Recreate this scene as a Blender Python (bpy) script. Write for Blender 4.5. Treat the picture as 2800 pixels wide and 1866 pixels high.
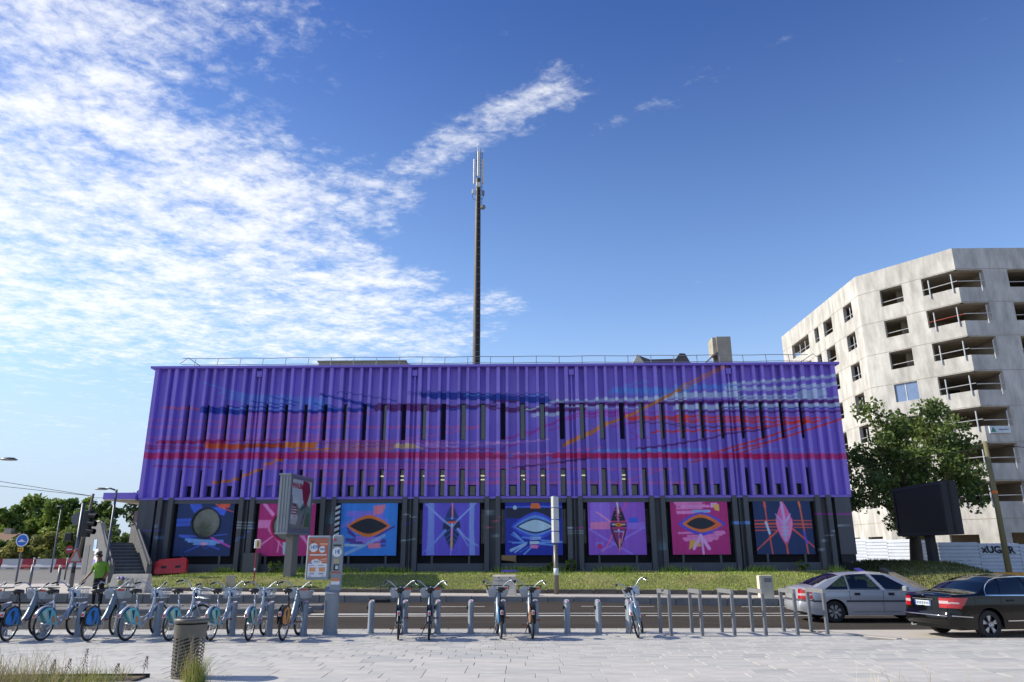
import bpy, bmesh, math, random
import numpy as np
from mathutils import Vector, Matrix
R=math.radians
scene=bpy.context.scene
for o in list(bpy.data.objects): bpy.data.objects.remove(o)
C=scene.collection
def L(r,g,b):
    f=lambda v:(v/255/12.92 if v<=10 else ((v/255+.055)/1.055)**2.4)
    return (f(r),f(g),f(b))
# ---------------------------------------------------------------- camera
cd=bpy.data.cameras.new('camera'); cam=bpy.data.objects.new('camera',cd); C.objects.link(cam)
cd.sensor_width=36; cd.lens=25.62; cd.clip_start=.1; cd.clip_end=3000
pt,rl,yw=R(16.2),R(.2),R(-.7)
fw=Vector((math.sin(yw)*math.cos(pt),math.cos(yw)*math.cos(pt),math.sin(pt)))
rt=Vector((math.cos(yw),-math.sin(yw),0)); up=rt.cross(fw)
rt2=rt*math.cos(rl)-up*math.sin(rl); up2=up*math.cos(rl)+rt*math.sin(rl)
cam.matrix_world=Matrix(((rt2.x,up2.x,-fw.x,0),(rt2.y,up2.y,-fw.y,0),(rt2.z,up2.z,-fw.z,1.75),(0,0,0,1)))
scene.camera=cam
# ---------------------------------------------------------------- sky, sun, exposure
SUN_EL=35; SUN_AZ=-84.0          # azimuth from +Y towards +X: the sun stands left, a touch behind the facade
world=bpy.data.worlds.new('World'); scene.world=world; world.use_nodes=True
nt=world.node_tree; N=nt.nodes; N.clear(); LK=nt.links
def nd(t,**k):
    n=N.new(t)
    for a,b in k.items(): setattr(n,a,b)
    return n
def lnk(a,b): LK.new(a,b)
def mth(op,a,b=None,c=None,clamp=False):
    n=nd('ShaderNodeMath',operation=op); n.use_clamp=clamp
    for i,v in enumerate((a,b,c)):
        if v is None: continue
        if isinstance(v,(int,float)): n.inputs[i].default_value=v
        else: lnk(v,n.inputs[i])
    return n.outputs[0]
def sstep(v,a,b):
    n=nd('ShaderNodeMapRange',interpolation_type='SMOOTHSTEP'); lnk(v,n.inputs[0])
    n.inputs[1].default_value=a; n.inputs[2].default_value=b
    return n.outputs[0]
sky=nd('ShaderNodeTexSky',sky_type='NISHITA',sun_disc=False,sun_elevation=R(SUN_EL),sun_rotation=R(SUN_AZ),
       altitude=0,air_density=1.0,dust_density=.25,ozone_density=2.2)
tc=nd('ShaderNodeTexCoord'); sp=nd('ShaderNodeSeparateXYZ'); lnk(tc.outputs['Generated'],sp.inputs[0])
zc=mth('MAXIMUM',sp.outputs[2],.03)
px=mth('DIVIDE',sp.outputs[0],zc); py=mth('DIVIDE',sp.outputs[1],zc)
cb=nd('ShaderNodeCombineXYZ'); lnk(px,cb.inputs[0]); lnk(py,cb.inputs[1])
# streets of altocumulus: stretch along (1,-.95)
mp=nd('ShaderNodeMapping'); lnk(cb.outputs[0],mp.inputs[0]); mp.inputs['Rotation'].default_value=(0,0,R(44)); mp.inputs['Scale'].default_value=(.9,1,1)
def noise(vec,scale,detail,rough,dist=0.,lac=2.0):
    n=nd('ShaderNodeTexNoise'); lnk(vec,n.inputs['Vector']); n.inputs['Scale'].default_value=scale
    n.inputs['Detail'].default_value=detail; n.inputs['Roughness'].default_value=rough; n.inputs['Distortion'].default_value=dist
    n.inputs['Lacunarity'].default_value=lac
    return n.outputs[0]
puff=noise(mp.outputs[0],9.5,11,.60,.2)
fine=noise(mp.outputs[0],34,8,.68,.4)
dn=nd('ShaderNodeTexNoise'); lnk(mp.outputs[0],dn.inputs['Vector']); dn.inputs['Scale'].default_value=9; dn.inputs['Detail'].default_value=6; dn.inputs['Roughness'].default_value=.6
dv=nd('ShaderNodeVectorMath',operation='MULTIPLY_ADD'); lnk(dn.outputs['Color'],dv.inputs[0]); dv.inputs[1].default_value=(.16,.16,0); lnk(mp.outputs[0],dv.inputs[2])
vo=nd('ShaderNodeTexVoronoi',feature='F1'); lnk(dv.outputs[0],vo.inputs['Vector']); vo.inputs['Scale'].default_value=12
cell=mth('SUBTRACT',1.,mth('MULTIPLY',vo.outputs['Distance'],1.05))
low=noise(cb.outputs[0],1.7,3,.5)
patch=noise(cb.outputs[0],3.4,4,.55)
# bank of cloud on the left of the sky: edge near px=-.3
edge=mth('ADD',px,mth('MULTIPLY',mth('SUBTRACT',low,.5),1.5))
edge=mth('ADD',edge,mth('MULTIPLY',mth('SUBTRACT',mth('MINIMUM',py,4.),1.9),-.11))
bank=sstep(edge,-.10,-.75)
farfade=sstep(py,4.6,2.9)
bank=mth('MULTIPLY',bank,mth('ADD',mth('MULTIPLY',farfade,.62),.38))
# single streets further right
def street(ax,ay,bx,by,w,amt):
    dx,dy=bx-ax,by-ay; l=math.hypot(dx,dy); dx/=l; dy/=l
    s=mth('ADD',mth('MULTIPLY',mth('SUBTRACT',px,ax),dx),mth('MULTIPLY',mth('SUBTRACT',py,ay),dy))
    t=mth('ABSOLUTE',mth('SUBTRACT',mth('MULTIPLY',mth('SUBTRACT',px,ax),dy),mth('MULTIPLY',mth('SUBTRACT',py,ay),dx)))
    t=mth('ADD',t,mth('MULTIPLY',mth('SUBTRACT',patch,.5),.55*w+.10)); s=mth('ADD',s,mth('MULTIPLY',mth('SUBTRACT',low,.5),.3))
    m=mth('MULTIPLY',sstep(t,w*1.25,-.02),mth('MULTIPLY',sstep(s,-.08,.05),sstep(s,l+.08,l-.06)))
    return mth('MULTIPLY',m,amt)
st=street(-.34,1.80,.13,1.37,.13,.95)
for a in ((.20,1.58,.46,1.33,.10,.46),(.50,1.29,.72,1.12,.06,.40),(.72,1.45,.98,1.12,.05,.38),(.62,2.66,.9,2.46,.09,.28),(-.12,1.35,.03,1.2,.12,.32),(-.45,2.95,.03,2.85,.28,.8)):
    st=mth('MAXIMUM',st,street(*a))
cov=mth('MAXIMUM',bank,st)
dens=mth('ADD',mth('ADD',mth('MULTIPLY',puff,.34),mth('MULTIPLY',fine,.30)),mth('ADD',mth('MULTIPLY',cell,.12),mth('MULTIPLY',patch,.38)))
dens=mth('ADD',dens,mth('MULTIPLY',cov,.275))
cl=sstep(dens,.668,.975)
cl=mth('MULTIPLY',cl,sstep(cov,0.02,.55),clamp=True)
cl=mth('MULTIPLY',cl,sstep(sp.outputs[2],.045,.16))
mix=nd('ShaderNodeMix',data_type='RGBA'); lnk(mth('MULTIPLY',cl,.93),mix.inputs[0])
tint=nd('ShaderNodeMix',data_type='RGBA'); lnk(sstep(sp.outputs[2],.24,.74),tint.inputs[0]); tint.inputs[6].default_value=(1.02,1.10,1.24,1); tint.inputs[7].default_value=(.36,.53,.92,1)
gam=nd('ShaderNodeMix',data_type='RGBA',blend_type='MULTIPLY'); gam.inputs[0].default_value=1; lnk(sky.outputs[0],gam.inputs[6]); lnk(tint.outputs[2],gam.inputs[7])
hz=nd('ShaderNodeMix',data_type='RGBA'); lnk(mth('MULTIPLY',sstep(sp.outputs[2],.34,.02),.95),hz.inputs[0]); lnk(gam.outputs[2],hz.inputs[6]); hz.inputs[7].default_value=(3.4,4.1,5.0,1)
lnk(hz.outputs[2],mix.inputs[6]); mix.inputs[7].default_value=(6.4,6.5,6.7,1)
bg=nd('ShaderNodeBackground'); lnk(mix.outputs[2],bg.inputs[0]); bg.inputs[1].default_value=.15
wo=nd('ShaderNodeOutputWorld'); lnk(bg.outputs[0],wo.inputs[0])
sd=bpy.data.lights.new('sun','SUN'); sd.energy=4.7; sd.angle=R(.53); sd.color=(1,.935,.80)
sun=bpy.data.objects.new('sun',sd); C.objects.link(sun)
sdir=Vector((math.sin(R(SUN_AZ))*math.cos(R(SUN_EL)),math.cos(R(SUN_AZ))*math.cos(R(SUN_EL)),math.sin(R(SUN_EL))))
sun.rotation_euler=sdir.to_track_quat('Z','Y').to_euler(); sun.location=(-30,10,40)
scene.view_settings.view_transform='Standard'; scene.view_settings.look='None'
scene.view_settings.exposure=0.18; scene.view_settings.gamma=1.0; scene.view_settings.use_curve_mapping=False
scene.render.engine='CYCLES'; scene.cycles.max_bounces=6
# ---------------------------------------------------------------- helpers
random.seed(7); rng=np.random.default_rng(7)
def tag(o,label=None,cat=None,group=None,kind=None):
    if label: o['label']=label
    if cat: o['category']=cat
    if group: o['group']=group
    if kind: o['kind']=kind
    return o
def thing(name,label,cat,loc=(0,0,0),rz=0,group=None):
    o=bpy.data.objects.new(name,None); C.objects.link(o); o.location=loc; o.rotation_euler=(0,0,rz); o.empty_display_size=.2
    return tag(o,label,cat,group)
def copy_tree(o,parent=None):
    c=o.copy(); C.objects.link(c); c.parent=parent
    for ch in list(o.children): copy_tree(ch,c)
    return c
MATS={}
def mat(name,col,rough=.6,metal=0.,var=.12,scale=3.,bump=0.,bscale=40.,spec=.5,trans=0.,alpha=1.,emit=0.,coat=0.,vc=False,stretch=(1,1,1),var2=0.,scale2=.3,stretch2=(1,1,1)):
    if name in MATS: return MATS[name]
    m=bpy.data.materials.new(name); m.use_nodes=True; MATS[name]=m
    t=m.node_tree; b=t.nodes['Principled BSDF']
    b.inputs['Roughness'].default_value=rough; b.inputs['Metallic'].default_value=metal
    b.inputs['Specular IOR Level'].default_value=spec; b.inputs['Transmission Weight'].default_value=trans
    b.inputs['Alpha'].default_value=alpha; b.inputs['Coat Weight'].default_value=coat; b.inputs['Coat Roughness'].default_value=.05
    co=t.nodes.new('ShaderNodeTexCoord'); mp=t.nodes.new('ShaderNodeMapping'); mp.inputs['Scale'].default_value=stretch
    t.links.new(co.outputs['Object'],mp.inputs[0])
    src=None
    if vc:
        a=t.nodes.new('ShaderNodeAttribute'); a.attribute_name='Col'; src=a.outputs['Color']
    n=t.nodes.new('ShaderNodeTexNoise'); n.inputs['Scale'].default_value=scale; n.inputs['Detail'].default_value=6; n.inputs['Roughness'].default_value=.65
    t.links.new(mp.outputs[0],n.inputs['Vector'])
    mr=t.nodes.new('ShaderNodeMapRange'); mr.inputs[1].default_value=.3; mr.inputs[2].default_value=.7; mr.inputs[3].default_value=1-var; mr.inputs[4].default_value=1+var
    t.links.new(n.outputs[0],mr.inputs[0])
    mx=t.nodes.new('ShaderNodeMix'); mx.data_type='RGBA'; mx.blend_type='MULTIPLY'; mx.inputs[0].default_value=1
    if src: t.links.new(src,mx.inputs[6])
    else: mx.inputs[6].default_value=(*col,1)
    vout=mr.outputs[0]
    if var2>0:
        m3=t.nodes.new('ShaderNodeMapping'); m3.inputs['Scale'].default_value=stretch2; t.links.new(co.outputs['Object'],m3.inputs[0])
        n3=t.nodes.new('ShaderNodeTexNoise'); n3.inputs['Scale'].default_value=scale2; n3.inputs['Detail'].default_value=8; n3.inputs['Roughness'].default_value=.6; t.links.new(m3.outputs[0],n3.inputs['Vector'])
        r3=t.nodes.new('ShaderNodeMapRange'); r3.inputs[1].default_value=.35; r3.inputs[2].default_value=.65; r3.inputs[3].default_value=1-var2; r3.inputs[4].default_value=1+var2*.6; t.links.new(n3.outputs[0],r3.inputs[0])
        mu=t.nodes.new('ShaderNodeMath'); mu.operation='MULTIPLY'; t.links.new(mr.outputs[0],mu.inputs[0]); t.links.new(r3.outputs[0],mu.inputs[1]); vout=mu.outputs[0]
    t.links.new(vout,mx.inputs[7]); t.links.new(mx.outputs[2],b.inputs['Base Color'])
    if bump>0:
        n2=t.nodes.new('ShaderNodeTexNoise'); n2.inputs['Scale'].default_value=bscale; n2.inputs['Detail'].default_value=4
        t.links.new(mp.outputs[0],n2.inputs['Vector'])
        bp=t.nodes.new('ShaderNodeBump'); bp.inputs['Strength'].default_value=bump; bp.inputs['Distance'].default_value=.02
        t.links.new(n2.outputs[0],bp.inputs['Height']); t.links.new(bp.outputs[0],b.inputs['Normal'])
    if emit>0:
        b.inputs['Emission Color'].default_value=(*col,1); b.inputs['Emission Strength'].default_value=emit
    return m
def link_mesh(name,me,mats,parent=None,smooth=False):
    for m in (mats if isinstance(mats,(list,tuple)) else [mats]): me.materials.append(m)
    if smooth: me.polygons.foreach_set('use_smooth',[True]*len(me.polygons))
    o=bpy.data.objects.new(name,me); C.objects.link(o); o.parent=parent
    return o
class MB:
    def __init__(s): s.v=[]; s.f=[]; s.m=[]; s.c=[]; s.mi=0; s.X=None
    def add(s,vs,fs):
        k=len(s.v)
        if s.X is not None: vs=[tuple(s.X@Vector(v)) for v in vs]
        s.v+=[tuple(v) for v in vs]; s.f+=[tuple(k+i for i in f) for f in fs]; s.m+=[s.mi]*len(fs)
        return s
    def box(s,c,d,rz=0.,M=None):
        x,y,z=d[0]/2,d[1]/2,d[2]/2; vs=[]
        for a in ((-x,-y,-z),(x,-y,-z),(x,y,-z),(-x,y,-z),(-x,-y,z),(x,-y,z),(x,y,z),(-x,y,z)):
            p=Vector(a)
            if M is not None: p=M@p
            if rz: p=Matrix.Rotation(rz,3,'Z')@p
            vs.append((p.x+c[0],p.y+c[1],p.z+c[2]))
        return s.add(vs,[(0,3,2,1),(4,5,6,7),(0,1,5,4),(1,2,6,5),(2,3,7,6),(3,0,4,7)])
    def bb(s,x0,x1,y0,y1,z0,z1): return s.box(((x0+x1)/2,(y0+y1)/2,(z0+z1)/2),(abs(x1-x0),abs(y1-y0),abs(z1-z0)))
    def bev(s,c,d,b,rz=0.):
        # box with chamfered vertical and top edges
        x,y,z=d[0]/2,d[1]/2,d[2]/2; vs=[]; q=[(x-b,-y),(x,-y+b),(x,y-b),(x-b,y),(-x+b,y),(-x,y-b),(-x,-y+b),(-x+b,-y)]
        q2=[(a*(x-b)/x,bb*(y-b)/y) for a,bb in q]
        for zz,qq in ((-z,q),(z-b,q),(z,q2)):
            for a in qq:
                p=Matrix.Rotation(rz,2)@Vector(a); vs.append((p.x+c[0],p.y+c[1],zz+c[2]))
        fs=[tuple(reversed(range(8))),tuple(range(16,24))]
        for k in (0,8): fs+=[(k+i,k+(i+1)%8,k+8+(i+1)%8,k+8+i) for i in range(8)]
        return s.add(vs,fs)
    def tube(s,pts,r,n=8,caps=True,closed=False):
        P=[Vector(p) for p in pts]; m=len(P); rr=r if isinstance(r,(list,tuple)) else [r]*m
        u=None; vs=[]
        for i in range(m):
            a=P[(i-1)%m] if (i>0 or closed) else P[i]; b=P[(i+1)%m] if (i<m-1 or closed) else P[i]
            t=(b-a).normalized()
            if u is None: u=t.orthogonal().normalized()
            u=(u-t*u.dot(t)); u=u.normalized() if u.length>1e-6 else t.orthogonal().normalized()
            w=t.cross(u)
            for k in range(n):
                an=2*math.pi*k/n; vs.append(P[i]+(u*math.cos(an)+w*math.sin(an))*rr[i])
        fs=[]
        for i in range(m if closed else m-1):
            j=(i+1)%m
            fs+=[(i*n+k,i*n+(k+1)%n,j*n+(k+1)%n,j*n+k) for k in range(n)]
        if caps and not closed: fs+=[tuple(reversed(range(n))),tuple(range((m-1)*n,m*n))]
        return s.add(vs,fs)
    def lathe(s,prof,n=24,c=(0,0,0),axis='Z',caps=True):
        vs=[];m=len(prof)
        for r,h in prof:
            for k in range(n):
                a=2*math.pi*k/n; p=(r*math.cos(a),r*math.sin(a),h)
                if axis=='X': p=(p[2],p[0],p[1])
                if axis=='Y': p=(p[0],p[2],p[1]) 
                vs.append((p[0]+c[0],p[1]+c[1],p[2]+c[2]))
        fs=[]
        for i in range(m-1): fs+=[(i*n+k,i*n+(k+1)%n,(i+1)*n+(k+1)%n,(i+1)*n+k) for k in range(n)]
        if caps: fs+=[tuple(reversed(range(n))),tuple(range((m-1)*n,m*n))]
        return s.add(vs,fs)
    def prism(s,pts,a,b,axis='Y'):
        # polygon extruded from a to b along axis; pts in the other two coordinates
        mk={'Y':lambda p,t:(p[0],t,p[1]),'X':lambda p,t:(t,p[0],p[1]),'Z':lambda p,t:(p[0],p[1],t)}[axis]
        n=len(pts); vs=[mk(p,a) for p in pts]+[mk(p,b) for p in pts]
        return s.add(vs,[tuple(range(n)),tuple(reversed(range(n,2*n)))]+[(i,n+i,n+(i+1)%n,(i+1)%n) for i in range(n)])
    def build(s,name,mats,parent=None,smooth=False,fixn=True):
        me=bpy.data.meshes.new(name); me.from_pydata(s.v,[],s.f); 
        if any(s.m): me.polygons.foreach_set('material_index',s.m)
        if fixn:
            b=bmesh.new(); b.from_mesh(me); bmesh.ops.recalc_face_normals(b,faces=b.faces); b.to_mesh(me); b.free()
        return link_mesh(name,me,mats,parent,smooth)
def part(name,mb,m,parent,smooth=False): return mb.build(name,m,parent,smooth)
def autosmooth(o,ang=35):
    me=o.data; me.polygons.foreach_set('use_smooth',[True]*len(me.polygons)); me.set_sharp_from_angle(angle=R(ang)); return o
# ---------------------------------------------------------------- painter: strokes on a canvas, carried by the wall as vertex colours
class Canvas:
    def __init__(s,x0,x1,z0,z1,res,col):
        s.x0,s.z0,s.res=x0,z0,res; s.nx=int((x1-x0)/res)+2; s.nz=int((z1-z0)/res)+2
        s.a=np.empty((s.nz,s.nx,3)); s.a[:]=L(*col)
        s.xs=x0+np.arange(s.nx)*res; s.zs=z0+np.arange(s.nz)*res
    def sub(s,x0,x1,z0,z1):
        i0=max(0,int((x0-s.x0)/s.res)-1); i1=min(s.nx,int((x1-s.x0)/s.res)+3); j0=max(0,int((z0-s.z0)/s.res)-1); j1=min(s.nz,int((z1-s.z0)/s.res)+3)
        if i1<=i0 or j1<=j0: return None
        X,Z=np.meshgrid(s.xs[i0:i1],s.zs[j0:j1]); return (slice(j0,j1),slice(i0,i1)),X,Z
    def put(s,sl,m,col): 
        m=np.clip(m,0,1)[...,None]; s.a[sl]=s.a[sl]*(1-m)+np.array(L(*col))*m
    def line(s,pts,w,col,al=1.,rag=.0,w1=None):
        xs=[p[0] for p in pts]; zs=[p[1] for p in pts]; ww=max(w,w1 or w)
        q=s.sub(min(xs)-ww,max(xs)+ww,min(zs)-ww,max(zs)+ww)
        if q is None: return
        sl,X,Z=q; M=np.zeros_like(X); n=len(pts)-1
        for i in range(n):
            (ax,az),(bx,bz)=pts[i],pts[i+1]; dx,dz=bx-ax,bz-az; l2=dx*dx+dz*dz+1e-9
            t=np.clip(((X-ax)*dx+(Z-az)*dz)/l2,0,1); d=np.hypot(X-ax-t*dx,Z-az-t*dz)
            wi=w if w1 is None else w+(w1-w)*(i+t)/n
            k=np.clip((wi/2-d)/s.res+.5,0,1)
            if rag: 
                l=math.sqrt(l2); v=((X-ax)*dz-(Z-az)*dx)/l; k=k*(1-rag*(.5+.5*np.sin(v*97/ max(w,.02)*.12+i+3*np.sin(t*5+i))))
            M=np.maximum(M,k)
        s.put(sl,M*al,col)
    def poly(s,pts,col,al=1.):
        xs=[p[0] for p in pts]; zs=[p[1] for p in pts]; q=s.sub(min(xs),max(xs),min(zs),max(zs))
        if q is None: return
        sl,X,Z=q; ins=np.zeros(X.shape,bool); n=len(pts)
        for i in range(n):
            (ax,az),(bx,bz)=pts[i],pts[(i+1)%n]
            if az==bz: continue
            ins^=((az>Z)!=(bz>Z))&(X<(bx-ax)*(Z-az)/(bz-az)+ax)
        s.put(sl,ins.astype(float)*al,col)
    def ell(s,cx,cz,rx,rz,col,al=1.):
        q=s.sub(cx-rx,cx+rx,cz-rz,cz+rz)
        if q is None: return
        sl,X,Z=q; d=np.hypot((X-cx)/rx,(Z-cz)/rz); s.put(sl,np.clip((1-d)*min(rx,rz)/s.res+.5,0,1)*al,col)
    def lens(s,cx,cz,hx,up,dn,col,vert=False,pw=1.6,al=1.):
        # almond shape: half length hx, heights up / dn
        m=max(hx,up,dn); q=s.sub(cx-m,cx+m,cz-m,cz+m)
        if q is None: return
        sl,X,Z=q; u,v=((Z-cz),(X-cx)) if vert else ((X-cx),(Z-cz))
        e=np.clip(1-np.abs(u/hx)**pw,0,None)
        d=np.where(v>0,up*e-v,dn*e+v); s.put(sl,np.clip(d/s.res+.5,0,1)*(np.abs(u)<=hx)*al,col)
    def sample(s,x,z):
        fx=np.clip((np.asarray(x)-s.x0)/s.res,0,s.nx-1.001); fz=np.clip((np.asarray(z)-s.z0)/s.res,0,s.nz-1.001)
        i=fx.astype(int); j=fz.astype(int); a=(fx-i)[:,None]; b=(fz-j)[:,None]; A=s.a
        return A[j,i]*(1-a)*(1-b)+A[j,i+1]*a*(1-b)+A[j+1,i]*(1-a)*b+A[j+1,i+1]*a*b
def strip_mesh(name,prof,zs,canvas,m,parent,caps=True,sx=None):
    """profile [(x,y)..] swept along heights zs, painted from canvas; each face pair keeps its own verts so edges stay crisp"""
    V=[];F=[];cx=[];cz=[]; nz=len(zs)
    for i in range(len(prof)-1):
        k=len(V)
        for z in zs:
            for p in (prof[i],prof[i+1]): V.append((p[0],p[1],z)); cx.append(p[0]); cz.append(z)
        F+=[(k+2*j,k+2*j+1,k+2*j+3,k+2*j+2) for j in range(nz-1)]
    if caps:
        for z,rev in ((zs[0],True),(zs[-1],False)):
            k=len(V)
            for p in prof: V.append((p[0],p[1],z)); cx.append(p[0]); cz.append(z)
            f=tuple(range(k,k+len(prof))); F.append(f if rev else f[::-1])
    me=bpy.data.meshes.new(name); me.from_pydata(V,[],F)
    col=canvas.sample(cx,cz); a=me.color_attributes.new('Col','FLOAT_COLOR','POINT')
    a.data.foreach_set('color',np.c_[col,np.ones(len(col))].astype(np.float32).ravel())
    return link_mesh(name,me,m,parent)
def grid_mesh(name,O,U,Vv,nu,nv,canvas,m,parent,hole=None,cu=None):
    """painted rectangle O + u*U + v*V, u,v in 0..1; canvas in its own (u*|U|, v*|V|) coordinates"""
    O,U,Vv=Vector(O),Vector(U),Vector(Vv); lu,lv=U.length,Vv.length
    us=np.linspace(0,1,nu+1); vs=np.linspace(0,1,nv+1); UU,VV=np.meshgrid(us,vs); UU=UU.ravel(); VV=VV.ravel()
    P=np.outer(np.ones(len(UU)),np.array(O))+np.outer(UU,np.array(U))+np.outer(VV,np.array(Vv))
    F=[]
    for j in range(nv):
        for i in range(nu):
            if hole and hole((i+.5)/nu*lu,(j+.5)/nv*lv): continue
            k=j*(nu+1)+i; F.append((k,k+1,k+nu+2,k+nu+1))
    me=bpy.data.meshes.new(name); me.from_pydata(P.tolist(),[],F)
    col=canvas.sample(UU*lu,VV*lv); a=me.color_attributes.new('Col','FLOAT_COLOR','POINT')
    a.data.foreach_set('color',np.c_[col,np.ones(len(col))].astype(np.float32).ravel())
    return link_mesh(name,me,m,parent)
def text_mesh(name,txt,size,M,m,parent,ext=.004,font_shear=0.,bold=0.,align='LEFT'):
    cu=bpy.data.curves.new(name,'FONT'); cu.body=txt; cu.size=size; cu.extrude=ext; cu.shear=font_shear; cu.offset=bold; cu.align_x=align; cu.resolution_u=3
    t=bpy.data.objects.new('tmp_text',cu); C.objects.link(t); dg=bpy.context.evaluated_depsgraph_get(); dg.update()
    me=bpy.data.meshes.new_from_object(t.evaluated_get(dg)); bpy.data.objects.remove(t); bpy.data.curves.remove(cu)
    me.name=name; me.transform(M); me.materials.clear()
    return link_mesh(name,me,m,parent)
def facing(o,right,upv):
    "matrix that lays text on a plane: origin o, reading direction right, up"
    r=Vector(right).normalized(); u=Vector(upv).normalized(); n=r.cross(u)
    return Matrix(((r.x,u.x,n.x,o[0]),(r.y,u.y,n.y,o[1]),(r.z,u.z,n.z,o[2]),(0,0,0,1)))
PAINT=mat('painted_surface',(1,1,1),.58,vc=True,var=.05,scale=5,bump=.08,bscale=60,var2=.13,scale2=1.6,stretch2=(2.2,1,.12))
PRINT=mat('printed_sheet',(1,1,1),.35,vc=True,var=.03,scale=5)
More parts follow.
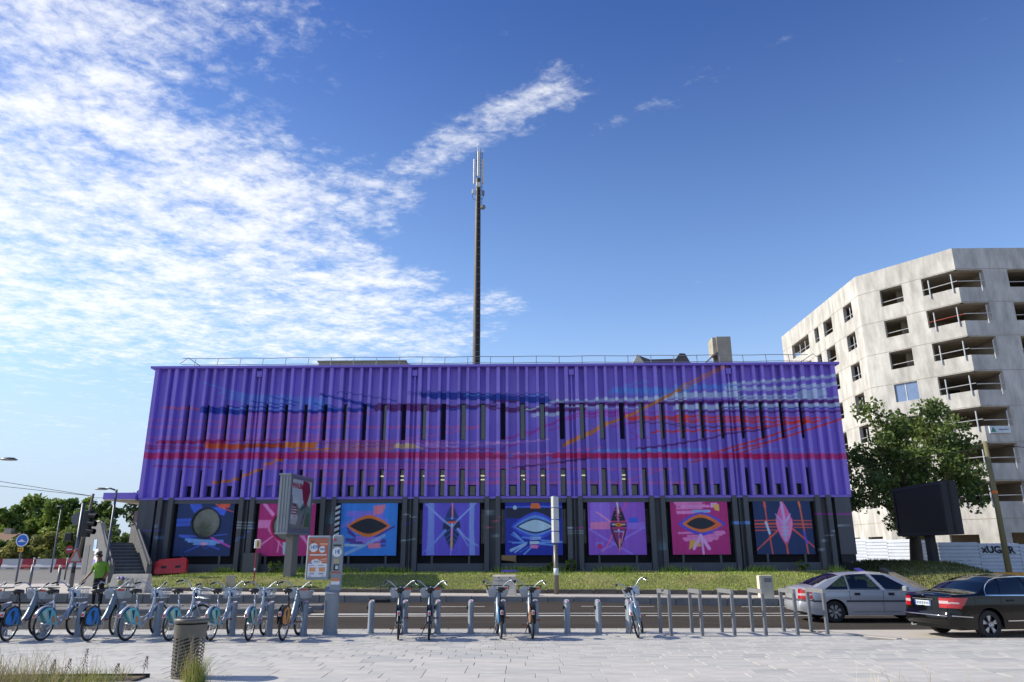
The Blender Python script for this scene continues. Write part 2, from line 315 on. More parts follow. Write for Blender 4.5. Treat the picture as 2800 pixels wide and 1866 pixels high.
MURAL=[('lb',0.45,0.318,[-15.59,9.72,-10.22,9.61]),
('lb',0.45,0.371,[-14.74,9.47,-10.2,9.33]),
('lb',0.8,0.074,[-16.95,10.53,-16.32,10.36,-15.63,10.11,-14.62,9.89]),
('lb',0.5,0.138,[-16.17,10.03,-14.61,9.8,-12.31,9.79]),
('co',0.75,0.138,[-19.06,9.19,-17.06,9.14]),
('nv',1,0.402,[-16.91,9.07,-15.63,9.03]),
('nv',1,0.275,[-15.62,8.97,-14.42,8.93]),
('nv',1,0.191,[-14.42,8.94,-10.18,8.94]),
('nv',1,0.064,[-15.43,9.23,-13.9,9.19,-12.48,9.19]),
('nv',1,0.058,[-14.28,9.52,-13.87,9.44,-11.94,9.31]),
('nv',1,0.053,[-13.29,9.77,-12.74,9.65,-11.74,9.44]),
('nv',1,0.074,[-10.97,9.42,-10.19,9.14]),
('nv',1,0.106,[-10.68,9.89,-10.12,9.74]),
('lb',0.9,0.074,[-15.36,9.13,-10.19,9.1]),
('pk',0.75,0.074,[-19.66,8.55,-15.89,8.46]),
('pk',0.75,0.085,[-19.66,8.19,-15.86,8.13]),
('pk',0.75,0.074,[-19.64,7.63,-16.45,7.61]),
('pk',0.8,0.085,[-19.71,7.33,-16.41,7.33]),
('pk',0.7,0.085,[-14.41,8.85,-10.17,8.83]),
('pk',0.65,0.069,[-15.97,8.71,-10.16,8.68]),
('pk',0.65,0.053,[-15.96,8.59,-10.15,8.56]),
('pk',0.75,0.095,[-16.0,8.45,-10.14,8.43]),
('pk',0.6,0.053,[-15.98,8.31,-12.46,8.32]),
('pk',0.75,0.148,[-15.97,8.15,-10.12,8.12]),
('pk',0.7,0.064,[-16.52,7.77,-10.09,7.74]),
('pk',0.7,0.064,[-16.51,7.65,-10.09,7.61]),
('pk',0.7,0.064,[-16.49,7.53,-10.08,7.49]),
('cr',0.9,0.212,[-19.09,7.36,-15.4,7.4]),
('cr',0.9,0.064,[-16.64,7.4,-12.23,7.44]),
('cr',0.9,0.069,[-19.63,7.17,-16.5,7.1]),
('cr',0.9,0.064,[-19.64,7.05,-16.54,7.01]),
('or',1,0.318,[-16.45,7.17,-14.45,7.12]),
('or2',1,0.291,[-14.46,7.16,-12.42,7.18]),
('or',1,0.064,[-13.82,7.26,-12.3,7.09]),
('yo',1,0.328,[-12.26,7.21,-10.81,7.17]),
('yo',1,0.106,[-11.86,6.91,-10.04,6.97]),
('yo',0.9,0.064,[-11.86,6.87,-11.02,7.11]),
('rd',1,0.371,[-19.7,6.66,-9.97,6.63]),
('cr',0.9,0.064,[-19.14,6.13,-16.06,6.07]),
('cr',0.7,0.053,[-16.84,6.37,-14.97,6.34]),
('yo',1,0.138,[-15.91,5.26,-15.39,5.31,-14.56,5.46,-14.05,5.72,-13.59,5.88,-13.34,6.11,-12.72,6.38,-12.36,6.43]),
('pk',0.75,0.095,[-13.32,6.14,-9.93,6.12]),
('pk',0.75,0.085,[-13.3,6.0,-9.92,5.98]),
('pk',0.7,0.074,[-11.29,5.74,-9.91,5.73]),
('pk',0.75,0.085,[-11.28,5.6,-9.9,5.59]),
('pk',0.75,0.074,[-13.84,5.23,-13.52,5.22]),
('pk',0.75,0.069,[-13.37,5.22,-12.25,5.22]),
('pk',0.75,0.085,[-11.2,5.24,-9.87,5.23]),
('rd',0.9,0.106,[-19.72,6.25,-19.7,6.41]),
('lb',0.4,0.476,[-11.14,9.5,-10.41,9.22]),
('nv',1,0.106,[-10.73,9.88,-10.12,9.75,-9.51,9.62]),
('nv',1,0.191,[-9.56,9.6,-8.46,9.37]),
('nv',1,0.222,[-8.51,9.35,-7.74,9.18]),
('nv',1,0.053,[-9.78,10.01,-9.04,9.93,-7.44,9.65,-6.59,9.52]),
('nv',1,0.064,[-10.97,9.42,-10.35,9.11]),
('nv',1,0.064,[-10.19,9.28,-9.64,9.11]),
('nv',1,0.18,[-11.1,8.96,-10.01,9.0]),
('nv',1,0.244,[-10.29,9.01,-8.28,9.02]),
('lb',0.8,0.053,[-10.96,9.34,-9.47,9.08]),
('pl',1,0.455,[-7.63,9.15,-4.43,9.12]),
('pl',1,0.18,[-4.48,9.16,-1.34,9.2]),
('pl',1,0.095,[-1.67,9.06,-0.85,9.02]),
('nv',1,0.042,[-6.09,9.94,-5.1,9.94]),
('nv',1,0.042,[-6.08,9.83,-5.1,9.83]),
('nv',1,0.265,[-5.21,9.83,-4.06,9.76]),
('nv',1,0.381,[-4.61,9.77,-0.85,9.67]),
('nv',1,0.064,[-5.1,9.98,-1.94,9.88]),
('lb',0.9,0.048,[-3.03,9.81,-0.85,9.76]),
('nv',1,0.106,[-4.53,9.01,-2.31,9.07]),
('pk',0.75,0.074,[-11.09,8.83,-7.72,8.84]),
('pk',0.75,0.085,[-11.07,8.6,-8.69,8.59]),
('pk',0.75,0.148,[-11.04,8.13,-2.2,8.08]),
('pk',0.75,0.085,[-5.99,7.5,-4.55,7.67,-3.05,7.93,-2.2,8.08]),
('pk',0.7,0.127,[-10.99,7.46,-6.69,7.37,-3.47,7.3]),
('yo',1,0.233,[-10.97,7.23,-10.65,7.24]),
('yo',0.95,0.042,[-10.33,7.24,-6.57,7.22]),
('yo',0.95,0.048,[-10.32,7.13,-6.57,7.11]),
('yo',0.95,0.048,[-10.31,7.02,-6.67,6.99]),
('yo',0.95,0.048,[-10.3,6.91,-6.77,6.9]),
('yo',0.95,0.042,[-10.3,6.82,-7.2,6.8]),
('cr',0.9,0.042,[-10.65,7.28,-6.9,7.3]),
('cr',0.9,0.042,[-8.81,7.06,-6.52,7.17]),
('pe',1,0.296,[-6.52,7.11,-5.61,7.1]),
('pe',0.9,0.085,[-5.6,7.06,-5.07,6.97]),
('pp',0.9,0.074,[-5.56,7.22,-3.36,7.07]),
('pp',0.9,0.053,[-5.08,7.25,-0.86,7.3]),
('pp',0.9,0.064,[-2.62,7.09,-0.86,7.27]),
('pp',0.7,0.064,[-5.55,7.11,-4.0,7.02]),
('cr',1,0.064,[-5.07,6.97,-1.39,6.93]),
('rd',1,0.36,[-10.93,6.64,-0.86,6.61]),
('pk',0.75,0.159,[-5.58,6.37,-0.86,6.34]),
('pk',0.75,0.095,[-10.89,6.16,-0.86,6.12]),
('pk',0.75,0.138,[-10.88,5.99,-0.86,5.95]),
('pk',0.7,0.085,[-10.22,5.73,-0.86,5.7]),
('pk',0.7,0.095,[-10.21,5.6,-0.86,5.55]),
('pk',0.75,0.18,[-10.19,5.24,-0.86,5.2]),
('pl',0.5,0.053,[-1.86,6.48,-0.86,6.58]),
('nv',1,0.392,[-1.44,9.64,1.38,9.49]),
('nv',1,0.053,[-1.44,9.84,1.44,9.84]),
('lb',0.9,0.064,[0.35,9.75,1.49,9.81]),
('pb',0.9,0.138,[1.59,9.42,2.35,9.47]),
('pl',1,0.138,[-1.44,9.44,-0.14,9.44]),
('pl',1,0.296,[-0.79,8.99,2.02,8.97]),
('pl',1,0.169,[1.81,9.26,8.77,9.3]),
('pl',1,0.138,[3.37,9.24,6.23,9.22]),
('pl',1,0.222,[2.29,8.94,3.31,8.98]),
('lb',0.8,0.318,[4.97,10.04,8.82,9.96]),
('lb',0.55,0.265,[4.7,9.93,8.8,9.77]),
('lb',0.9,0.064,[5.47,10.23,6.13,10.4,6.84,10.5]),
('pb',0.85,0.095,[1.81,9.47,8.78,9.47]),
('pb',0.85,0.064,[2.29,9.14,4.5,9.12]),
('pb',0.85,0.053,[3.42,9.03,6.22,9.04]),
('pb',0.8,0.191,[3.98,9.53,6.25,9.52,8.8,9.7]),
('pb',0.8,0.212,[0.61,8.72,2.01,8.74]),
('pb',0.9,0.085,[0.24,8.96,1.59,9.26]),
('mg',0.9,0.116,[-0.79,7.45,0.23,7.74,0.98,7.96,2.0,8.39,3.04,8.75]),
('mg',0.9,0.074,[0.28,7.58,1.9,8.39]),
('mg',0.9,0.064,[1.46,7.89,2.0,8.03]),
('mg',0.9,0.085,[2.06,8.32,3.03,8.59]),
('mg',0.9,0.18,[3.36,8.76,5.24,8.85]),
('mg',0.9,0.085,[3.35,8.57,5.24,8.67]),
('mg',0.9,0.069,[4.78,8.06,6.08,8.3]),
('mg',0.9,0.212,[5.29,8.7,6.21,8.79]),
('mg',0.9,0.053,[6.17,8.08,5.85,8.03,5.72,7.82,6.04,7.54,6.78,7.41]),
('mg',0.9,0.053,[5.61,7.4,6.19,7.45]),
('mg',0.9,0.079,[-1.06,6.89,-0.84,7.07,-0.1,7.19]),
('mg',0.85,0.074,[6.43,8.81,8.73,8.81]),
('rr',1,0.244,[5.66,8.52,8.71,8.48]),
('vi',1,0.037,[6.41,8.46,8.71,8.41]),
('rr',1,0.106,[6.8,7.77,7.33,7.78,8.66,7.81]),
('pl',0.9,0.074,[5.65,8.3,8.69,8.15]),
('yo2',1,0.233,[2.24,7.13,2.51,7.27,3.05,7.51,3.38,7.64,4.08,8.01,4.47,8.2]),
('yo2',1,0.159,[4.41,8.2,5.17,8.44,5.61,8.65,6.16,8.85,6.49,9.04,7.21,9.39,7.71,9.66,8.33,9.99,8.84,10.28]),
('pl',1,0.095,[6.01,6.93,7.29,7.04,8.62,7.23]),
('pp',0.85,0.085,[-1.43,7.19,1.45,7.42]),
('pk',0.8,0.074,[1.97,6.8,2.98,6.88,4.26,6.98]),
('pk',0.8,0.127,[-1.43,6.74,1.97,6.67]),
('pp',0.6,0.074,[-0.47,6.68,1.76,6.67]),
('lb',0.9,0.138,[3.83,6.82,8.59,6.82]),
('lb',0.6,0.053,[4.41,6.74,8.59,6.72]),
('cr',1,0.064,[-1.43,6.45,1.22,6.46]),
('rd2',1,0.318,[1.7,6.57,8.57,6.53]),
('rd',0.9,0.159,[-0.37,6.55,1.97,6.59]),
('pl',1,0.106,[-0.42,5.96,0.37,6.05,1.96,6.22,3.5,6.43]),
('pk',0.7,0.106,[-1.43,6.32,1.96,6.29]),
('pk',0.7,0.074,[-1.43,6.16,3.22,6.15]),
('pk',0.75,0.106,[-1.43,5.92,7.84,5.85]),
('pk',0.7,0.074,[-1.43,5.61,1.94,5.59]),
('pk',0.7,0.074,[-1.43,5.47,1.94,5.45]),
('pk',0.75,0.138,[-1.42,5.24,8.32,5.15]),
('pk',0.75,0.085,[5.08,5.23,6.04,5.49,7.21,5.82]),
('lb',0.8,0.296,[8.25,10.19,11.49,10.13]),
('pb',0.85,0.349,[8.21,9.72,11.45,9.74]),
('pb',0.85,0.191,[10.96,10.3,13.41,10.45,16.75,10.71]),
('pb',0.85,0.233,[10.83,10.05,13.37,10.06,16.69,10.26]),
('pb',0.85,0.159,[11.44,9.63,14.57,9.68]),
('pb',0.85,0.476,[14.79,9.73,15.99,9.83]),
('pb',0.85,0.127,[11.43,9.48,16.6,9.52]),
('pl',1,0.212,[8.19,9.35,16.79,9.33]),
('pb',0.85,0.286,[8.17,9.07,16.76,9.12]),
('nv',1,0.069,[10.53,9.03,16.74,9.0]),
('pl',0.95,0.116,[8.16,8.83,16.72,8.79]),
('rr',1,0.106,[8.14,8.61,12.2,8.49,16.14,8.44]),
('rr',1,0.116,[8.12,8.32,15.58,8.25]),
('rr',0.9,0.064,[8.13,8.46,12.51,8.39]),
('pl',0.9,0.079,[8.11,8.07,12.52,7.97]),
('rr',1,0.106,[8.09,7.8,10.43,7.83,12.52,7.98,14.68,8.27]),
('rr',1,0.233,[14.41,8.26,15.06,8.28]),
('pl',1,0.085,[8.04,7.14,9.82,7.43,10.58,7.64,12.35,7.84,12.94,7.95]),
('lb',0.9,0.132,[8.02,6.85,9.82,6.83]),
('lb',0.9,0.042,[11.41,6.84,12.89,6.88,14.62,6.83]),
('rd2',1,0.318,[8.0,6.54,12.93,6.48]),
('rd',0.95,0.318,[12.9,6.48,16.78,6.45]),
('rr',1,0.095,[9.91,6.65,11.0,6.97,12.47,7.41,13.56,7.73,14.66,8.1]),
('rr',1,0.095,[10.98,6.77,11.74,6.99,12.98,7.25,13.52,7.41,14.68,7.78,15.67,8.07,16.75,8.41]),
('rr',1,0.064,[11.39,6.69,12.42,6.99]),
('rr',1,0.074,[8.66,6.18,9.36,6.32]),
('yo2',1,0.079,[8.23,9.99,8.63,10.27,9.25,10.57,9.75,10.79,10.32,11.07,10.95,11.4]),
('yo2',1,0.064,[8.22,9.87,8.73,10.1,9.74,10.62,10.37,10.96,11.27,11.37]),
('pk',0.75,0.085,[7.91,5.14,8.69,5.14]),
('pk',0.75,0.074,[9.11,5.14,9.79,5.14])]
# ================================================================ the ground
M_ASPH=mat('asphalt',L(74,68,61),.85,var=.10,scale=14,bump=.5,bscale=160,var2=.22,scale2=.5,stretch2=(.25,1.6,1),spec=.15)
M_ASPH2=mat('asphalt_pale',L(118,114,108),.88,var=.12,scale=.4,bump=.4,bscale=120)
M_LINE=mat('road_paint',L(225,222,212),.6,var=.12,scale=9)
M_GRAN=mat('granite_kerb',L(176,170,158),.75,var=.12,scale=8,bump=.2)
M_KERB=mat('grey_kerb_stone',L(128,126,124),.8,var=.2,scale=3,bump=.4)
M_KERBD=mat('weathered_kerb_stone',L(92,86,80),.9,var=.3,scale=2.5,bump=.5)
M_PAVE=mat('pale_footway',L(192,184,172),.8,var=.07,scale=2.2,bump=.15)
M_JOINT=mat('paving_joint',L(138,132,124),.95,var=.2,scale=10)
M_EARTH=mat('dry_ground',L(150,142,124),.95,var=.25,scale=.5,bump=.3)
M_GRAV=mat('gravel',L(128,122,114),.95,var=.45,scale=9,bump=.8,bscale=30)
def sheet(name,x0,x1,y0,y1,z,m,kind='structure'):
    b=MB(); b.add([(x0,y0,z),(x1,y0,z),(x1,y1,z),(x0,y1,z)],[(0,1,2,3)]); o=b.build(name,m,fixn=False)
    if kind: o['kind']=kind
    return o
sheet('ground',-1500,1500,-200,2500,-.42,M_EARTH)
def sm_(t): t=max(0,min(1,t)); return t*t*(3-2*t)
def rz(x): return -.1-.16*sm_((x-1.5)/6)            # the carriageway dips to the right
b=MB(); rx=[-110]+list(np.arange(-2,10.1,.5))+[90]
for a,c in zip(rx[:-1],rx[1:]): b.add([(a,17.9,rz(a)),(c,17.9,rz(c)),(c,30.4,rz(c)),(a,30.4,rz(a))],[(0,1,2,3)])
road=b.build('road',M_ASPH,fixn=False); road['kind']='structure'
sheet('side_street',-150,-17.6,50.5,130,.02,M_ASPH2)
sheet('gravel_strip',-150,-21,44.5,52,.045,M_GRAV)
sheet('yard_behind',-21,90,43.8,140,-.02,M_EARTH); sheet('footway_right',31,90,32.5,46,-.03,M_PAVE)
def zf(x): return .05-(max(-28,min(12,x))-5)*.009       # far footway rises to the left
b=MB()
xs=[-110,-28,12,90]
for i in range(3):
    a,c=xs[i],xs[i+1]
    b.add([(a,30.55,zf(a)),(c,30.55,zf(c)),(c,32.6,zf(c)),(a,32.6,zf(a))],[(0,1,2,3)])
b.add([(-110,32.6,zf(-28)),(-28,32.6,zf(-28)),(-28,44.6,.1),(-110,44.6,.1)],[(0,1,2,3)])
b.add([(-28,32.6,zf(-28)),(-17.2,32.6,zf(-17.2)),(-17.2,44.6,.12),(-28,44.6,.1)],[(0,1,2,3)])
fp=b.build('far_pavement',M_PAVE,fixn=False); fp['kind']='structure'
# kerb stones of the far footway, each its own piece
fk=tag(bpy.data.objects.new('far_kerb',None),kind='structure'); C.objects.link(fk)
b=MB(); b.bev((0,0,0),(.985,.26,.34),.02); kme=b.build('kerb_stone',M_KERB,fk); n0=True
for i in range(-34,22):
    o=kme if n0 else kme.copy(); 
    if not n0: C.objects.link(o); 
    o.parent=fk; n0=False; x=i*1.0+.5; o.location=(x,30.42,zf(x)-.165+random.uniform(-.004,.004)); o.rotation_euler=(0,.009,random.uniform(-.004,.004))
# painted lines
def mark(x0,x1,y0,y1):
    b=MB(); n=max(1,int((x1-x0)/.6)) if x1>0 and x0<12 else 1; xs_=[x0+(x1-x0)*i/n for i in range(n+1)]
    dy=lambda x:1.9*sm_((x-1.5)/6)
    for a,c in zip(xs_[:-1],xs_[1:]): b.add([(a,y0+dy(a),rz(a)+.006),(c,y0+dy(c),rz(c)+.006),(c,y1+dy(c),rz(c)+.006),(a,y1+dy(a),rz(a)+.006)],[(0,1,2,3)])
    return b.build('road_marking',M_LINE,road,fixn=False)
mark(-110,0,23.55,23.72); mark(0,12,23.55,23.72); mark(12,60,23.55,23.72)
mark(-6.7,0,24.5,24.66); mark(0,12,24.5,24.66); mark(12,60,24.5,24.66)
b=MB(); b.add([(-6.7,24.50,-.094),(-6.7,24.25,-.094),(1.4,23.73,-.094),(1.4,23.80,-.094)],[(0,1,2,3)]); b.build('road_marking',M_LINE,road,fixn=False)
for x in np.arange(-29.1,30,6.24): mark(x,x+2.8,27.6,27.74)
# low traffic island on the left half of the road
isl=tag(bpy.data.objects.new('traffic_island',None),kind='structure'); C.objects.link(isl)
b=MB(); b.bev((0,0,0),(1.18,.5,.2),.03); ik=b.build('island_kerb',M_KERB,isl); first=True
for i in range(20):
    for yy in (24.95,26.55):
        o=ik if first else ik.copy()
        if not first: C.objects.link(o)
        o.parent=isl; first=False; o.location=(-7.4-1.2*i,yy,-.03)
b=MB(); b.bb(-31,-7.6,25.21,26.29,-.1,.03); b.build('island_top',M_ASPH2,isl)
# ---------------------------------------------------------------- near plaza with its slabs
plaza=tag(bpy.data.objects.new('plaza_pavement',None),kind='structure'); C.objects.link(plaza)
b=MB()
b.add([(-60,-60,-.012),(-60,18.5,-.012),(6.3,18.5,-.012),(7.2,17.75,-.012),(8.0,16.45,-.012),(60,16.45,-.012),(60,-60,-.012)],[tuple(reversed(range(7)))])
b.build('paving_bed',M_JOINT,plaza,fixn=False)
b=MB(); b.add([(6.2,18.5,-.252),(8.0,16.3,-.06),(60,16.3,-.06),(60,18.2,-.252),(60,20.9,-.252),(7.0,20.9,-.252)],[(0,1,2,3),(0,3,4,5)]); b.build('driveway_apron',M_PAVE,plaza,fixn=False)
# granite edge
b=MB(); b.bev((0,0,0),(.995,.24,.2),.012); ke=b.build('edge_stone',M_GRAN,plaza); first=True
def edge_line(p,q):
    global first
    d=Vector((q[0]-p[0],q[1]-p[1])); n=max(1,round(d.length)); a=math.atan2(d.y,d.x)
    for i in range(n):
        o=ke if first else ke.copy()
        if not first: C.objects.link(o)
        o.parent=plaza; first=False; t=(i+.5)/n; o.location=(p[0]+d.x*t,p[1]+d.y*t,-.098); o.rotation_euler=(0,0,a); o.scale=(d.length/n,1,1)
edge_line((-26,18.62),(6.3,18.62)); edge_line((6.35,18.6),(7.9,16.5)); edge_line((7.95,16.42),(20,16.42))
SLABC=[(195,191,183),(191,188,180),(185,183,177),(199,194,185),(180,178,173),(193,190,182)]
SLM=[mat('slab_tone_%d'%i,L(*c),.72,var=.06,scale=4,bump=.12,bscale=70,var2=.10,scale2=1.3) for i,c in enumerate(SLABC)]
def inside_bed(x0,x1,y0,y1): return not (x1>-9.2 and x0<-5.35 and y1>9 and y0<12.2 and False)
def limit(y): return 6.2 if y>17.8 else (7.1 if y>16.3 else 30)
slab_cache={}
def slab(x,y,w,d,mi,parent):
    k=(round(w,2),round(d,2),mi)
    if k not in slab_cache:
        b=MB(); b.bev((0,0,-.03),(w-.008,d-.008,.06),.003); o=b.build('slab',SLM[mi],parent); slab_cache[k]=o.data
    else:
        o=bpy.data.objects.new('slab',slab_cache[k]); C.objects.link(o); o.parent=parent
    o.location=(x,y,random.uniform(-.0025,.0015)); return o
count=0; stuff=MB(); stuff_m=[]
rows=[]; y=9.6
while y<18.4:
    d=.395 if y<13.3 else (.30 if y<15.2 else .225)
    rows.append((y,d)); y+=d
for ri,(y,d) in enumerate(rows):
    w=.84 if y<13.3 else (.46 if y<15.2 else .30)
    xl=-.78*y-1.5; xr=.76*y+1.5; x=math.floor(xl/w)*w+(ri%2)*w*.5+random.uniform(-.1,.1)
    while x<xr:
        ww=w if w<.5 else random.choice([.84,.84,.62])
        if x+ww<limit(y+d)+.2:
            near=abs(y-13)<3.2
            warm=y<13.3
            mi=random.choices([0,3,5,1,2,4],[5,5,5,3,1.2,.6] if warm else [2.5,1,3,4,3,2])[0]
            vis=abs(x+ww/2)<.74*y+.3 and y>11.2
            if vis and count<300 and y<15.2:
                slab(x+ww/2,y+d/2,ww,d,mi,plaza); count+=1
            else:
                stuff.mi=mi; zt=random.uniform(-.0025,.001); g=.004
                a,c,e,f=x+g,x+ww-g,y+g,y+d-g
                stuff.add([(a,e,zt),(c,e,zt),(c,f,zt),(a,f,zt),(a-.003,e-.003,zt-.03),(c+.003,e-.003,zt-.03),(c+.003,f+.003,zt-.03),(a-.003,f+.003,zt-.03)],[(0,1,2,3),(4,5,1,0),(5,6,2,1),(6,7,3,2),(7,4,0,3)])
        x+=ww
o=stuff.build('small_slabs',SLM,plaza,fixn=False); o['kind']='stuff'
# ---------------------------------------------------------------- grass bank in front of the building
M_GRASSB=mat('lawn_soil',L(126,128,72),.95,var=.3,scale=1.1,bump=.6,bscale=25)
from mathutils import noise as mn
def smooth(t): t=max(0,min(1,t)); return t*t*(3-2*t)
def gz(x,y):
    e=zf(x)+.13; top=.82
    if x>16.5: top=.82+.42*smooth((x-17.5)/3)*smooth((y-34)/5)
    if x>21: top=top-(top-.16)*smooth((x-21.2)/3.2)
    if x<-15.5: top=top-.1*smooth((-15.5-x)/2)
    z=e+(top-e)*smooth((y-32.7)/2.3)+.03*smooth((y-34.6)/3.2)
    if x>17.2: z=e-.06+(top+.02-e)*smooth((y-33.4)/3.6)
    k=smooth((x-12.5)/2.5)*(1-smooth((x-17.2)/.1)); lin=min(z if y>36.8 else 9,e-.05+(top-e+.02)*max(0,y-32.9)/3.8); z=z+(min(lin,z)-z)*k
    return z+.03*mn.noise((x*.6,y*.6,0))
V=[];F=[];nx,ny=150,34
for j in range(ny+1):
    yy=32.68+(46-32.68)*(j/ny)**1.4
    for i in range(nx+1):
        xx=-18.3+(31+18.3)*i/nx; V.append((xx,yy,gz(xx,yy)-.02))
for j in range(ny):
    for i in range(nx):
        k=j*(nx+1)+i; 
        cx,cy=V[k][0],V[k][1]
        if 15.95<cx<17.25 and cy<37: continue
        F.append((k,k+1,k+nx+2,k+nx+1))
me=bpy.data.meshes.new('grass_bank'); me.from_pydata(V,[],F); gb=link_mesh('grass_bank',me,M_GRASSB,smooth=True); gb['kind']='structure'
# stone edging along the foot of the bank
ge=tag(bpy.data.objects.new('bank_edging',None),kind='structure'); C.objects.link(ge)
b=MB(); b.bev((0,0,0),(.98,.16,.42),.02); gk=b.build('edging_stone',M_KERBD,ge); first=True
for i in range(-18,26):
    o=gk if first else gk.copy()
    if not first: C.objects.link(o)
    o.parent=ge; first=False; x=i+.5
    if 15.9<x<17.3: o.location=(x,32.6,zf(x)-.16)
    else: o.location=(x,32.6+random.uniform(-.012,.012),zf(x)+.13-.19+random.uniform(-.012,.012)+.04*smooth((x+2)/6))
    o.rotation_euler=(0,.009+random.uniform(-.008,.008),random.uniform(-.01,.01))
# grass blades
def blades(name,pts,h,w,mats,lean=.5,kind='stuff',parent=None,seg=1,mi=None):
    n=len(pts); P=np.array(pts); H=rng.uniform(*h,n); W=rng.uniform(*w,n); a=rng.uniform(0,6.283,n); le=rng.uniform(0,lean,n)*H; la=rng.uniform(0,6.283,n)
    dx,dy=np.cos(a)*W/2,np.sin(a)*W/2
    V=np.empty((n,3,3)); V[:,0]=P+np.c_[dx,dy,0*dx]; V[:,1]=P-np.c_[dx,dy,0*dx]; V[:,2]=P+np.c_[np.cos(la)*le,np.sin(la)*le,H]
    me=bpy.data.meshes.new(name); me.from_pydata(V.reshape(-1,3).tolist(),[],np.arange(3*n).reshape(-1,3).tolist())
    me.polygons.foreach_set('material_index',(rng.integers(0,len(mats),n).tolist() if mi is None else mi))
    o=link_mesh(name,me,mats,parent); 
    if kind: o['kind']=kind
    return o
GR=[mat('grass_%d'%i,L(*c),.7,var=.25,scale=1.5,spec=.25) for i,c in enumerate([(154,172,72),(138,162,62),(174,180,98),(190,182,116),(124,148,62)])]
pts=[]
while len(pts)<46000:
    x=random.uniform(-17.9,20); y=32.75+5.2*random.random()**1.25
    if 15.9<x<17.3 or (x>17.3 and y>35): continue
    k=mn.noise((x*.45,y*.9,3)); 
    if k<-.28 and random.random()<.75: continue
    pts.append((x,y,gz(x,y)-.02))
GR2=GR+[mat('grass_dry',L(178,158,112),.8,var=.2,scale=2,spec=.2)]
mi=[random.choice((2,3,5,5)) if mn.noise((x*.42,y*.9,9))+random.gauss(0,.12)>.24 else random.choice((0,1,0,4,2)) for x,y,z in pts]
go=blades('lawn_grass',pts,(.03,.085),(.015,.04),GR2,mi=mi); tag(go,'short green lawn grass on the bank below the purple building','grass')
pts=[]
for i in range(60):
    cx=random.uniform(-15.5,15.5); 
    if mn.noise((cx*.5,7,1))<-.1: continue
    for k in range(70): 
        x=cx+random.gauss(0,.28); y=37.45+random.gauss(0,.1); pts.append((x,min(y,37.62),gz(x,y)-.02))
go=blades('weed_tufts',pts,(.08,.38),(.03,.06),GR[:2]+GR[4:],.6); tag(go,'taller weeds growing along the dark plinth','weeds')
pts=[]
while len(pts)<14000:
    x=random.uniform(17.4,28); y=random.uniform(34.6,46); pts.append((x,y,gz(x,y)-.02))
GK=[mat('bank_%d'%i,L(*c),.75,var=.25,scale=2,spec=.2) for i,c in enumerate([(78,90,44),(66,78,40),(92,98,54),(96,86,60)])]  # darker greens and browns than the lawn blades
go=blades('bank_grass',pts,(.06,.2),(.03,.06),GK); tag(go,'dark rough grass on the bank under the street tree','grass')
pts=[(random.uniform(-24,-19.5),random.uniform(44.4,46.5),.05) for i in range(1500)]
go=blades('verge_grass',pts,(.1,.3),(.04,.08),GR[2:4]+GR[:1]); tag(go,'yellowish verge grass beside the gravel at left','grass')
# ================================================================ the purple building
PAL=dict(lb=(96,150,222),co=(205,100,125),nv=(24,52,150),pk=(196,100,165),cr=(170,30,90),**{'or':(206,84,18)},or2=(166,66,36),yo=(214,124,36),yo2=(206,126,50),
 rd=(186,40,108),rd2=(190,12,84),pl=(92,28,104),pe=(232,184,134),pp=(208,150,204),pb=(186,204,246),mg=(168,48,158),rr=(212,58,44),vi=(98,84,186))
BX0,BX1=-19.63,16.69; MOD=4.17; BK=[2.69+MOD*(k-5) for k in range(9)]
ZB,ZT=4.51,11.29
MC=Canvas(BX0-.2,BX1+.2,ZB-.1,ZT+.2,.02,(153,129,229))
Z=MC.zs[:,None]; lav=np.exp(-((Z-9.7)/.75)**2)*.75+np.where(Z<9.25,0,0)
xw=np.clip(1.15-np.abs(MC.xs[None,:]+4)/13,0,1)
k=(lav*xw)[...,None]; MC.a[:]=MC.a*(1-k)+np.array(L(168,148,234))*k
k=(np.exp(-((Z-8.6)/.35)**2)*.35*np.clip((MC.xs[None,:]+9)/4,0,1)*np.clip((6-MC.xs[None,:])/3,0,1))[...,None]; MC.a[:]=MC.a*(1-k)+np.array(L(162,142,232))*k
k=(np.exp(-((Z-5.9)/.35)**2)*.4*np.clip(1-np.abs(MC.xs[None,:]+1)/2.5,0,1))[...,None]; MC.a[:]=MC.a*(1-k)+np.array(L(172,146,234))*k
PAL={k:tuple(min(248,int(v*1.10+12)) for v in c) for k,c in PAL.items()}
for colk,al,w,q in MURAL:
    pts=[(q[i],q[i+1]) for i in range(0,len(q),2)]
    # hand painted: slight waver
    P2=[]
    for i in range(len(pts)-1):
        (ax,az),(bx,bz)=pts[i],pts[i+1]; n=max(1,int(abs(bx-ax)/.8))
        for j in range(n): t=j/n; P2.append((ax+(bx-ax)*t,az+(bz-az)*t+random.gauss(0,.008)))
    P2.append(pts[-1]); MC.line(P2,w*.9,PAL[colk],al,rag=.12 if w>.1 else 0)
bld=thing('painted_office_building','long ribbed office block painted purple with a streaked mural, dark plinth','building',(BX0,37.75,.8))
def sub(name,mb,m,par=None,**k):
    o=mb.build(name,m,par or bld,**k); 
    return o
def place(o,par):
    "parent keeping world coordinates: building parts are modelled in world space"
    o.parent=par; o.matrix_parent_inverse=par.matrix_world.inverted() if False else Matrix.Translation(-par.location); return o
WP=bld
def P(o,par=None): return place(o,par or bld)
YF,YW,YN=37.72,38.05,38.14
zs=list(np.linspace(ZB,ZT,200))
ribs=[(-19.50,.22),(-18.85,.15)]
for k in range(9):
    B=BK[k]; ribs+=[(B-.28,.19),(B+.28,.19)]
    if k<8: ribs+=[(B+o,.145) for o in (.75,1.325,1.79,2.365,2.83,3.405)]
ribs+=[(15.96,.15),(16.55,.22)]
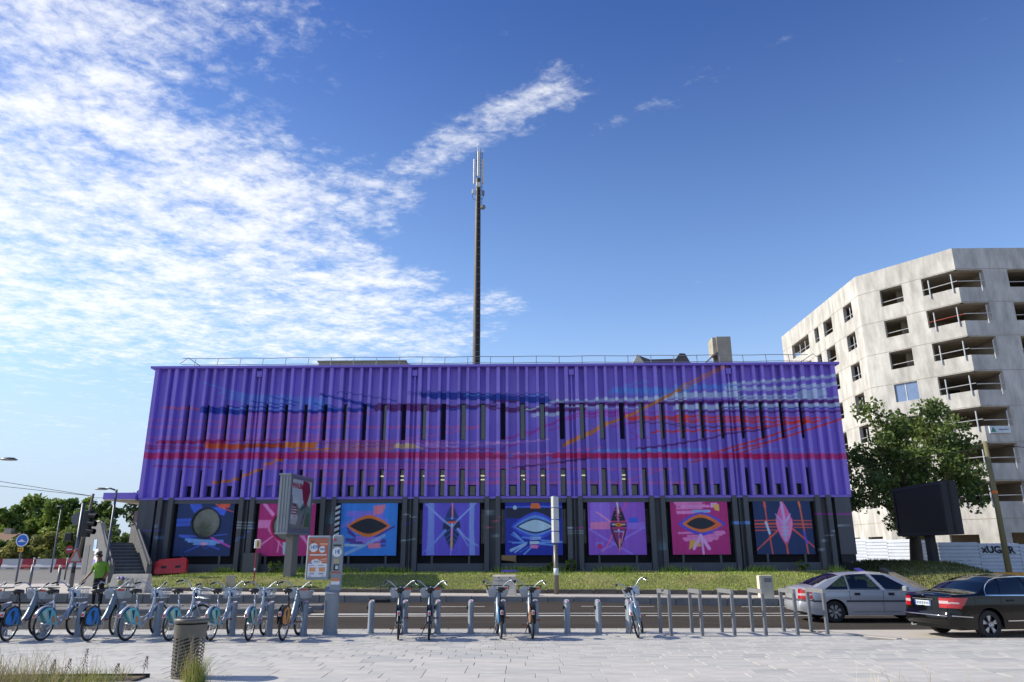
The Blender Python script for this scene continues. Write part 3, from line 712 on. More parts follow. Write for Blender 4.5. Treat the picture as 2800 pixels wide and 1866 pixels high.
ribs.sort()
for x,w in ribs:
    h=w/2; o=strip_mesh('rib',[(x-h-.03,YN+.05),(x-h,YF+.012),(x-h+.012,YF),(x+h-.012,YF),(x+h,YF+.012),(x+h+.03,YN+.05)],zs,MC,PAINT,None); P(o)
# wall panels between the ribs, with window openings
M_FRAME=mat('dark_window_frame',L(38,40,46),.5,var=.1)
def glass_mat(name,tint,mixf):
    m=bpy.data.materials.new(name); m.use_nodes=True; t=m.node_tree; t.nodes.clear()
    o=t.nodes.new('ShaderNodeOutputMaterial'); tr=t.nodes.new('ShaderNodeBsdfTransparent'); gl=t.nodes.new('ShaderNodeBsdfGlossy'); mx=t.nodes.new('ShaderNodeMixShader')
    lw=t.nodes.new('ShaderNodeFresnel'); lw.inputs[0].default_value=1.5; mr=t.nodes.new('ShaderNodeMapRange'); mr.inputs[1].default_value=0; mr.inputs[2].default_value=1; mr.inputs[3].default_value=mixf; mr.inputs[4].default_value=1
    n=t.nodes.new('ShaderNodeTexNoise'); n.inputs['Scale'].default_value=1.3; bp=t.nodes.new('ShaderNodeBump'); bp.inputs['Strength'].default_value=.03; t.links.new(n.outputs[0],bp.inputs['Height']); t.links.new(bp.outputs[0],gl.inputs['Normal'])
    tr.inputs[0].default_value=(*tint,1); gl.inputs['Roughness'].default_value=.02
    t.links.new(lw.outputs[0],mr.inputs[0]); t.links.new(mr.outputs[0],mx.inputs[0]); t.links.new(tr.outputs[0],mx.inputs[1]); t.links.new(gl.outputs[0],mx.inputs[2]); t.links.new(mx.outputs[0],o.inputs[0])
    return m
M_GLASS=glass_mat('window_glass',(.40,.46,.46),.06)
M_GLASSH=glass_mat('tinted_glass',(.14,.19,.19),.08)
M_LOUV=mat('louvre',L(52,46,104),.6,var=.1)
def window(x0,x1,z0,z1,louvre=False,yy=None):
    yy=yy or YN+.13
    b=MB(); f=.035
    for a in ((x0,x0+f,z0,z1),(x1-f,x1,z0,z1),(x0+f,x1-f,z0,z0+f),(x0+f,x1-f,z1-f,z1)): b.bb(a[0],a[1],yy-.03,yy+.03,a[2],a[3])
    w=P(b.build('louvre_window' if louvre else 'window',M_FRAME,None))
    if louvre:
        n=int((z1-z0)/.075)
        b=MB()
        for i in range(n): b.box(((x0+x1)/2,yy-.02,z0+.05+i*.075),(x1-x0-.06,.05,.012),M=Matrix.Rotation(R(-35),3,'X'))
        o=b.build('louvre_blades',M_LOUV,None); o.parent=w
        b=MB(); b.bb(x0,x1,yy+.035,yy+.05,z0,z1); o=b.build('backing',M_FRAME,None); o.parent=w
    else:
        b=MB(); b.add([(x0+f,yy,z0+f),(x1-f,yy,z0+f),(x1-f,yy,z1-f),(x0+f,yy,z1-f)],[(0,1,2,3)]); o=b.build('pane',M_GLASS if z0<6 else M_GLASSH,None,fixn=False); o.parent=w
    return w
def wall_piece(x0,x1,y,z0,z1):
    n=max(2,int((z1-z0)/.034)+1); nx=max(2,int((x1-x0)/.09)+1)
    o=strip_mesh('wall_panel',[(xx,y) for xx in np.linspace(x0,x1,nx)],list(np.linspace(z0,z1,n)),MC,PAINT,None,caps=False); P(o)
    return o
def reveal(x0,x1,z0,z1,y):
    b=MB(); d=.2
    b.bb(x0-.02,x0,y+.002,y+d,z0,z1); b.bb(x1,x1+.02,y+.002,y+d,z0,z1); b.bb(x0,x1,y+.002,y+d,z1,z1+.02); b.bb(x0,x1,y+.002,y+d,z0-.02,z0)
    P(b.build('reveal',M_PURP,None))
M_PURP=mat('purple_paint',L(138,116,218),.6,var=.06)
LOUV=set(['2b','2d','3b','3d','4b','5a','5d','6c'])
gi=0
for i in range(len(ribs)-1):
    (xa,wa),(xb,wb)=ribs[i],ribs[i+1]; x0=xa+wa/2+.02; x1=xb-wb/2-.02; mid=(xa+xb)/2; gap=xb-xa
    k=min(range(9),key=lambda q:abs(BK[q]-mid)); pair=abs(BK[k]-mid)<.05
    m=int((mid-BK[0])//MOD); off=(mid-BK[0])-m*MOD if 0<=m<8 else -1
    slots=[.515,1.5575,2.5975,3.6475]
    s=[j for j,v in enumerate(slots) if abs(off-v)<.12] if off>=0 else []
    if s:
        key='%d%s'%(m+1,'abcd'[s[0]])
        for z0,z1 in ((ZB,4.56),(5.94,7.45),(9.38,ZT)): wall_piece(x0,x1,YN,z0,z1)
        window(x0,x1,7.45,9.38,louvre=key in LOUV); window(x0,x1,4.56,5.94)
    elif pair or off<0:
        wall_piece(x0,x1,YW,ZB,ZT)
    else:
        blank=(m+1,round(off,1)) in ((4,1.0),(5,3.1),(2,1.0))
        if blank: wall_piece(x0,x1,YW,5.11,ZT); wall_piece(x0,x1,YN+.06,ZB,5.11)
        else:
            wall_piece(x0,x1,YW,5.11,ZT); wall_piece(x0,x1,YW,ZB,4.56); window(x0+.02,x1-.02,4.56,5.11)
            b=MB(); b.bb(x0,x1,YW+.002,YN+.1,5.095,5.11); P(b.build('lintel',M_FRAME,None))
# cornice, side walls, roof, rooms
b=MB(); b.bb(BX0-.18,BX1+.18,37.60,38.4,ZT,ZT+.12); P(b.build('cornice',M_PURP,None))
b=MB(); b.bb(BX0-.17,BX1+.17,38.41,52,ZT+.02,ZT+.10); P(b.build('roof',mat('roof_felt',L(110,108,104),.9),None))
b=MB(); b.bb(BX0,BX0+.2,38.2,52,ZB,ZT); P(b.build('side_wall',M_PURP,None))
b=MB(); b.bb(BX1-.2,BX1,38.2,52,ZB,ZT); P(b.build('side_wall',M_PURP,None))
b=MB(); b.bb(BX0,BX1,51.7,52,.8,ZT); P(b.build('rear_wall',M_PURP,None))
b=MB(); b.bb(BX0+.02,BX1-.02,37.78,52,4.40,4.505); P(b.build('storey_slab',M_PURP,None))
M_ROOM=mat('office_interior',L(66,66,64),.8)
b=MB(); b.bb(BX0+.2,BX1-.2,38.45,46,6.0,7.3); P(b.build('ceiling_slab',M_ROOM,None))
b=MB(); b.bb(BX0+.2,BX1-.2,46,46.2,4.51,ZT); P(b.build('inner_wall',M_ROOM,None))
b=MB(); b.bb(BX0+.2,BX1-.2,38.45,46,9.6,9.7); P(b.build('ceiling_slab',M_ROOM,None))
M_TUBE=mat('lit_tube',(1,.86,.5),emit=1.5)
for k in range(6):
    for yy in (41.9,44.2):
        b=MB(); x=-8.2+2.6*k+(.5 if yy>43 else 0); b.bb(x,x+(1.7 if yy<43 else .9),yy-.06,yy+.06,5.93,5.985); P(b.build('ceiling_tube',M_TUBE,None))
# rainwater pipes with hopper heads on every other column
for k in (1,3,5,7):
    x=BK[k]
    b=MB(); b.bev((x,37.86,10.98),(.28,.2,.3),.01); h=P(b.build('hopper_head',M_PURP,None))
    zz=list(np.linspace(ZB,10.86,180)); o=strip_mesh('rain_pipe',[(x+.05*math.cos(a),37.89-.05*math.sin(a)) for a in np.linspace(math.pi,0,7)],zz,MC,PAINT,None); P(o)
# ---------------------------------------------------------------- dark ground floor
BC=Canvas(BX0-.2,BX1+.2,.6,ZB+.1,.02,(86,88,94))
def bl(pts,w,col,al=.9): BC.line(pts,w,col,al)
for dz in (3.27,3.12,2.99): bl([(-14.45,dz+.02),(-13.4,dz-.02)],.05,(176,190,196))
bl([(-14.5,2.3),(-14.2,2.55),(-14.05,2.5),(-13.85,2.8),(-13.6,3.1)],.06,(92,130,216))
bl([(-9.6,4.35),(-9.65,3.2)],.04,(110,150,170)); bl([(-9.72,3.0),(-9.72,2.4)],.12,(170,40,120),.8)
bl([(-5.95,3.7),(-5.65,3.55),(-5.35,3.45)],.05,(190,205,210)); bl([(-5.98,3.1),(-5.7,3.2),(-5.35,3.35)],.04,(98,84,190)); bl([(-6.05,2.35),(-5.7,2.38),(-5.3,2.45)],.05,(176,190,196))
bl([(-1.78,4.1),(-1.45,3.0),(-1.15,2.05)],.035,(150,172,182)); bl([(-1.78,4.1),(-1.66,3.75)],.07,(176,195,200)); bl([(-1.25,2.4),(-1.15,2.05)],.06,(176,195,200)); bl([(-1.8,2.85),(-1.5,3.1),(-1.1,3.5)],.06,(196,100,120))
bl([(2.25,2.94),(2.6,2.94)],.07,(180,195,220)); bl([(2.85,2.95),(3.15,2.95)],.08,(180,60,160)); 
for dz in (2.8,2.68): bl([(2.25,dz),(3.15,dz)],.05,(150,160,165))
bl([(6.75,4.4),(6.8,3.4),(6.9,2.6),(7.0,1.9)],.06,(110,140,150)); bl([(6.82,3.6),(6.9,3.0)],.06,(190,110,140)); bl([(6.78,4.2),(6.83,3.7)],.12,(120,150,165),.7); bl([(6.95,2.5),(7.0,1.9)],.11,(120,150,165),.7)
bl([(10.65,3.15),(10.95,3.15)],.16,(110,160,226)); bl([(11.15,3.15),(11.45,3.15)],.16,(110,160,226))
bl([(14.7,3.58),(16.6,3.55)],.07,(170,48,170)); bl([(14.75,1.75),(15.1,2.4),(15.4,2.55),(15.6,2.75),(15.8,3.0),(16.55,4.05)],.05,(160,180,190))
bl([(-19.2,4.4),(-18.9,3.6)],.06,(130,150,180)); bl([(-18.6,3.2),(-18.1,2.0)],.06,(120,150,190)); bl([(-19.3,2.9),(-18.3,2.88)],.05,(98,84,190))
zcol=list(np.linspace(.7,4.50,120))
M_DARK=mat('anthracite_paint',L(82,85,92),.6,var=.1,scale=2)
M_DARK2=mat('black_recess',L(34,36,42),.7,var=.15)
for k in range(9):
    for s in (-1,1):
        x=BK[k]+s*.28; h=.115
        P(strip_mesh('column',[(x-h,38.2),(x-h,37.72),(x+h,37.72),(x+h,38.2)],zcol,BC,PAINT,None))
    P(strip_mesh('recess_panel',[(BK[k]-.165,38.0),(BK[k]+.165,38.0)],zcol,BC,PAINT,None,caps=False))
    if k in (1,3,5,7): P(strip_mesh('rain_pipe',[(BK[k]+.05*math.cos(a),37.89-.05*math.sin(a)) for a in np.linspace(math.pi,0,7)],zcol,BC,PAINT,None))
P(strip_mesh('end_wall_panel',[(BX0+.12,37.80),(BK[0]-.55,37.80)],zcol,BC,PAINT,None,caps=False))
P(strip_mesh('end_wall_panel',[(BK[8]+.6,37.80),(BX1-.1,37.80)],list(np.linspace(1.62,4.5,100)),BC,PAINT,None,caps=False))
b=MB(); b.bb(BK[8]+.62,BX1-.14,37.85,38.0,1.24,1.62); P(b.build('vent_grille',M_DARK2,None))
b=MB(); b.bb(BX0+.1,BX1-.08,38.62,39,.5,4.5); P(b.build('ground_floor_wall',M_DARK2,None))
b=MB(); b.bb(BX0+.1,BX0+.3,39,52,.5,4.4); b.bb(BX1-.3,BX1-.08,39,52,.5,4.4); P(b.build('ground_floor_side',M_DARK,None))
# little windows of the ground floor that show beside the panels
for k in range(8):
    c=BK[k]+MOD/2
    b=MB(); b.bb(BK[k]+.42,BK[k+1]-.42,37.80,38.1,.55,1.25); P(b.build('plinth_wall',M_DARK,None))
    b=MB(); b.bb(BK[k]+.42,BK[k+1]-.42,37.82,38.15,4.2,4.40); P(b.build('head_beam',M_DARK,None))
    for q in (-.93,.93):
        b=MB(); b.bb(c+q-.05,c+q+.05,37.83,37.92,1.25,1.66); P(b.build('screen_post',M_DARK,None))
    b=MB(); x=BK[k]+.44
    while x<BK[k+1]-.42: b.bb(x,x+.022,37.97,37.99,1.25,4.2); x+=.085
    o=P(b.build('bar_screen',M_DARK2,None)); o['kind']='stuff'
    for s in (-1,1):
        x=c+s*1.62
        b=MB(); b.bb(x-.16,x+.16,38.58,38.615,2.2,3.9); P(b.build('window',mat('ground_floor_pane',L(110,118,118),.15,var=.5,scale=2.5,spec=.8),None))
b=MB(); b.bb(-13.75,-13.0,37.3,37.75,.75,1.78); P(b.build('service_cabinet',M_DARK,None))
# ---------------------------------------------------------------- the eight painted panels
S_=2.88; PZ0=1.63
class PC(Canvas):
    def __init__(s,col): super().__init__(0,S_,0,S_,.02,col)
    def q(s,p): return [(u*S_,(1-v)*S_) for u,v in p]
    def l(s,p,w,col,al=1.,rag=.15,w1=None): s.line(s.q(p),w*S_,col,al,rag,None if w1 is None else w1*S_)
    def p(s,p,col,al=1.): s.poly(s.q(p),col,al)
    def le(s,u,v,h,a,d,col,vert=False,pw=1.6): s.lens(u*S_,(1-v)*S_,h*S_,a*S_,d*S_,col,vert,pw)
    def e(s,u,v,a,d,col,al=1.): s.ell(u*S_,(1-v)*S_,a*S_,d*S_,col,al)
def mural_1():
    c=PC((18,42,88)); bl_=(52,86,190)
    for i in range(5): c.l([(.19+.04*i,.06),(.30+.035*i,.24)],.05,bl_,.9)
    for v in (.38,.41,.45,.48): c.l([(.0,v),(.25,v-.01)],.03,bl_,.9)
    c.p([(.6,.17),(.78,.16),(.86,.22),(.83,.31),(.75,.30)],bl_); c.l([(.58,.04),(.75,.17),(.99,.25)],.03,(210,80,60),w1=.01); c.p([(.74,.07),(.93,.06),(.91,.17),(.80,.19),(.72,.16)],(206,80,60))
    for a in (((.08,.65),(.5,.67),(.92,.63)),((.1,.66),(.45,.76),(.85,.72)),((.2,.69),(.55,.74),(.88,.78))): c.l(a,.035,(60,96,196),.85,w1=.012)
    for a in (((.2,.72),(.85,.75)),((.25,.75),(.8,.77)),((.35,.79),(.72,.80))): c.l(a,.035,(104,150,224),.9)
    c.l([(.63,.68),(.98,.84)],.03,(178,64,170)); c.e(.52,.79,.06,.025,(222,140,178)); c.l([(.45,.82),(.2,.93)],.03,bl_,.8,w1=.01); c.l([(.62,.82),(.8,.88)],.03,bl_,.8); c.l([(.5,.83),(.56,.88),(.62,.83)],.01,bl_,.8)
    return c
def mural_2():
    c=PC((158,32,104)); p=(216,122,180)
    for i in range(3): c.l([(.04+.02*i,.06+.03*i),(.24+.01*i,.30)],.05,p,.8)
    for v in (.42,.46,.50): c.l([(.0,v),(.24,v)],.06,p,.8)
    c.l([(.2,.55),(.46,.85)],.05,p,.8,w1=.02); c.l([(.0,.87),(.27,.67)],.04,p,.85,w1=.02); c.l([(.4,.7),(.38,.93)],.025,p,.8)
    c.l([(.48,.7),(.5,.95)],.05,(150,180,232)); c.l([(.545,.72),(.55,.9)],.035,(222,110,50)); c.l([(.58,.72),(.6,.82),(.55,.95)],.015,(206,160,210))
    for i in range(4): c.l([(.76+.02*i,.66),(.95,.84+.03*i)],.03,p,.8)
    for i in range(3): c.l([(.75,.2-.05*i),(.96,.1-.03*i)],.03,p,.8)
    c.e(.5,.48,.29,.29,(178,18,92)); return c
def mural_3():
    c=PC((46,116,212)); pu=(118,104,202)
    for v in (.26,.28,.305,.32): c.l([(.12,v),(.75,v)],.04,pu,.8)
    c.l([(.03,.51),(.25,.36),(.5,.32)],.06,pu,.8); c.l([(.55,.3),(.82,.42)],.06,pu,.8)
    c.p([(.57,.15),(.70,.14),(.78,.13),(.78,.19),(.72,.29),(.57,.31)],(222,110,132))
    for a in (((.13,.54),(.28,.68),(.6,.7),(.95,.51)),((.14,.6),(.3,.7),(.55,.73)),((.12,.72),(.4,.74)),((.13,.75),(.45,.77)),((.2,.79),(.5,.80)),((.6,.74),(.8,.74)),((.55,.77),(.8,.77)),((.5,.84),(.8,.83))): c.l(a,.035,(74,32,116),.95)
    for a in (((.3,.69),(.68,.71)),((.3,.74),(.72,.73)),((.42,.77),(.7,.75))): c.l(a,.04,(140,112,204),.9)
    c.l([(.07,.82),(.42,.83)],.04,(150,176,232),.9); c.l([(.12,.97),(.5,.80),(.78,.66)],.05,(128,160,228),.85); c.p([(.5,.80),(.72,.78),(.73,.87),(.51,.88)],(220,112,140))
    c.le(.50,.50,.385,.19,.19,(212,104,40)); c.le(.50,.50,.335,.132,.132,(20,26,40)); return c
def mural_4():
    c=PC((84,72,176)); lb=(122,146,224)
    for i in range(9): 
        c.l([(.09+.012*i,.01),(.10+.012*i,.5),(.08+.016*i,.99)],.012,lb,.8); c.l([(.83+.009*i,.01),(.82+.009*i,.5),(.83+.011*i,.99)],.012,lb,.8)
    c.le(.51,.53,.40,.155,.155,(20,36,70),True,1.5)
    for i in range(4): 
        c.l([(.5-.01,.2+.05*i),(.39+.02*i,.42+.01*i)],.008,(46,74,150)); c.l([(.53,.2+.05*i),(.63-.02*i,.42+.01*i)],.008,(46,74,150))
        c.l([(.5,.55+.08*i),(.39+.02*i,.63+.08*i)],.018,(46,80,160)); c.l([(.54,.55+.08*i),(.64-.02*i,.63+.08*i)],.018,(46,80,160))
    c.l([(.4,.38),(.62,.38)],.02,(60,80,170)); c.l([(.05,.13),(.35,.4),(.52,.52)],.035,lb,.95); c.l([(.96,.08),(.6,.42),(.52,.52)],.03,lb,.95)
    c.l([(.4,.58),(.2,.80),(.02,.95)],.045,(104,136,224),.9,w1=.01); c.l([(.62,.56),(.75,.70),(.97,.84)],.05,lb,.85,w1=.02); c.l([(.65,.6),(.8,.84)],.02,lb,.8)
    c.l([(.515,.03),(.52,.35)],.028,(224,120,140)); c.e(.515,.375,.022,.022,(104,140,232)); c.l([(.45,.445),(.58,.44)],.035,(216,84,50)); c.l([(.515,.47),(.51,.9)],.035,(206,130,180)); c.l([(.515,.47),(.515,.52)],.035,(150,176,236)); c.l([(.515,.72),(.515,.85)],.028,(230,150,60)); c.l([(.51,.87),(.50,.99)],.018,(130,130,220)); return c
def mural_5():
    c=PC((20,36,140)); lb=(92,136,232)
    c.p([(.02,.20),(.98,.20),(.98,.37),(.02,.38)],(22,28,52)); c.l([(0,.185),(1,.19)],.02,(64,90,196)); c.l([(.2,.19),(.5,.165),(1,.185)],.012,(64,90,196)); c.e(.17,.195,.034,.034,(150,180,240)); c.p([(.46,.12),(.59,.12),(.61,.16),(.62,.21),(.44,.21),(.45,.16)],(222,96,44))
    c.le(.53,.52,.43,.25,.23,(52,70,180)); c.le(.53,.52,.385,.195,.165,(84,126,226)); c.le(.53,.52,.345,.14,.12,(18,28,50)); c.le(.53,.52,.30,.115,.09,(156,182,236))
    c.l([(.15,.63),(.32,.78)],.045,lb,w1=.03); c.l([(.1,.65),(.3,.77)],.012,lb); c.l([(.13,.79),(.38,.79)],.025,lb); c.l([(.1,.92),(.36,.80)],.05,(130,166,238),w1=.03); c.l([(.17,.95),(.36,.82)],.025,(130,166,238)); c.l([(.05,.77),(.12,.78)],.01,lb)
    c.p([(.43,.69),(.63,.69),(.61,.74),(.43,.75)],(120,152,230)); c.l([(.3,.7),(.45,.72)],.03,(84,120,220)); c.p([(.43,.77),(.58,.77),(.60,.81),(.43,.82)],(164,186,238)); c.l([(.6,.79),(.98,.78)],.03,lb); c.l([(.6,.81),(.9,.84)],.025,lb); c.l([(.62,.75),(.9,.77)],.02,lb); c.p([(.43,.83),(.60,.83),(.55,.89),(.44,.88)],(220,110,160)); c.p([(.54,.83),(.60,.83),(.57,.87)],(170,60,170)); c.l([(.44,.88),(.33,.98)],.03,lb); c.l([(.42,.85),(.25,.95)],.015,(70,100,200)); return c
def mural_6():
    c=PC((124,74,172)); lv=(136,110,208)
    for i in range(15): c.l([(.05+.01*random.random(),.05+.027*i),(.37+.02*random.random(),.055+.027*i)],.022,lv,.85,.3)
    for i in range(6): c.l([(.05,.46+.02*i),(.37,.45+.022*i)],.02,(212,120,156),.85); c.l([(.7,.47+.018*i),(.98,.46+.02*i)],.014,lv,.8)
    c.l([(.02,.57),(.45,.82),(.75,.99)],.03,lv,.9); c.l([(.98,.54),(.62,.73),(.22,.93)],.03,lv,.9); c.l([(.16,.28),(.4,.45)],.025,(222,130,170)); c.p([(.72,.37),(.87,.37),(.87,.46),(.72,.46)],(52,80,190))
    c.p([(.13,.79),(.25,.79),(.25,.86),(.13,.86)],(120,110,206)); c.e(.19,.855,.05,.045,(166,44,110)); c.l([(.70,.06),(.55,.42)],.02,(196,66,120)); c.l([(.5,.5),(.35,.8),(.24,.95)],.035,(206,90,150),w1=.012)
    c.le(.53,.52,.40,.14,.14,(22,24,44),True,1.6); c.p([(.4,.45),(.67,.45),(.63,.62),(.53,.88),(.43,.62)],(120,30,86)); c.p([(.41,.46),(.66,.46),(.66,.53),(.41,.53)],(26,26,44)); c.e(.535,.495,.07,.028,(216,130,40)); c.e(.535,.495,.03,.008,(40,34,30)); c.l([(.43,.49),(.46,.49)],.025,(150,190,236)); c.l([(.61,.49),(.64,.49)],.02,(236,170,190))
    c.l([(.40,.44),(.68,.44)],.018,(190,60,120)); c.l([(.42,.55),(.66,.55)],.018,(176,56,120)); c.l([(.52,.03),(.52,.12)],.022,(222,100,70)); c.l([(.52,.1),(.54,.3)],.03,(182,190,226)); c.l([(.515,.2),(.53,.44)],.018,(216,110,160)); 
    for i in range(5): c.l([(.5-.02*(i%2),.2+.045*i),(.56+.02*(i%2),.21+.045*i)],.01,(206,90,140))
    c.e(.53,.585,.015,.015,(190,200,236)); c.l([(.46,.605),(.6,.615)],.02,(110,150,214)); c.l([(.53,.63),(.53,.85)],.014,(206,120,180)); c.l([(.53,.68),(.53,.72)],.02,(50,80,190)); c.l([(.55,.74),(.53,.92)],.022,(226,140,60)); c.l([(.62,.6),(.57,.8)],.014,(200,130,190)); c.l([(.53,.9),(.52,.99)],.014,(186,80,120)); return c
def mural_7():
    c=PC((160,34,106)); p=(214,124,180)
    for v,a,b_ in ((.10,.09,.62),(.13,.09,.55),(.19,.2,.68),(.17,.12,.6),(.22,.12,.55),(.28,.12,.6),(.30,.13,.42)): c.l([(a,v),(b_,v-.005)],.04,p,.8 if v!=.19 else 1)
    c.l([(.40,.27),(.68,.27)],.045,(116,158,226)); c.p([(.71,.13),(.82,.125),(.82,.2),(.71,.21)],(222,150,200)); c.p([(.74,.155),(.86,.15),(.86,.27),(.78,.25)],(226,156,80))
    for v,a,b_ in ((.64,.12,.9),(.69,.28,.86),(.73,.2,.8),(.66,.75,.92),(.76,.22,.78),(.79,.45,.68)): c.l([(a,v),(b_,v-.02)],.035,p,.8)
    c.le(.53,.485,.42,.2,.2,(70,66,178)); c.le(.53,.485,.34,.165,.145,(206,100,44)); c.l([(.75,.45),(.86,.5),(.7,.58)],.05,(196,84,50)); c.le(.52,.485,.255,.105,.09,(24,30,44),pw=2)
    c.p([(.31,.76),(.46,.76),(.5,.86),(.34,.88),(.28,.92)],(224,152,66)); c.l([(.50,.68),(.37,.9)],.05,(222,150,204)); c.l([(.50,.68),(.63,.9)],.055,(222,150,204)); c.l([(.51,.7),(.53,.99)],.035,(222,150,204)); return c
def mural_8():
    c=PC((18,42,84)); o=(206,80,56)
    for v in (.435,.485,.50,.545,.60): c.l([(.0,v),(.40,v-.005)],.016,o,.9); 
    for v in (.435,.485,.505,.55): c.l([(.68,v),(1.,v+.005)],.014,o,.9)
    c.l([(.42,.58),(.0,.93)],.03,o,w1=.015); c.l([(.66,.58),(.82,.72),(.99,.88)],.03,o,w1=.02)
    c.le(.52,.48,.385,.145,.145,(206,90,146),True,1.5); c.p([(.38,.4),(.52,.55),(.66,.4),(.66,.5),(.6,.7),(.52,.8),(.44,.7),(.38,.5)],(224,128,172),.6)
    c.l([(.5,.12),(.53,.45)],.045,(168,150,220)); 
    for i in range(3): c.l([(.38+.01*i,.32+.03*i),(.51,.46+.03*i)],.012,(160,150,222)); c.l([(.64-.01*i,.32+.03*i),(.53,.46+.03*i)],.012,(170,160,226))
    c.l([(.52,.47),(.52,.78)],.03,(140,160,226)); 
    for v in (.55,.61,.67): c.l([(.48,v),(.56,v)],.03,(144,164,228))
    c.l([(.525,.0),(.52,.14)],.022,(216,84,60)); c.l([(.52,.8),(.53,1)],.03,o); c.l([(.20,.08),(.21,.2)],.04,o); c.l([(.21,.2),(.22,.4),(.27,.99)],.02,o); c.l([(.2,.46),(.25,.65)],.04,(156,184,238)); c.l([(.80,.07),(.82,.2)],.032,(222,106,44)); c.l([(.82,.2),(.85,.6),(.88,.99)],.022,(216,96,50)); c.l([(.84,.62),(.88,.82)],.035,(74,66,180)); return c
PLAB=['navy painted panel with a round window and blue and orange strokes','crimson painted panel with a round window, half hidden by the billboard','bright blue painted panel with a black eye ringed in orange','purple painted panel with a dark leaf-shaped boat crossed by pale blue lines','deep blue painted panel with a pale eye and an orange block','violet painted panel with a dark upright boat and a crimson dot','crimson painted panel with a black and orange eye over pink strokes','dark navy painted panel with a pink leaf and orange lines']
PCEN=[BK[k]+MOD/2 for k in range(8)]
M_PORT=mat('port_glass',L(96,104,92),.12,var=.5,scale=1.4,spec=.9)
for k,fn in enumerate((mural_1,mural_2,mural_3,mural_4,mural_5,mural_6,mural_7,mural_8)):
    x0=PCEN[k]-S_/2; cv=fn(); cv.a=np.clip(cv.a*1.65+.004,0,.92); t=thing('mural_panel',PLAB[k],'mural panel',(PCEN[k],37.86,PZ0),0,'painted panels along the ground floor')
    hole=None
    if k<2:
        cu,cvv=(.52*S_,.565*S_) if k==0 else (.5*S_,.52*S_); hole=lambda u,v:math.hypot(u-cu,v-cvv)<.255*S_-.01
    o=grid_mesh('painted_board',(-S_/2,-.015,0),(S_,0,0),(0,0,S_),140,140,cv,PAINT,t,hole)
    b=MB()
    if k<2:
        for a in ((-S_/2,S_/2,0,cvv-.27*S_),(-S_/2,S_/2,cvv+.27*S_,S_),(-S_/2,-S_/2+cu-.27*S_,cvv-.27*S_,cvv+.27*S_),(-S_/2+cu+.27*S_,S_/2,cvv-.27*S_,cvv+.27*S_)): b.bb(a[0],a[1],-.013,.02,a[2],a[3])
    else: b.bb(-S_/2,S_/2,-.013,.02,0,S_)
    part('backing_board',b,M_DARK2,t)
    if k<2:
        b=MB(); r=.255*S_; b.lathe([(r+.03,-.05),(r+.03,.12),(r-.04,.12),(r-.04,-.05),(r+.03,-.05)],48,(cu-S_/2,0,cvv),'Y',caps=False); w=part('round_window',b,mat('port_frame_%d'%k,L(*((24,36,64) if k==0 else (150,20,80))),.5),t,True); autosmooth(w)
        b=MB(); b.lathe([(r-.03,.06),(r-.03,.08)],48,(cu-S_/2,0,cvv),'Y'); part('pane',b,M_PORT,w)
# cardboard sheet and litter in the screen
t=thing('cardboard_sheet','torn tan cardboard sheet stuck in the bars below the deep blue panel','cardboard',(-.75,37.78,1.28)); b=MB(); b.prism([(-.28,.12),(.42,.05),(.44,.34),(-.27,.36)],-.012,.0); part('sheet',b,mat('cardboard',L(150,120,84),.8),t)
t=thing('purple_board','purple painted board lying in the grass at the plinth','board',(-.6,37.3,gz(-.6,37.3))); b=MB(); b.box((0,0,.05),(.85,.12,.1),rz=.03); part('board',b,M_PURP,t)
# ---------------------------------------------------------------- roof: guard rail, plant boxes, chimney, mast, birds
M_GALV=mat('galvanised_steel',L(150,154,158),.4,.7,var=.1)
rail=thing('roof_guard_rail','thin galvanised guard rail along the flat roof edge','railing',(0,39.2,ZT+.12))
xs=np.arange(-18.2,16.0,1.27); 
for x in xs:
    b=MB(); b.tube([(x,-.18,0),(x+.02,.02,.85)],.022,6); part('post',b,M_GALV,rail)
for z,dy in ((.84,.02),(.45,-.07)):
    b=MB(); b.tube([(x,dy+.006*math.sin(x*3),z+.012*math.sin(x*1.9)) for x in np.arange(-18.9,16.1,.6)],.018,6); part('rail',b,M_GALV,rail)
for s,x in ((-1,-18.2),(1,15.8)):
    b=MB(); b.tube([(x+s*.7,-.3,.45),(x+s*.35,-.1,.85),(x-s*.9,-.1,.02)],.02,6); part('end_brace',b,M_GALV,rail)
M_CONC=mat('weathered_concrete',L(170,162,146),.9,var=.22,scale=1.2,bump=.4,bscale=18)
t=thing('roof_plant_box','long pale rooftop equipment housing behind the guard rail at left','roof unit',(-9.6,42.5,ZT+.1))
for i in range(4):
    b=MB(); b.bb(-2.6+1.32*i,-2.6+1.32*i+1.29,0,1.6,0,1.46); part('housing_panel',b,mat('beige_panel',L(168,160,140),.7),t)
b=MB(); b.bb(-2.68,2.7,-.08,1.7,1.46,1.54); part('lid',b,mat('beige_panel',0),t)
t=thing('roof_light_house','low grey pitched rooftop structure with pale gable behind the rail','roof unit',(8.7,46,ZT+.42))
b=MB(); b.prism([(-1.75,0),(-1.75,1.3),(-1.15,2.35),(-.4,1.2),(-.4,0)],-.5,1.6); part('gable',b,mat('pale_render',L(222,212,190),.8),t)
b=MB(); b.prism([(-1.1,2.3),(-.35,2.02),(1.35,2.05),(1.6,2.42),(1.95,2.4),(2.6,1.1),(2.6,0),(-.6,0),(-.6,1.5)],-.3,1.5); part('slate_roof',b,mat('slate',L(96,90,90),.85,var=.25,scale=2),t)
t=thing('concrete_chimney','tall stained concrete chimney block rising from the roof at right','chimney',(13.0,47,ZT+.1))
b=MB(); b.bb(-.05,.88,-.6,.7,0,4.05); part('shaft',b,M_CONC,t)
b=MB(); b.bb(-.30,-.06,-.5,.6,2.9,4.02); part('shoulder',b,M_CONC,t)
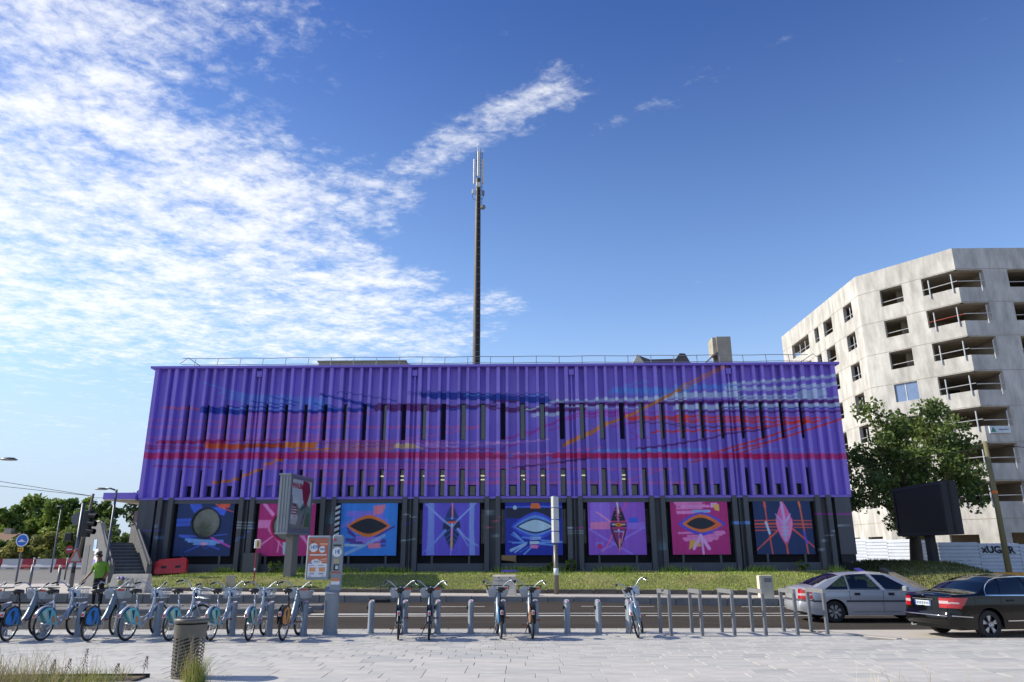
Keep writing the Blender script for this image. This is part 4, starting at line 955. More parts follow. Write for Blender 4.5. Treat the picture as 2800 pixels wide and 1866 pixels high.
b=MB(); b.prism([(-.72,2.35),(-.1,2.95),(-.1,3.05),(-.8,2.4)],-.7,.6); part('hood',b,M_CONC,t)
b=MB(); b.bb(-.62,-.06,-.4,.4,0,2.35); part('vent_base',b,mat('pale_render',0),t)
M_MAST=mat('mast_steel',L(92,86,78),.55,.4,var=.18,scale=1.5)
t=thing('antenna_mast','tall steel telecom mast with white panel antennas on the roof','mast',(-2.6,41.2,ZT+.1))
b=MB(); H=13.0; b.lathe([(.22,0),(.21,2),(.17,H*.7),(.14,H)],14); o=part('pole',b,M_MAST,t,True); autosmooth(o)
b=MB(); b.bb(.0,.17,-.245,-.14,0,1); o=b.build('cable_tray',mat('black_cable',L(34,32,34),.7),t)
for v in o.data.vertices:
    h=v.co.z; v.co.z=h*12.6; k=1-.36*h; v.co.x*=k; v.co.y*=k
M_MRED=mat('mast_red_band',L(120,38,44),.6)
b=MB(); b.tube([(.20,-.08,2.6),(.175,-.06,6.4)],.035,8); part('red_band',b,M_MRED,t)
b=MB(); b.tube([(.225,-.1,0),(.16,-.08,12.6)],.02,6); part('safety_line',b,M_GALV,t)
b=MB()
for i in range(28):
    k=1-.36*i/28; b.tube([(-.02*k,-.255*k,.3+.44*i),(.19*k,-.255*k,.3+.44*i)],.012,5)
part('climbing_rungs',b,M_GALV,t)
M_ANT=mat('antenna_plastic',L(214,212,204),.5)
for x,y,z0,z1,w in ((-.25,.02,12.65,14.4,.12),(.04,-.24,13.05,14.8,.18),(.30,.04,12.65,14.4,.12)):
    b=MB(); b.bev((x,y,(z0+z1)/2),(w,.10,z1-z0),.03); part('panel_antenna',b,M_ANT,t)
for x,y,z,w in ((-.30,0,12.1,.14),(.03,-.22,12.45,.26),(.32,0,12.0,.17)):
    b=MB(); b.bev((x,y,z),(w,.16,.3),.02); part('radio_unit',b,M_ANT if x<.3 else mat('radio_grey',L(130,130,124),.6),t)
b=MB(); b.lathe([(.0,-.08),(.1,-.075),(.17,0),(.165,.05),(0,.05)],20,(.32,-.15,10.95),'Y'); part('dish_antenna',b,mat('radio_grey',0),t,True)
for x,h in ((-.12,15.0),(.14,15.2),(.24,14.9)):
    b=MB(); b.tube([(x,.05,12.0),(x,.05,h)],.02,6); part('antenna_pole',b,M_MAST,t)
b=MB()
for i in range(14): b.tube([(.14,.05,11.4+.26*i),(.24,.05,11.4+.26*i)],.012,5)
b.tube([(.24,.05,11.0),(.24,.05,14.9)],.014,6); part('head_ladder',b,M_MAST,t)
b=MB(); b.tube([(-.05,-.05,14.7),(-.05,-.05,15.3)],.03,6); b.tube([(-.05,-.05,15.3),(-.05,-.05,15.6)],.01,5); part('whip_antenna',b,M_ANT,t)
for sg in (-1,1):
    b=MB(); b.tube([(sg*.3,0,12.0),(sg*.36,-.03,11.7),(sg*.26,-.06,11.5),(sg*.14,-.08,11.55)],.012,5); part('cable_loop',b,mat('black_cable',0),t)
def pigeon(x,y,z,lab,rz):
    t=thing('pigeon',lab,'bird',(x,y,z),rz,'pigeons on the roof'); b=MB()
    b.lathe([(.005,-.15),(.02,-.12),(.045,-.05),(.07,.02),(.065,.07),(.045,.11),(.03,.135),(.034,.165),(.02,.19),(.004,.20)],10,(0,0,0),'X')
    b.X=None; b.v=[(v[0],v[1],v[2]*1.1+.11+max(0,v[0]-.06)*.9) for v in b.v]; m=mat('pigeon_grey',L(72,74,82),.7,var=.3,scale=20)
    part('body',b,m,t,True)
    b=MB(); b.tube([(0,.025,.06),(.01,.025,0)],.006,5); b.tube([(0,-.025,.06),(.01,-.025,0)],.006,5); part('legs',b,mat('pigeon_leg',L(150,80,70)),t)
    b=MB(); b.tube([(.195,0,.26),(.225,0,.25)],[.008,.002],5); part('beak',b,mat('black_cable',0),t)
pigeon(-10.9,43.2,ZT+.1+1.54,'small dark pigeon perched on the rooftop equipment housing',.4)
pigeon(-6.0,38.2,ZT+.121,'small dark pigeon on the roof edge beside the plant box',2.6)
# ================================================================ concrete apartment shell on the right
M_RAW=mat('raw_concrete',L(193,190,184),.9,var=.13,scale=.55,bump=.35,bscale=9,stretch=(1,1,.45),var2=.24,scale2=1.7,stretch2=(1,1,.3))
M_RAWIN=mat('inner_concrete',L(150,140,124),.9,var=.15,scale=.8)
def holed_wall(name,o,d,length,z0,z1,holes,th,m,parent):
    """wall from o along unit d; holes (a,b,za,zb); inner side is to the left of d turned (+normal inward)"""
    d=Vector((d[0],d[1],0)).normalized(); n=Vector((-d.y,d.x,0))
    us=sorted({0,length,*[h[0] for h in holes],*[h[1] for h in holes]}); zs=sorted({z0,z1,*[h[2] for h in holes],*[h[3] for h in holes]})
    solid=lambda i,j:not any(h[0]<=(us[i]+us[i+1])/2<=h[1] and h[2]<=(zs[j]+zs[j+1])/2<=h[3] for h in holes)
    b=MB(); Q=lambda u,z,t:(o[0]+d.x*u+n.x*t,o[1]+d.y*u+n.y*t,z)
    for i in range(len(us)-1):
        for j in range(len(zs)-1):
            if not solid(i,j): continue
            a,c,e,f=us[i],us[i+1],zs[j],zs[j+1]
            b.add([Q(a,e,0),Q(c,e,0),Q(c,f,0),Q(a,f,0)],[(0,1,2,3)]); b.add([Q(a,e,th),Q(c,e,th),Q(c,f,th),Q(a,f,th)],[(3,2,1,0)])
            for di,dj,pp in ((-1,0,((a,e),(a,f))),(1,0,((c,f),(c,e))),(0,-1,((c,e),(a,e))),(0,1,((a,f),(c,f)))):
                ii,jj=i+di,j+dj
                if 0<=ii<len(us)-1 and 0<=jj<len(zs)-1 and solid(ii,jj): continue
                (p,q),(r,s)=pp; b.add([Q(p,q,0),Q(r,s,0),Q(r,s,th),Q(p,q,th)],[(0,1,2,3)])
    me=b.build(name,m,None,fixn=False); 
    return me
cb_=thing('concrete_apartment_block','unfinished bare concrete apartment block with open window holes','building',(33.9,53.4,0))
A_,B_,C_,D_=(28.9,77.8),(29.0,59.5),(33.9,53.4),(52.,53.4)
ZR=24.6; rowz=[(21.35-2.7*k,22.8-2.7*k) for k in range(7)]
PL=lambda o,par:place(o,par)
hl=[]
for k,(za,zb) in enumerate(rowz):
    for a,b2 in ((1.3,3.0),(5.5,7.4),(8.6,9.6),(11.1,15.7)): hl.append((18.3-b2 if False else a,b2,za,zb))
hl+=[(1.5,4,0.2,2.9),(5.5,8,0.2,2.9),(9.5,12,.2,2.9)]
# left face runs B->A ; measured from B
dBA=(A_[0]-B_[0],A_[1]-B_[1]); 
PL(holed_wall('left_wall',A_,(-dBA[0],-dBA[1]),18.3,0,ZR,[(18.3-h[1],18.3-h[0],h[2],h[3]) for h in hl],.3,M_RAW,None),cb_)
dBC=(C_[0]-B_[0],C_[1]-B_[1]); lBC=math.hypot(*dBC)
hm=[]
for k,(za,zb) in enumerate(rowz): hm+=[(.24*lBC,.472*lBC,za,zb),(.666*lBC,lBC,za,zb)]
hm+=[(1,3,0,2.9),(4.2,6.2,0,2.9)]
PL(holed_wall('corner_wall',B_,dBC,lBC,0,ZR,hm,.3,M_RAW,None),cb_)
hr=[]
for k,(za,zb) in enumerate(rowz): hr+=[(0,2.1,za,zb),(3.95,7.0,za,zb),(8.6,11.5,za,zb),(13,16,za,zb)]
hr+=[(.5,3.2,0,3.0),(4.2,7.4,0,3.0),(8.4,12,0,3.)]
PL(holed_wall('front_wall',C_,(1,0),18.1,0,ZR,hr,.3,M_RAW,None),cb_)
# slabs, inner partitions, parapet cap
for k in range(8):
    z=20.25-2.7*k+2.7
    b=MB(); ins=.31
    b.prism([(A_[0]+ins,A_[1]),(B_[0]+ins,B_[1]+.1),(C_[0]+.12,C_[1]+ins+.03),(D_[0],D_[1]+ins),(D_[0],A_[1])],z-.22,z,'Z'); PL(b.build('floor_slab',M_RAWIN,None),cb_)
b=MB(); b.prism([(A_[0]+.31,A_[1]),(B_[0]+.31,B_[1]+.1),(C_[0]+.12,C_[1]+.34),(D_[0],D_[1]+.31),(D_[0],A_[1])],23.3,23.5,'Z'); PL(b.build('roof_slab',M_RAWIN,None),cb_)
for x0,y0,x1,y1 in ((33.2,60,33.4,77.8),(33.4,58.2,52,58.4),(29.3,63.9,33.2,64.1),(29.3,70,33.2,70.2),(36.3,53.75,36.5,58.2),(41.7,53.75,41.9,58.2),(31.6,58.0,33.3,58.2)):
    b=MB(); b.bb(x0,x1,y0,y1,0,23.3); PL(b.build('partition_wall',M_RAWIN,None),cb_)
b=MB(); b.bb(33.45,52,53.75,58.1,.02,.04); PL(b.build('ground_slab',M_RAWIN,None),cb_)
for z in [0]+[20.25-2.7*k for k in range(7)]:
    b=MB(); b.bb(34.6,35.5,58.16,58.19,z+.05,z+2.1); PL(b.build('inner_doorway',M_DARK2,None),cb_)
# formwork joints: thin proud seams at each storey
for k in range(8):
    z=20.25-2.7*k+2.62
    for o2,d2,l2 in ((A_,(-dBA[0],-dBA[1]),18.3),(B_,dBC,lBC),(C_,(1,0),18.1)):
        dd=Vector((d2[0],d2[1],0)).normalized(); nn=Vector((dd.y,-dd.x,0)); mid=Vector((o2[0],o2[1],0))+dd*l2/2+nn*.004
        b=MB(); b.box((mid.x,mid.y,z),(l2-.02,.012,.03),rz=math.atan2(dd.y,dd.x)); PL(b.build('pour_joint',mat('pour_joint',L(150,142,126),.9,var=.3),None),cb_)
# temporary rails in the openings
M_RAIL=mat('site_rail',L(190,192,194),.45,.5)
M_RAILR=mat('site_rail_red',L(150,66,54),.6)
def opening_rail(p,q,z,red=False,posts=()):
    b=MB(); b.tube([(p[0],p[1],z+.45),(q[0],q[1],z+.5)],.035,6); PL(b.build('safety_rail',M_RAILR if red else M_RAIL,None),cb_)
    for t in posts:
        x=p[0]+(q[0]-p[0])*t; y=p[1]+(q[1]-p[1])*t; b=MB(); b.tube([(x,y,z-.35),(x,y,z+1.15)],.05,6); PL(b.build('rail_post',M_RAIL,None),cb_)
for k,(za,zb) in enumerate(rowz):
    f=lambda t:(B_[0]+dBC[0]*t-.05,B_[1]+dBC[1]*t-.05)
    opening_rail((B_[0]+dBC[0]*.24+.15,B_[1]+dBC[1]*.24+.12),(B_[0]+dBC[0]*.472+.15,B_[1]+dBC[1]*.472+.12),za-.05)
    opening_rail(f(.67),f(1.),za,red=(k==1),posts=(.2,.85)); opening_rail((C_[0],C_[1]-.05),(36,C_[1]-.05),za+random.uniform(-.1,.1),posts=(.85,))
    opening_rail((37.9,53.5),(40.9,53.5),za)
    for a,b2 in ((1.3,3.0),(5.5,7.4),(8.6,9.6),(11.1,15.7)): opening_rail((29.1,59.5+a),(29.1,59.5+b2),za-.05,posts=(.3,.6) if b2-a>3 else ((.35,) if a==1.3 else ()))
for z,x in ((12.05,0),):
    b=MB(); f=lambda t,dz:(B_[0]+dBC[0]*t+.1,B_[1]+dBC[1]*t+.08,dz); b.add([f(.24,13.25),f(.472,13.25),f(.472,14.7),f(.24,14.7)],[(0,1,2,3)]); PL(b.build('fitted_window',mat('blue_film',L(112,134,170),.1,spec=.8),None,fixn=False),cb_)
    b=MB(); b.tube([f(.35,13.25),f(.35,14.7)],.05,4); PL(b.build('window_mullion',M_ANT,None),cb_)
# builder's board on a balcony
b=MB(); b.bb(34.15,35.65,53.25,53.38,10.0,10.52); sgn=PL(b.build('site_board',mat('board_white',L(206,214,220),.5),None),cb_)
b=MB(); b.prism([(34.2,10.08),(34.6,10.08),(34.4,10.44)],53.23,53.245); PL(b.build('board_emblem',mat('board_green',L(60,130,104),.5),None),sgn)
b=MB(); b.bb(34.8,35.5,53.23,53.245,10.22,10.30); PL(b.build('board_lettering',mat('board_grey',L(110,130,140),.5),None),sgn)
# ---------------------------------------------------------------- trees
def leaf_mat(name,col,tr=.35):
    if name in MATS: return MATS[name]
    m=bpy.data.materials.new(name); MATS[name]=m; m.use_nodes=True; t=m.node_tree; t.nodes.clear()
    o=t.nodes.new('ShaderNodeOutputMaterial'); d=t.nodes.new('ShaderNodeBsdfPrincipled'); d.inputs['Roughness'].default_value=.55; d.inputs['Specular IOR Level'].default_value=.3
    tl=t.nodes.new('ShaderNodeBsdfTranslucent'); mx=t.nodes.new('ShaderNodeMixShader'); mx.inputs[0].default_value=tr
    n=t.nodes.new('ShaderNodeTexNoise'); n.inputs['Scale'].default_value=1.7; co=t.nodes.new('ShaderNodeTexCoord'); t.links.new(co.outputs['Object'],n.inputs['Vector'])
    mr=t.nodes.new('ShaderNodeMapRange'); mr.inputs[1].default_value=.3; mr.inputs[2].default_value=.7; mr.inputs[3].default_value=.7; mr.inputs[4].default_value=1.3; t.links.new(n.outputs[0],mr.inputs[0])
    mm=t.nodes.new('ShaderNodeMix'); mm.data_type='RGBA'; mm.blend_type='MULTIPLY'; mm.inputs[0].default_value=1; mm.inputs[6].default_value=(*col,1); t.links.new(mr.outputs[0],mm.inputs[7])
    t.links.new(mm.outputs[2],d.inputs['Base Color']); t.links.new(mm.outputs[2],tl.inputs[0]); t.links.new(d.outputs[0],mx.inputs[1]); t.links.new(tl.outputs[0],mx.inputs[2]); t.links.new(mx.outputs[0],o.inputs[0])
    return m
def leaves(name,clumps,n,size,mats,parent):
    """leaf quads spread round clump centres (x,y,z,r)"""
    cl=np.array(clumps); w=cl[:,3]**2; idx=rng.choice(len(cl),n,p=w/w.sum())
    d=rng.normal(size=(n,3)); d/=np.linalg.norm(d,axis=1)[:,None]; r=rng.random(n)**.55
    Pn=cl[idx,:3]+d*(r*cl[idx,3])[:,None]*np.array([1,1,.8])
    a=rng.normal(size=(n,3)); a/=np.linalg.norm(a,axis=1)[:,None]; c=np.cross(a,rng.normal(size=(n,3))); c/=np.linalg.norm(c,axis=1)[:,None]
    s=rng.uniform(*size,n)[:,None]; V=np.empty((n,4,3)); V[:,0]=Pn-a*s*.6; V[:,1]=Pn+c*s*.34; V[:,2]=Pn+a*s*.6; V[:,3]=Pn-c*s*.34
    me=bpy.data.meshes.new(name); me.from_pydata(V.reshape(-1,3).tolist(),[],np.arange(4*n).reshape(-1,4).tolist())
    mi=(rng.random(len(cl))*len(mats)).astype(int)[idx]; mi=np.where(rng.random(n)<.3,rng.integers(0,len(mats),n),mi)
    me.polygons.foreach_set('material_index',mi.tolist()); return link_mesh(name,me,mats,parent)
M_BARK=mat('bark',L(84,72,60),.95,var=.3,scale=4,bump=.8,bscale=14,stretch=(1,1,.25))
GD=[leaf_mat('leaf_dark_%d'%i,L(*c)) for i,c in enumerate([(112,130,68),(94,114,56),(134,148,80),(82,100,52)])]
GX=[leaf_mat('leaf_deep_%d'%i,L(*c),.2) for i,c in enumerate([(66,84,50),(54,72,44),(76,94,56)])]
GY=[leaf_mat('leaf_light_%d'%i,L(*c)) for i,c in enumerate([(116,138,60),(102,126,54),(132,150,66),(84,108,48)])]
GO=[leaf_mat('leaf_olive_%d'%i,L(*c)) for i,c in enumerate([(158,156,88),(140,142,80),(124,132,70)])]
def tree(name,label,loc,crown_c,crown_r,trunk_h,trunk_r,nl,size,mats,nclump=46,group=None,seed=1,trunk=True,clr=(.22,.4)):
    rd=random.Random(seed); t=thing(name,label,'tree' if trunk else 'shrub',loc,0,group); cl=[]
    cx,cy,cz=crown_c; rx,ry,rz=crown_r
    while len(cl)<nclump:
        x,y,z=rd.uniform(-1,1),rd.uniform(-1,1),rd.uniform(-1,1); l=math.sqrt(x*x+y*y+z*z)
        if l>1 or l<.35: continue
        k=1+.16*math.sin(3*math.atan2(y,x)+seed)+.1*math.sin(5*z+seed*2)
        cl.append((cx+x*rx*k*.86,cy+y*ry*k*.86,cz+z*rz*.86,rd.uniform(*clr)*min(rx,rz)))
    b=MB(); top=(cx*.4,cy*.4,cz-rz*.2)
    if trunk:
        b.tube([(0,0,-.1),(.05*trunk_r,0,trunk_h*.3),(cx*.2,cy*.2,trunk_h*.7),(cx*.3,cy*.3,trunk_h),top],[trunk_r*1.35,trunk_r,trunk_r*.9,trunk_r*.75,trunk_r*.35],9)
        tk=part('trunk',b,M_BARK,t,True)
        for c in cl[::max(1,nclump//13)]:
            b=MB(); s=rd.uniform(.5,1); p0=Vector((cx*.3*s,cy*.3*s,trunk_h*(.75+.25*s))); p1=Vector(c[:3]); md=(p0+p1)/2+Vector((0,0,.08*rz))
            b.tube([p0,md,p1],[trunk_r*.45,trunk_r*.28,trunk_r*.08],6); part('limb',b,M_BARK,t,True)
    else:
        b.tube([(0,0,-.05),top],[trunk_r,trunk_r*.4],6); part('stem',b,M_BARK,t)
    o=leaves('crown',cl,nl,size,mats,t); return t
tree('street_tree','broad leafy street tree on the bank before the concrete block',(23.45,45.6,gz(23.45,45.6)-.15),(.5,0,6.55),(4.35,3.7,4.9),2.6,.38,15500,(.15,.31),GD,96,seed=5,clr=(.15,.27))
tree('roadside_tree','rounded yellow-green tree left of the leaning wooden pole',(-74,112,0),(0,0,5.6),(8.5,6,4.6),3,.35,8000,(.5,.95),GY,40,'trees at the far left',seed=2)
tree('roadside_tree','yellow-green tree just right of the leaning wooden pole',(-63.5,108,0),(0,0,6.0),(6.5,5,4.2),3,.35,7000,(.5,.9),GY,36,'trees at the far left',seed=9)
tree('dark_tree','tall dark tree beside the purple canopy, behind the street lamp',(-60,128,0),(-1,0,9.0),(7.0,6,6.0),3,.5,8000,(.5,.95),GX,44,'trees at the far left',seed=4)
tree('dark_tree','dark tree partly hidden behind the concrete stair',(-51.5,118,0),(0,0,6.2),(4.6,5,4.6),3,.4,5000,(.45,.85),GX,30,'trees at the far left',seed=14)
tree('dark_tree','small dark tree at the left edge above the houses',(-88,125,0),(0,0,5),(6.5,6,4.5),3,.4,4000,(.5,.9),GY,26,'trees at the far left',seed=6)
tree('garden_shrub','olive shrub growing behind the fence at the no-entry sign',(-63,98,0),(0,0,2.8),(4.6,3,2.9),0,.12,5200,(.3,.6),GO,26,'shrubs behind the far fence',seed=3,trunk=False)
tree('garden_shrub','dark green shrub behind the fence left of the traffic light',(-55.5,96,0),(0,0,3.4),(4.2,3,3.6),0,.12,5200,(.3,.6),GD,26,'shrubs behind the far fence',seed=8,trunk=False)
tree('garden_shrub','low dark green shrub behind the blue round sign',(-70.5,98,0),(0,0,1.9),(4,3,2.1),0,.12,3600,(.3,.6),GD,20,'shrubs behind the far fence',seed=18,trunk=False)
tree('garden_shrub','dark shrub beside the concrete stair parapet',(-49,92,0),(0,0,2.6),(3,3,2.8),0,.12,3600,(.3,.6),GD,20,'shrubs behind the far fence',seed=21,trunk=False)
for s,(x,y,r,lab) in enumerate(((2.35,37.35,.34,'small green bush at the plinth below the drain pipe'),(1.4,37.35,.22,'tiny weed bush at the plinth left of the drain pipe bush'),(-12.2,37.2,.36,'weed bush at the plinth beside the billboard foot'),(13.6,37.35,.3,'weed bush at the plinth under the pink leaf panel'))):
    tree('plinth_bush',lab,(x,y,gz(x,y)-.02),(0,0,r),(r*1.1,r*.7,r),0,.02,420,(.05,.11),GY,9,'weed bushes along the plinth',seed=30+s,trunk=False)
# ---------------------------------------------------------------- hoarding, ramp walls, sign box, poles on the right
M_HOARD=mat('white_steel_sheet',L(206,212,222),.45,.15,var=.08,scale=1.5)
def hoarding(p,q,z0a,z0b,h,label,n):
    d=Vector((q[0]-p[0],q[1]-p[1],0)); l=d.length; a=math.atan2(d.y,d.x); t=thing('site_hoarding',label,'hoarding',(p[0],p[1],0),a,'white site hoarding')
    for i in range(n):
        u0,u1=l*i/n,l*(i+1)/n-.02; za=z0a+(z0b-z0a)*i/n; b=MB(); zz=0; k=0
        prof=[]
        while zz<h: prof+=[(0,zz),(0,zz+.15),(.06,zz+.175),(.06,zz+.20)]; zz+=.22
        V=[];F=[]
        for j,(yy,z) in enumerate(prof): V+=[(u0,yy,za+z),(u1,yy,za+z)]
        F=[(2*j,2*j+1,2*j+3,2*j+2) for j in range(len(prof)-1)]; b.add(V,F); part('corrugated_sheet',b,M_HOARD,t)
        b=MB(); b.bb(u1-.05,u1+.02,.04,.1,za-.2,za+h); part('sheet_post',b,M_GALV,t)
    return t
hoarding((24.6,61),(26.4,48.6),1.0,.65,1.55,'sunlit return of the white corrugated hoarding behind the tree trunk',5)
h2=hoarding((26.3,48.2),(48,46.3),.55,-.1,1.75,'long shaded white corrugated site hoarding with black graffiti',9)
M_GRAF=mat('black_spray',L(22,26,34),.6)
g=text_mesh('graffiti','xUGAR',.60,facing((2.6,-.012,1.66),(1,0,-.03),(0,0,1)),M_GRAF,h2,ext=.004,bold=.02,font_shear=-.15)
for u,w in ((1.3,.35),(1.8,.75)):
    b=MB(); b.bb(u,u+w,-.02,-.004,1.15,1.25); part('pale_label',b,mat('board_white',0),h2)
M_RAMP=mat('stained_stone',L(106,100,92),.95,var=.35,scale=1.6,bump=.6,bscale=12)
t=thing('ramp_wall','dark ramp wall with purple cap sloping down from the building corner','wall',(15.95,36.6,0))
b=MB(); b.prism([(0,-.6),(0,.93),(-3.7,.12),(-3.7,-.6)],-.09,.09,'X'); part('wall_body',b,M_DARK,t)
b=MB(); b.prism([(.02,.935),(.02,1.0),(-3.75,.19),(-3.75,.12)],-.13,.13,'X'); part('cap',b,M_PURP,t)
t=thing('retaining_wall','stained stone wall sloping down beside the basement ramp','wall',(17.3,36.9,0))
for i in range(4):
    ya,yb=-1.02*i,-1.02*(i+1)+.015; za,zb=1.0-.22*i,1.0-.22*(i+1)+.003
    b=MB(); b.prism([(ya,-.6),(ya,za),(yb,zb),(yb,-.6)],-.14,.14,'X'); part('stone',b,M_RAMP,t)
o=sheet('ramp_floor',16.04,17.16,32.9,40,-.12,M_ASPH)
t=thing('blank_billboard','large dark blank roadside billboard on a single post before the tree','billboard',(21.2,39.6,gz(21.2,39.6)))
M_DS=mat('dark_screen',L(16,17,21),.6,var=.08); M_DS2=mat('dark_casing',L(34,37,44),.6,var=.08); zb=-gz(21.2,39.6)
b=MB(); b.bb(-.30,.42,-2.5,2.5,2.54+zb,5.12+zb); part('casing',b,M_DS2,t)
b=MB(); b.bb(-.325,-.302,-2.32,2.32,2.70+zb,4.96+zb); part('screen',b,M_DS,t)
b=MB(); b.bb(-.35,-.302,-2.5,2.5,4.96+zb,5.12+zb); b.bb(-.35,-.302,-2.5,2.5,2.54+zb,2.70+zb); b.bb(-.35,-.302,-2.5,-2.32,2.70+zb,4.96+zb); b.bb(-.35,-.302,2.32,2.5,2.70+zb,4.96+zb); part('screen_bezel',b,M_DS2,t)
b=MB(); b.bb(-.02,.10,-2.53,-2.502,2.54+zb,5.12+zb); part('end_seam',b,M_DS,t)
b=MB(); b.bb(-.1,.2,-.25,.25,-.2,2.54+zb); part('post',b,M_DS2,t)
M_WOOD=mat('weathered_pole_wood',L(126,120,88),.9,var=.25,scale=2,bump=.5,bscale=10,stretch=(1,1,.12))
t=thing('utility_pole','greenish wooden utility pole with an orange ring on an orange block','pole',(24.0,38,.40))
b=MB(); b.tube([(0,0,0),(.02,0,3.4),(.0,0,6.8)],[.15,.13,.105],12); part('pole',b,M_WOOD,t,True)
b=MB(); b.lathe([(.137,4.15),(.145,4.17),(.145,4.27),(.137,4.29)],14,(.015,0,0)); part('orange_ring',b,mat('orange_tape',L(224,110,50),.6),t)
b=MB(); b.bev((.1,0,.17),(1.55,1.2,.34),.03); part('ballast_block',b,mat('orange_block',L(224,160,60),.7,var=.25,scale=6),t)
b=MB(); b.tube([(0,-.02,6.7),(6,.3,6.1),(14,1,5.9),(26,2,6.6)],.018,5); part('cable',b,mat('black_cable',0),t)
b=MB(); b.tube([(0,-.02,6.5),(-3,8,6.3),(-5,14,7.2)],.014,5); part('cable',b,mat('black_cable',0),t)
# ================================================================ left end: canopy, stair, street furniture
t=thing('entrance_canopy','purple entrance canopy slab projecting from the left building end','canopy',(-20.4,38.6,4.4))
b=MB(); b.bb(-.93,.72,-1.0,3.2,.04,.36); part('slab',b,M_PURP,t)
b=MB(); b.bb(-.9,.7,-.97,3.1,-.01,.04); part('soffit',b,mat('cream_soffit',L(216,206,184),.8),t)
b=MB(); b.bb(.3,.7,.3,.55,-4.0,-.02); part('wall_return',b,M_DARK,t)
b=MB(); b.bb(-.35,.1,1.2,1.3,-1.9,-.45); part('notice_board',b,mat('notice',L(150,130,140),.5,var=.4,scale=9),t)
M_GREY=mat('grey_render',L(106,106,108),.9,var=.15,scale=6,bump=.6,bscale=60)
M_STEP=mat('stair_step',L(96,94,94),.9,var=.2,scale=4)
sd_=Vector((.66,-.75,0)).normalized(); sa=math.atan2(sd_.y,sd_.x)
t=thing('concrete_stair','grey rendered outdoor stair with solid parapets by the building','stairs',(-20.6,38.0,.7),sa)
# local x runs down the stair, y to its left (away), width 1.35
nst=10; rise=.155; run=.30
for i in range(nst):
    b=MB(); b.bb(.6+run*i,.6+run*(i+1)+.02,-.68,.68,-.3,1.50-rise*i); o=part('step',b,M_STEP,t)
    b=MB(); b.bb(.6+run*i-.02,.6+run*(i+1)-.02,-.67,.67,1.501-rise*i,1.53-rise*i); part('tread',b,mat('lit_tread_tone',L(150,146,142),.85,var=.15),o)  # treads coloured paler than the steps; light on their tops is painted in
b=MB(); b.bb(-2.2,.6,-.68,1.9,-.4,1.6); part('landing',b,M_GREY,t)
L_=.6+run*nst
for s,nm in ((-1,'parapet'),(1,'parapet')):
    yy=s*.80; b=MB(); b.prism([(-2.2 if s<0 else -.2,-.5),(-2.2 if s<0 else -.2,2.55 if s<0 else 2.45),(.55,2.55 if s<0 else 2.45),(L_,.62),(L_+.02,-.5)],yy-.11,yy+.11,'Y'); part(nm,b,M_GREY,t)
    b=MB(); b.tube([(.3,yy,2.62),(L_,yy,.72),(L_+.15,yy,.55)],.045,8); part('handrail',b,M_DARK,t)
b=MB(); b.tube([(-2.0,-.8,2.62),(-.1,-.8,2.66)],.04,8); part('landing_rail',b,M_ANT,t)
b=MB(); b.bb(-1.9,-.9,-.93,-.91,.1,1.5); part('door_panel',b,M_DARK,t)
b=MB(); b.bb(-.05,.55,-.935,-.915,1.2,1.75); part('poster',b,mat('poster_blue',L(168,196,230),.5,var=.35,scale=5),t)
b=MB(); b.bb(.4,1.15,-.94,-.92,.25,1.3); o=part('poster',b,mat('poster_white',L(214,216,224),.5),t)
b=MB(); b.bb(.45,.8,-.955,-.942,.55,.8); part('printed_block',b,M_PURP,o)
t=thing('plastic_barrier','tilted red plastic road barrier lying against the stair foot','barrier',(-16.75,36.3,.82),.1)
M_RED=mat('red_plastic',L(196,30,36),.4,var=.12,scale=3,coat=.3)
for o in (t,): o.rotation_euler=(R(-10),R(-2),.12)
b=MB(); b.prism([(-.7,0),(.6,.02),(.68,.12),(.66,.62),(.6,.7),(-.62,.66),(-.7,.55),(-.76,.1)],-.15,.15); part('body',b,M_RED,t)
b=MB(); b.prism([(-.66,.64),(.62,.69),(.6,.74),(-.6,.7)],-.06,.06); part('top_ridge',b,M_RED,t)
for x in (-.35,.3):
    b=MB(); b.bb(x-.12,x+.12,-.158,-.148,.26,.37); part('fork_slot',b,M_DARK2,t)
b=MB(); b.bb(-.82,-.72,-.1,.1,.05,.6); part('coupling',b,M_RED,t)
M_CB=mat('old_concrete_block',L(206,196,178),.9,var=.2,scale=2.5,bump=.4,bscale=15)
t=thing('concrete_barrier_block','pale concrete road block with faded graffiti near the stair','concrete block',(-16.1,31.4,zf(-16)),.05)
b=MB(); b.prism([(-.36,0),(-.36,.22),(-.2,.6),(-.14,.72),(.14,.72),(.2,.6),(.36,.22),(.36,0)],-.72,.72,'X'); part('body',b,M_CB,t)
tm=text_mesh('graffiti','JETA/',.34,facing((-.42,-.335,.34),(1,0,0),(0,.38,.92)),mat('faded_spray',L(110,120,124),.8),t,ext=.002)
b=MB(); b.add([(-.1,-.368,.02),(.25,-.368,.02),(.1,-.37,.18)],[(0,1,2)]); part('painted_patch',b,mat('blue_patch',L(86,116,132),.8),t)
t=thing('concrete_barrier_block','pale upright concrete barrier block behind the docked bikes','concrete block',(-.72,31.3,zf(-.7)),-.04)
b=MB(); b.prism([(-.28,0),(-.28,.15),(-.2,.72),(-.16,.78),(.16,.78),(.2,.72),(.28,.15),(.28,0)],-.47,.47,'X'); part('body',b,M_CB,t)
for x in (-.22,.22):
    b=MB(); b.tube([(x,-.205,.66),(x,-.19,.67)],.045,10); part('lifting_socket',b,M_DARK2,t)
    b=MB(); b.bb(x-.17,x+.17,-.225,-.2,.55,.565); part('casting_line',b,M_KERBD,t)
t=thing('utility_box','cream utility box standing on the far footway','utility box',(9.75,30.9,zf(9.7)))
b=MB(); b.bev((0,0,.42),(.52,.34,.84),.02); part('cabinet',b,mat('cream_box',L(190,184,166),.7,var=.12),t)
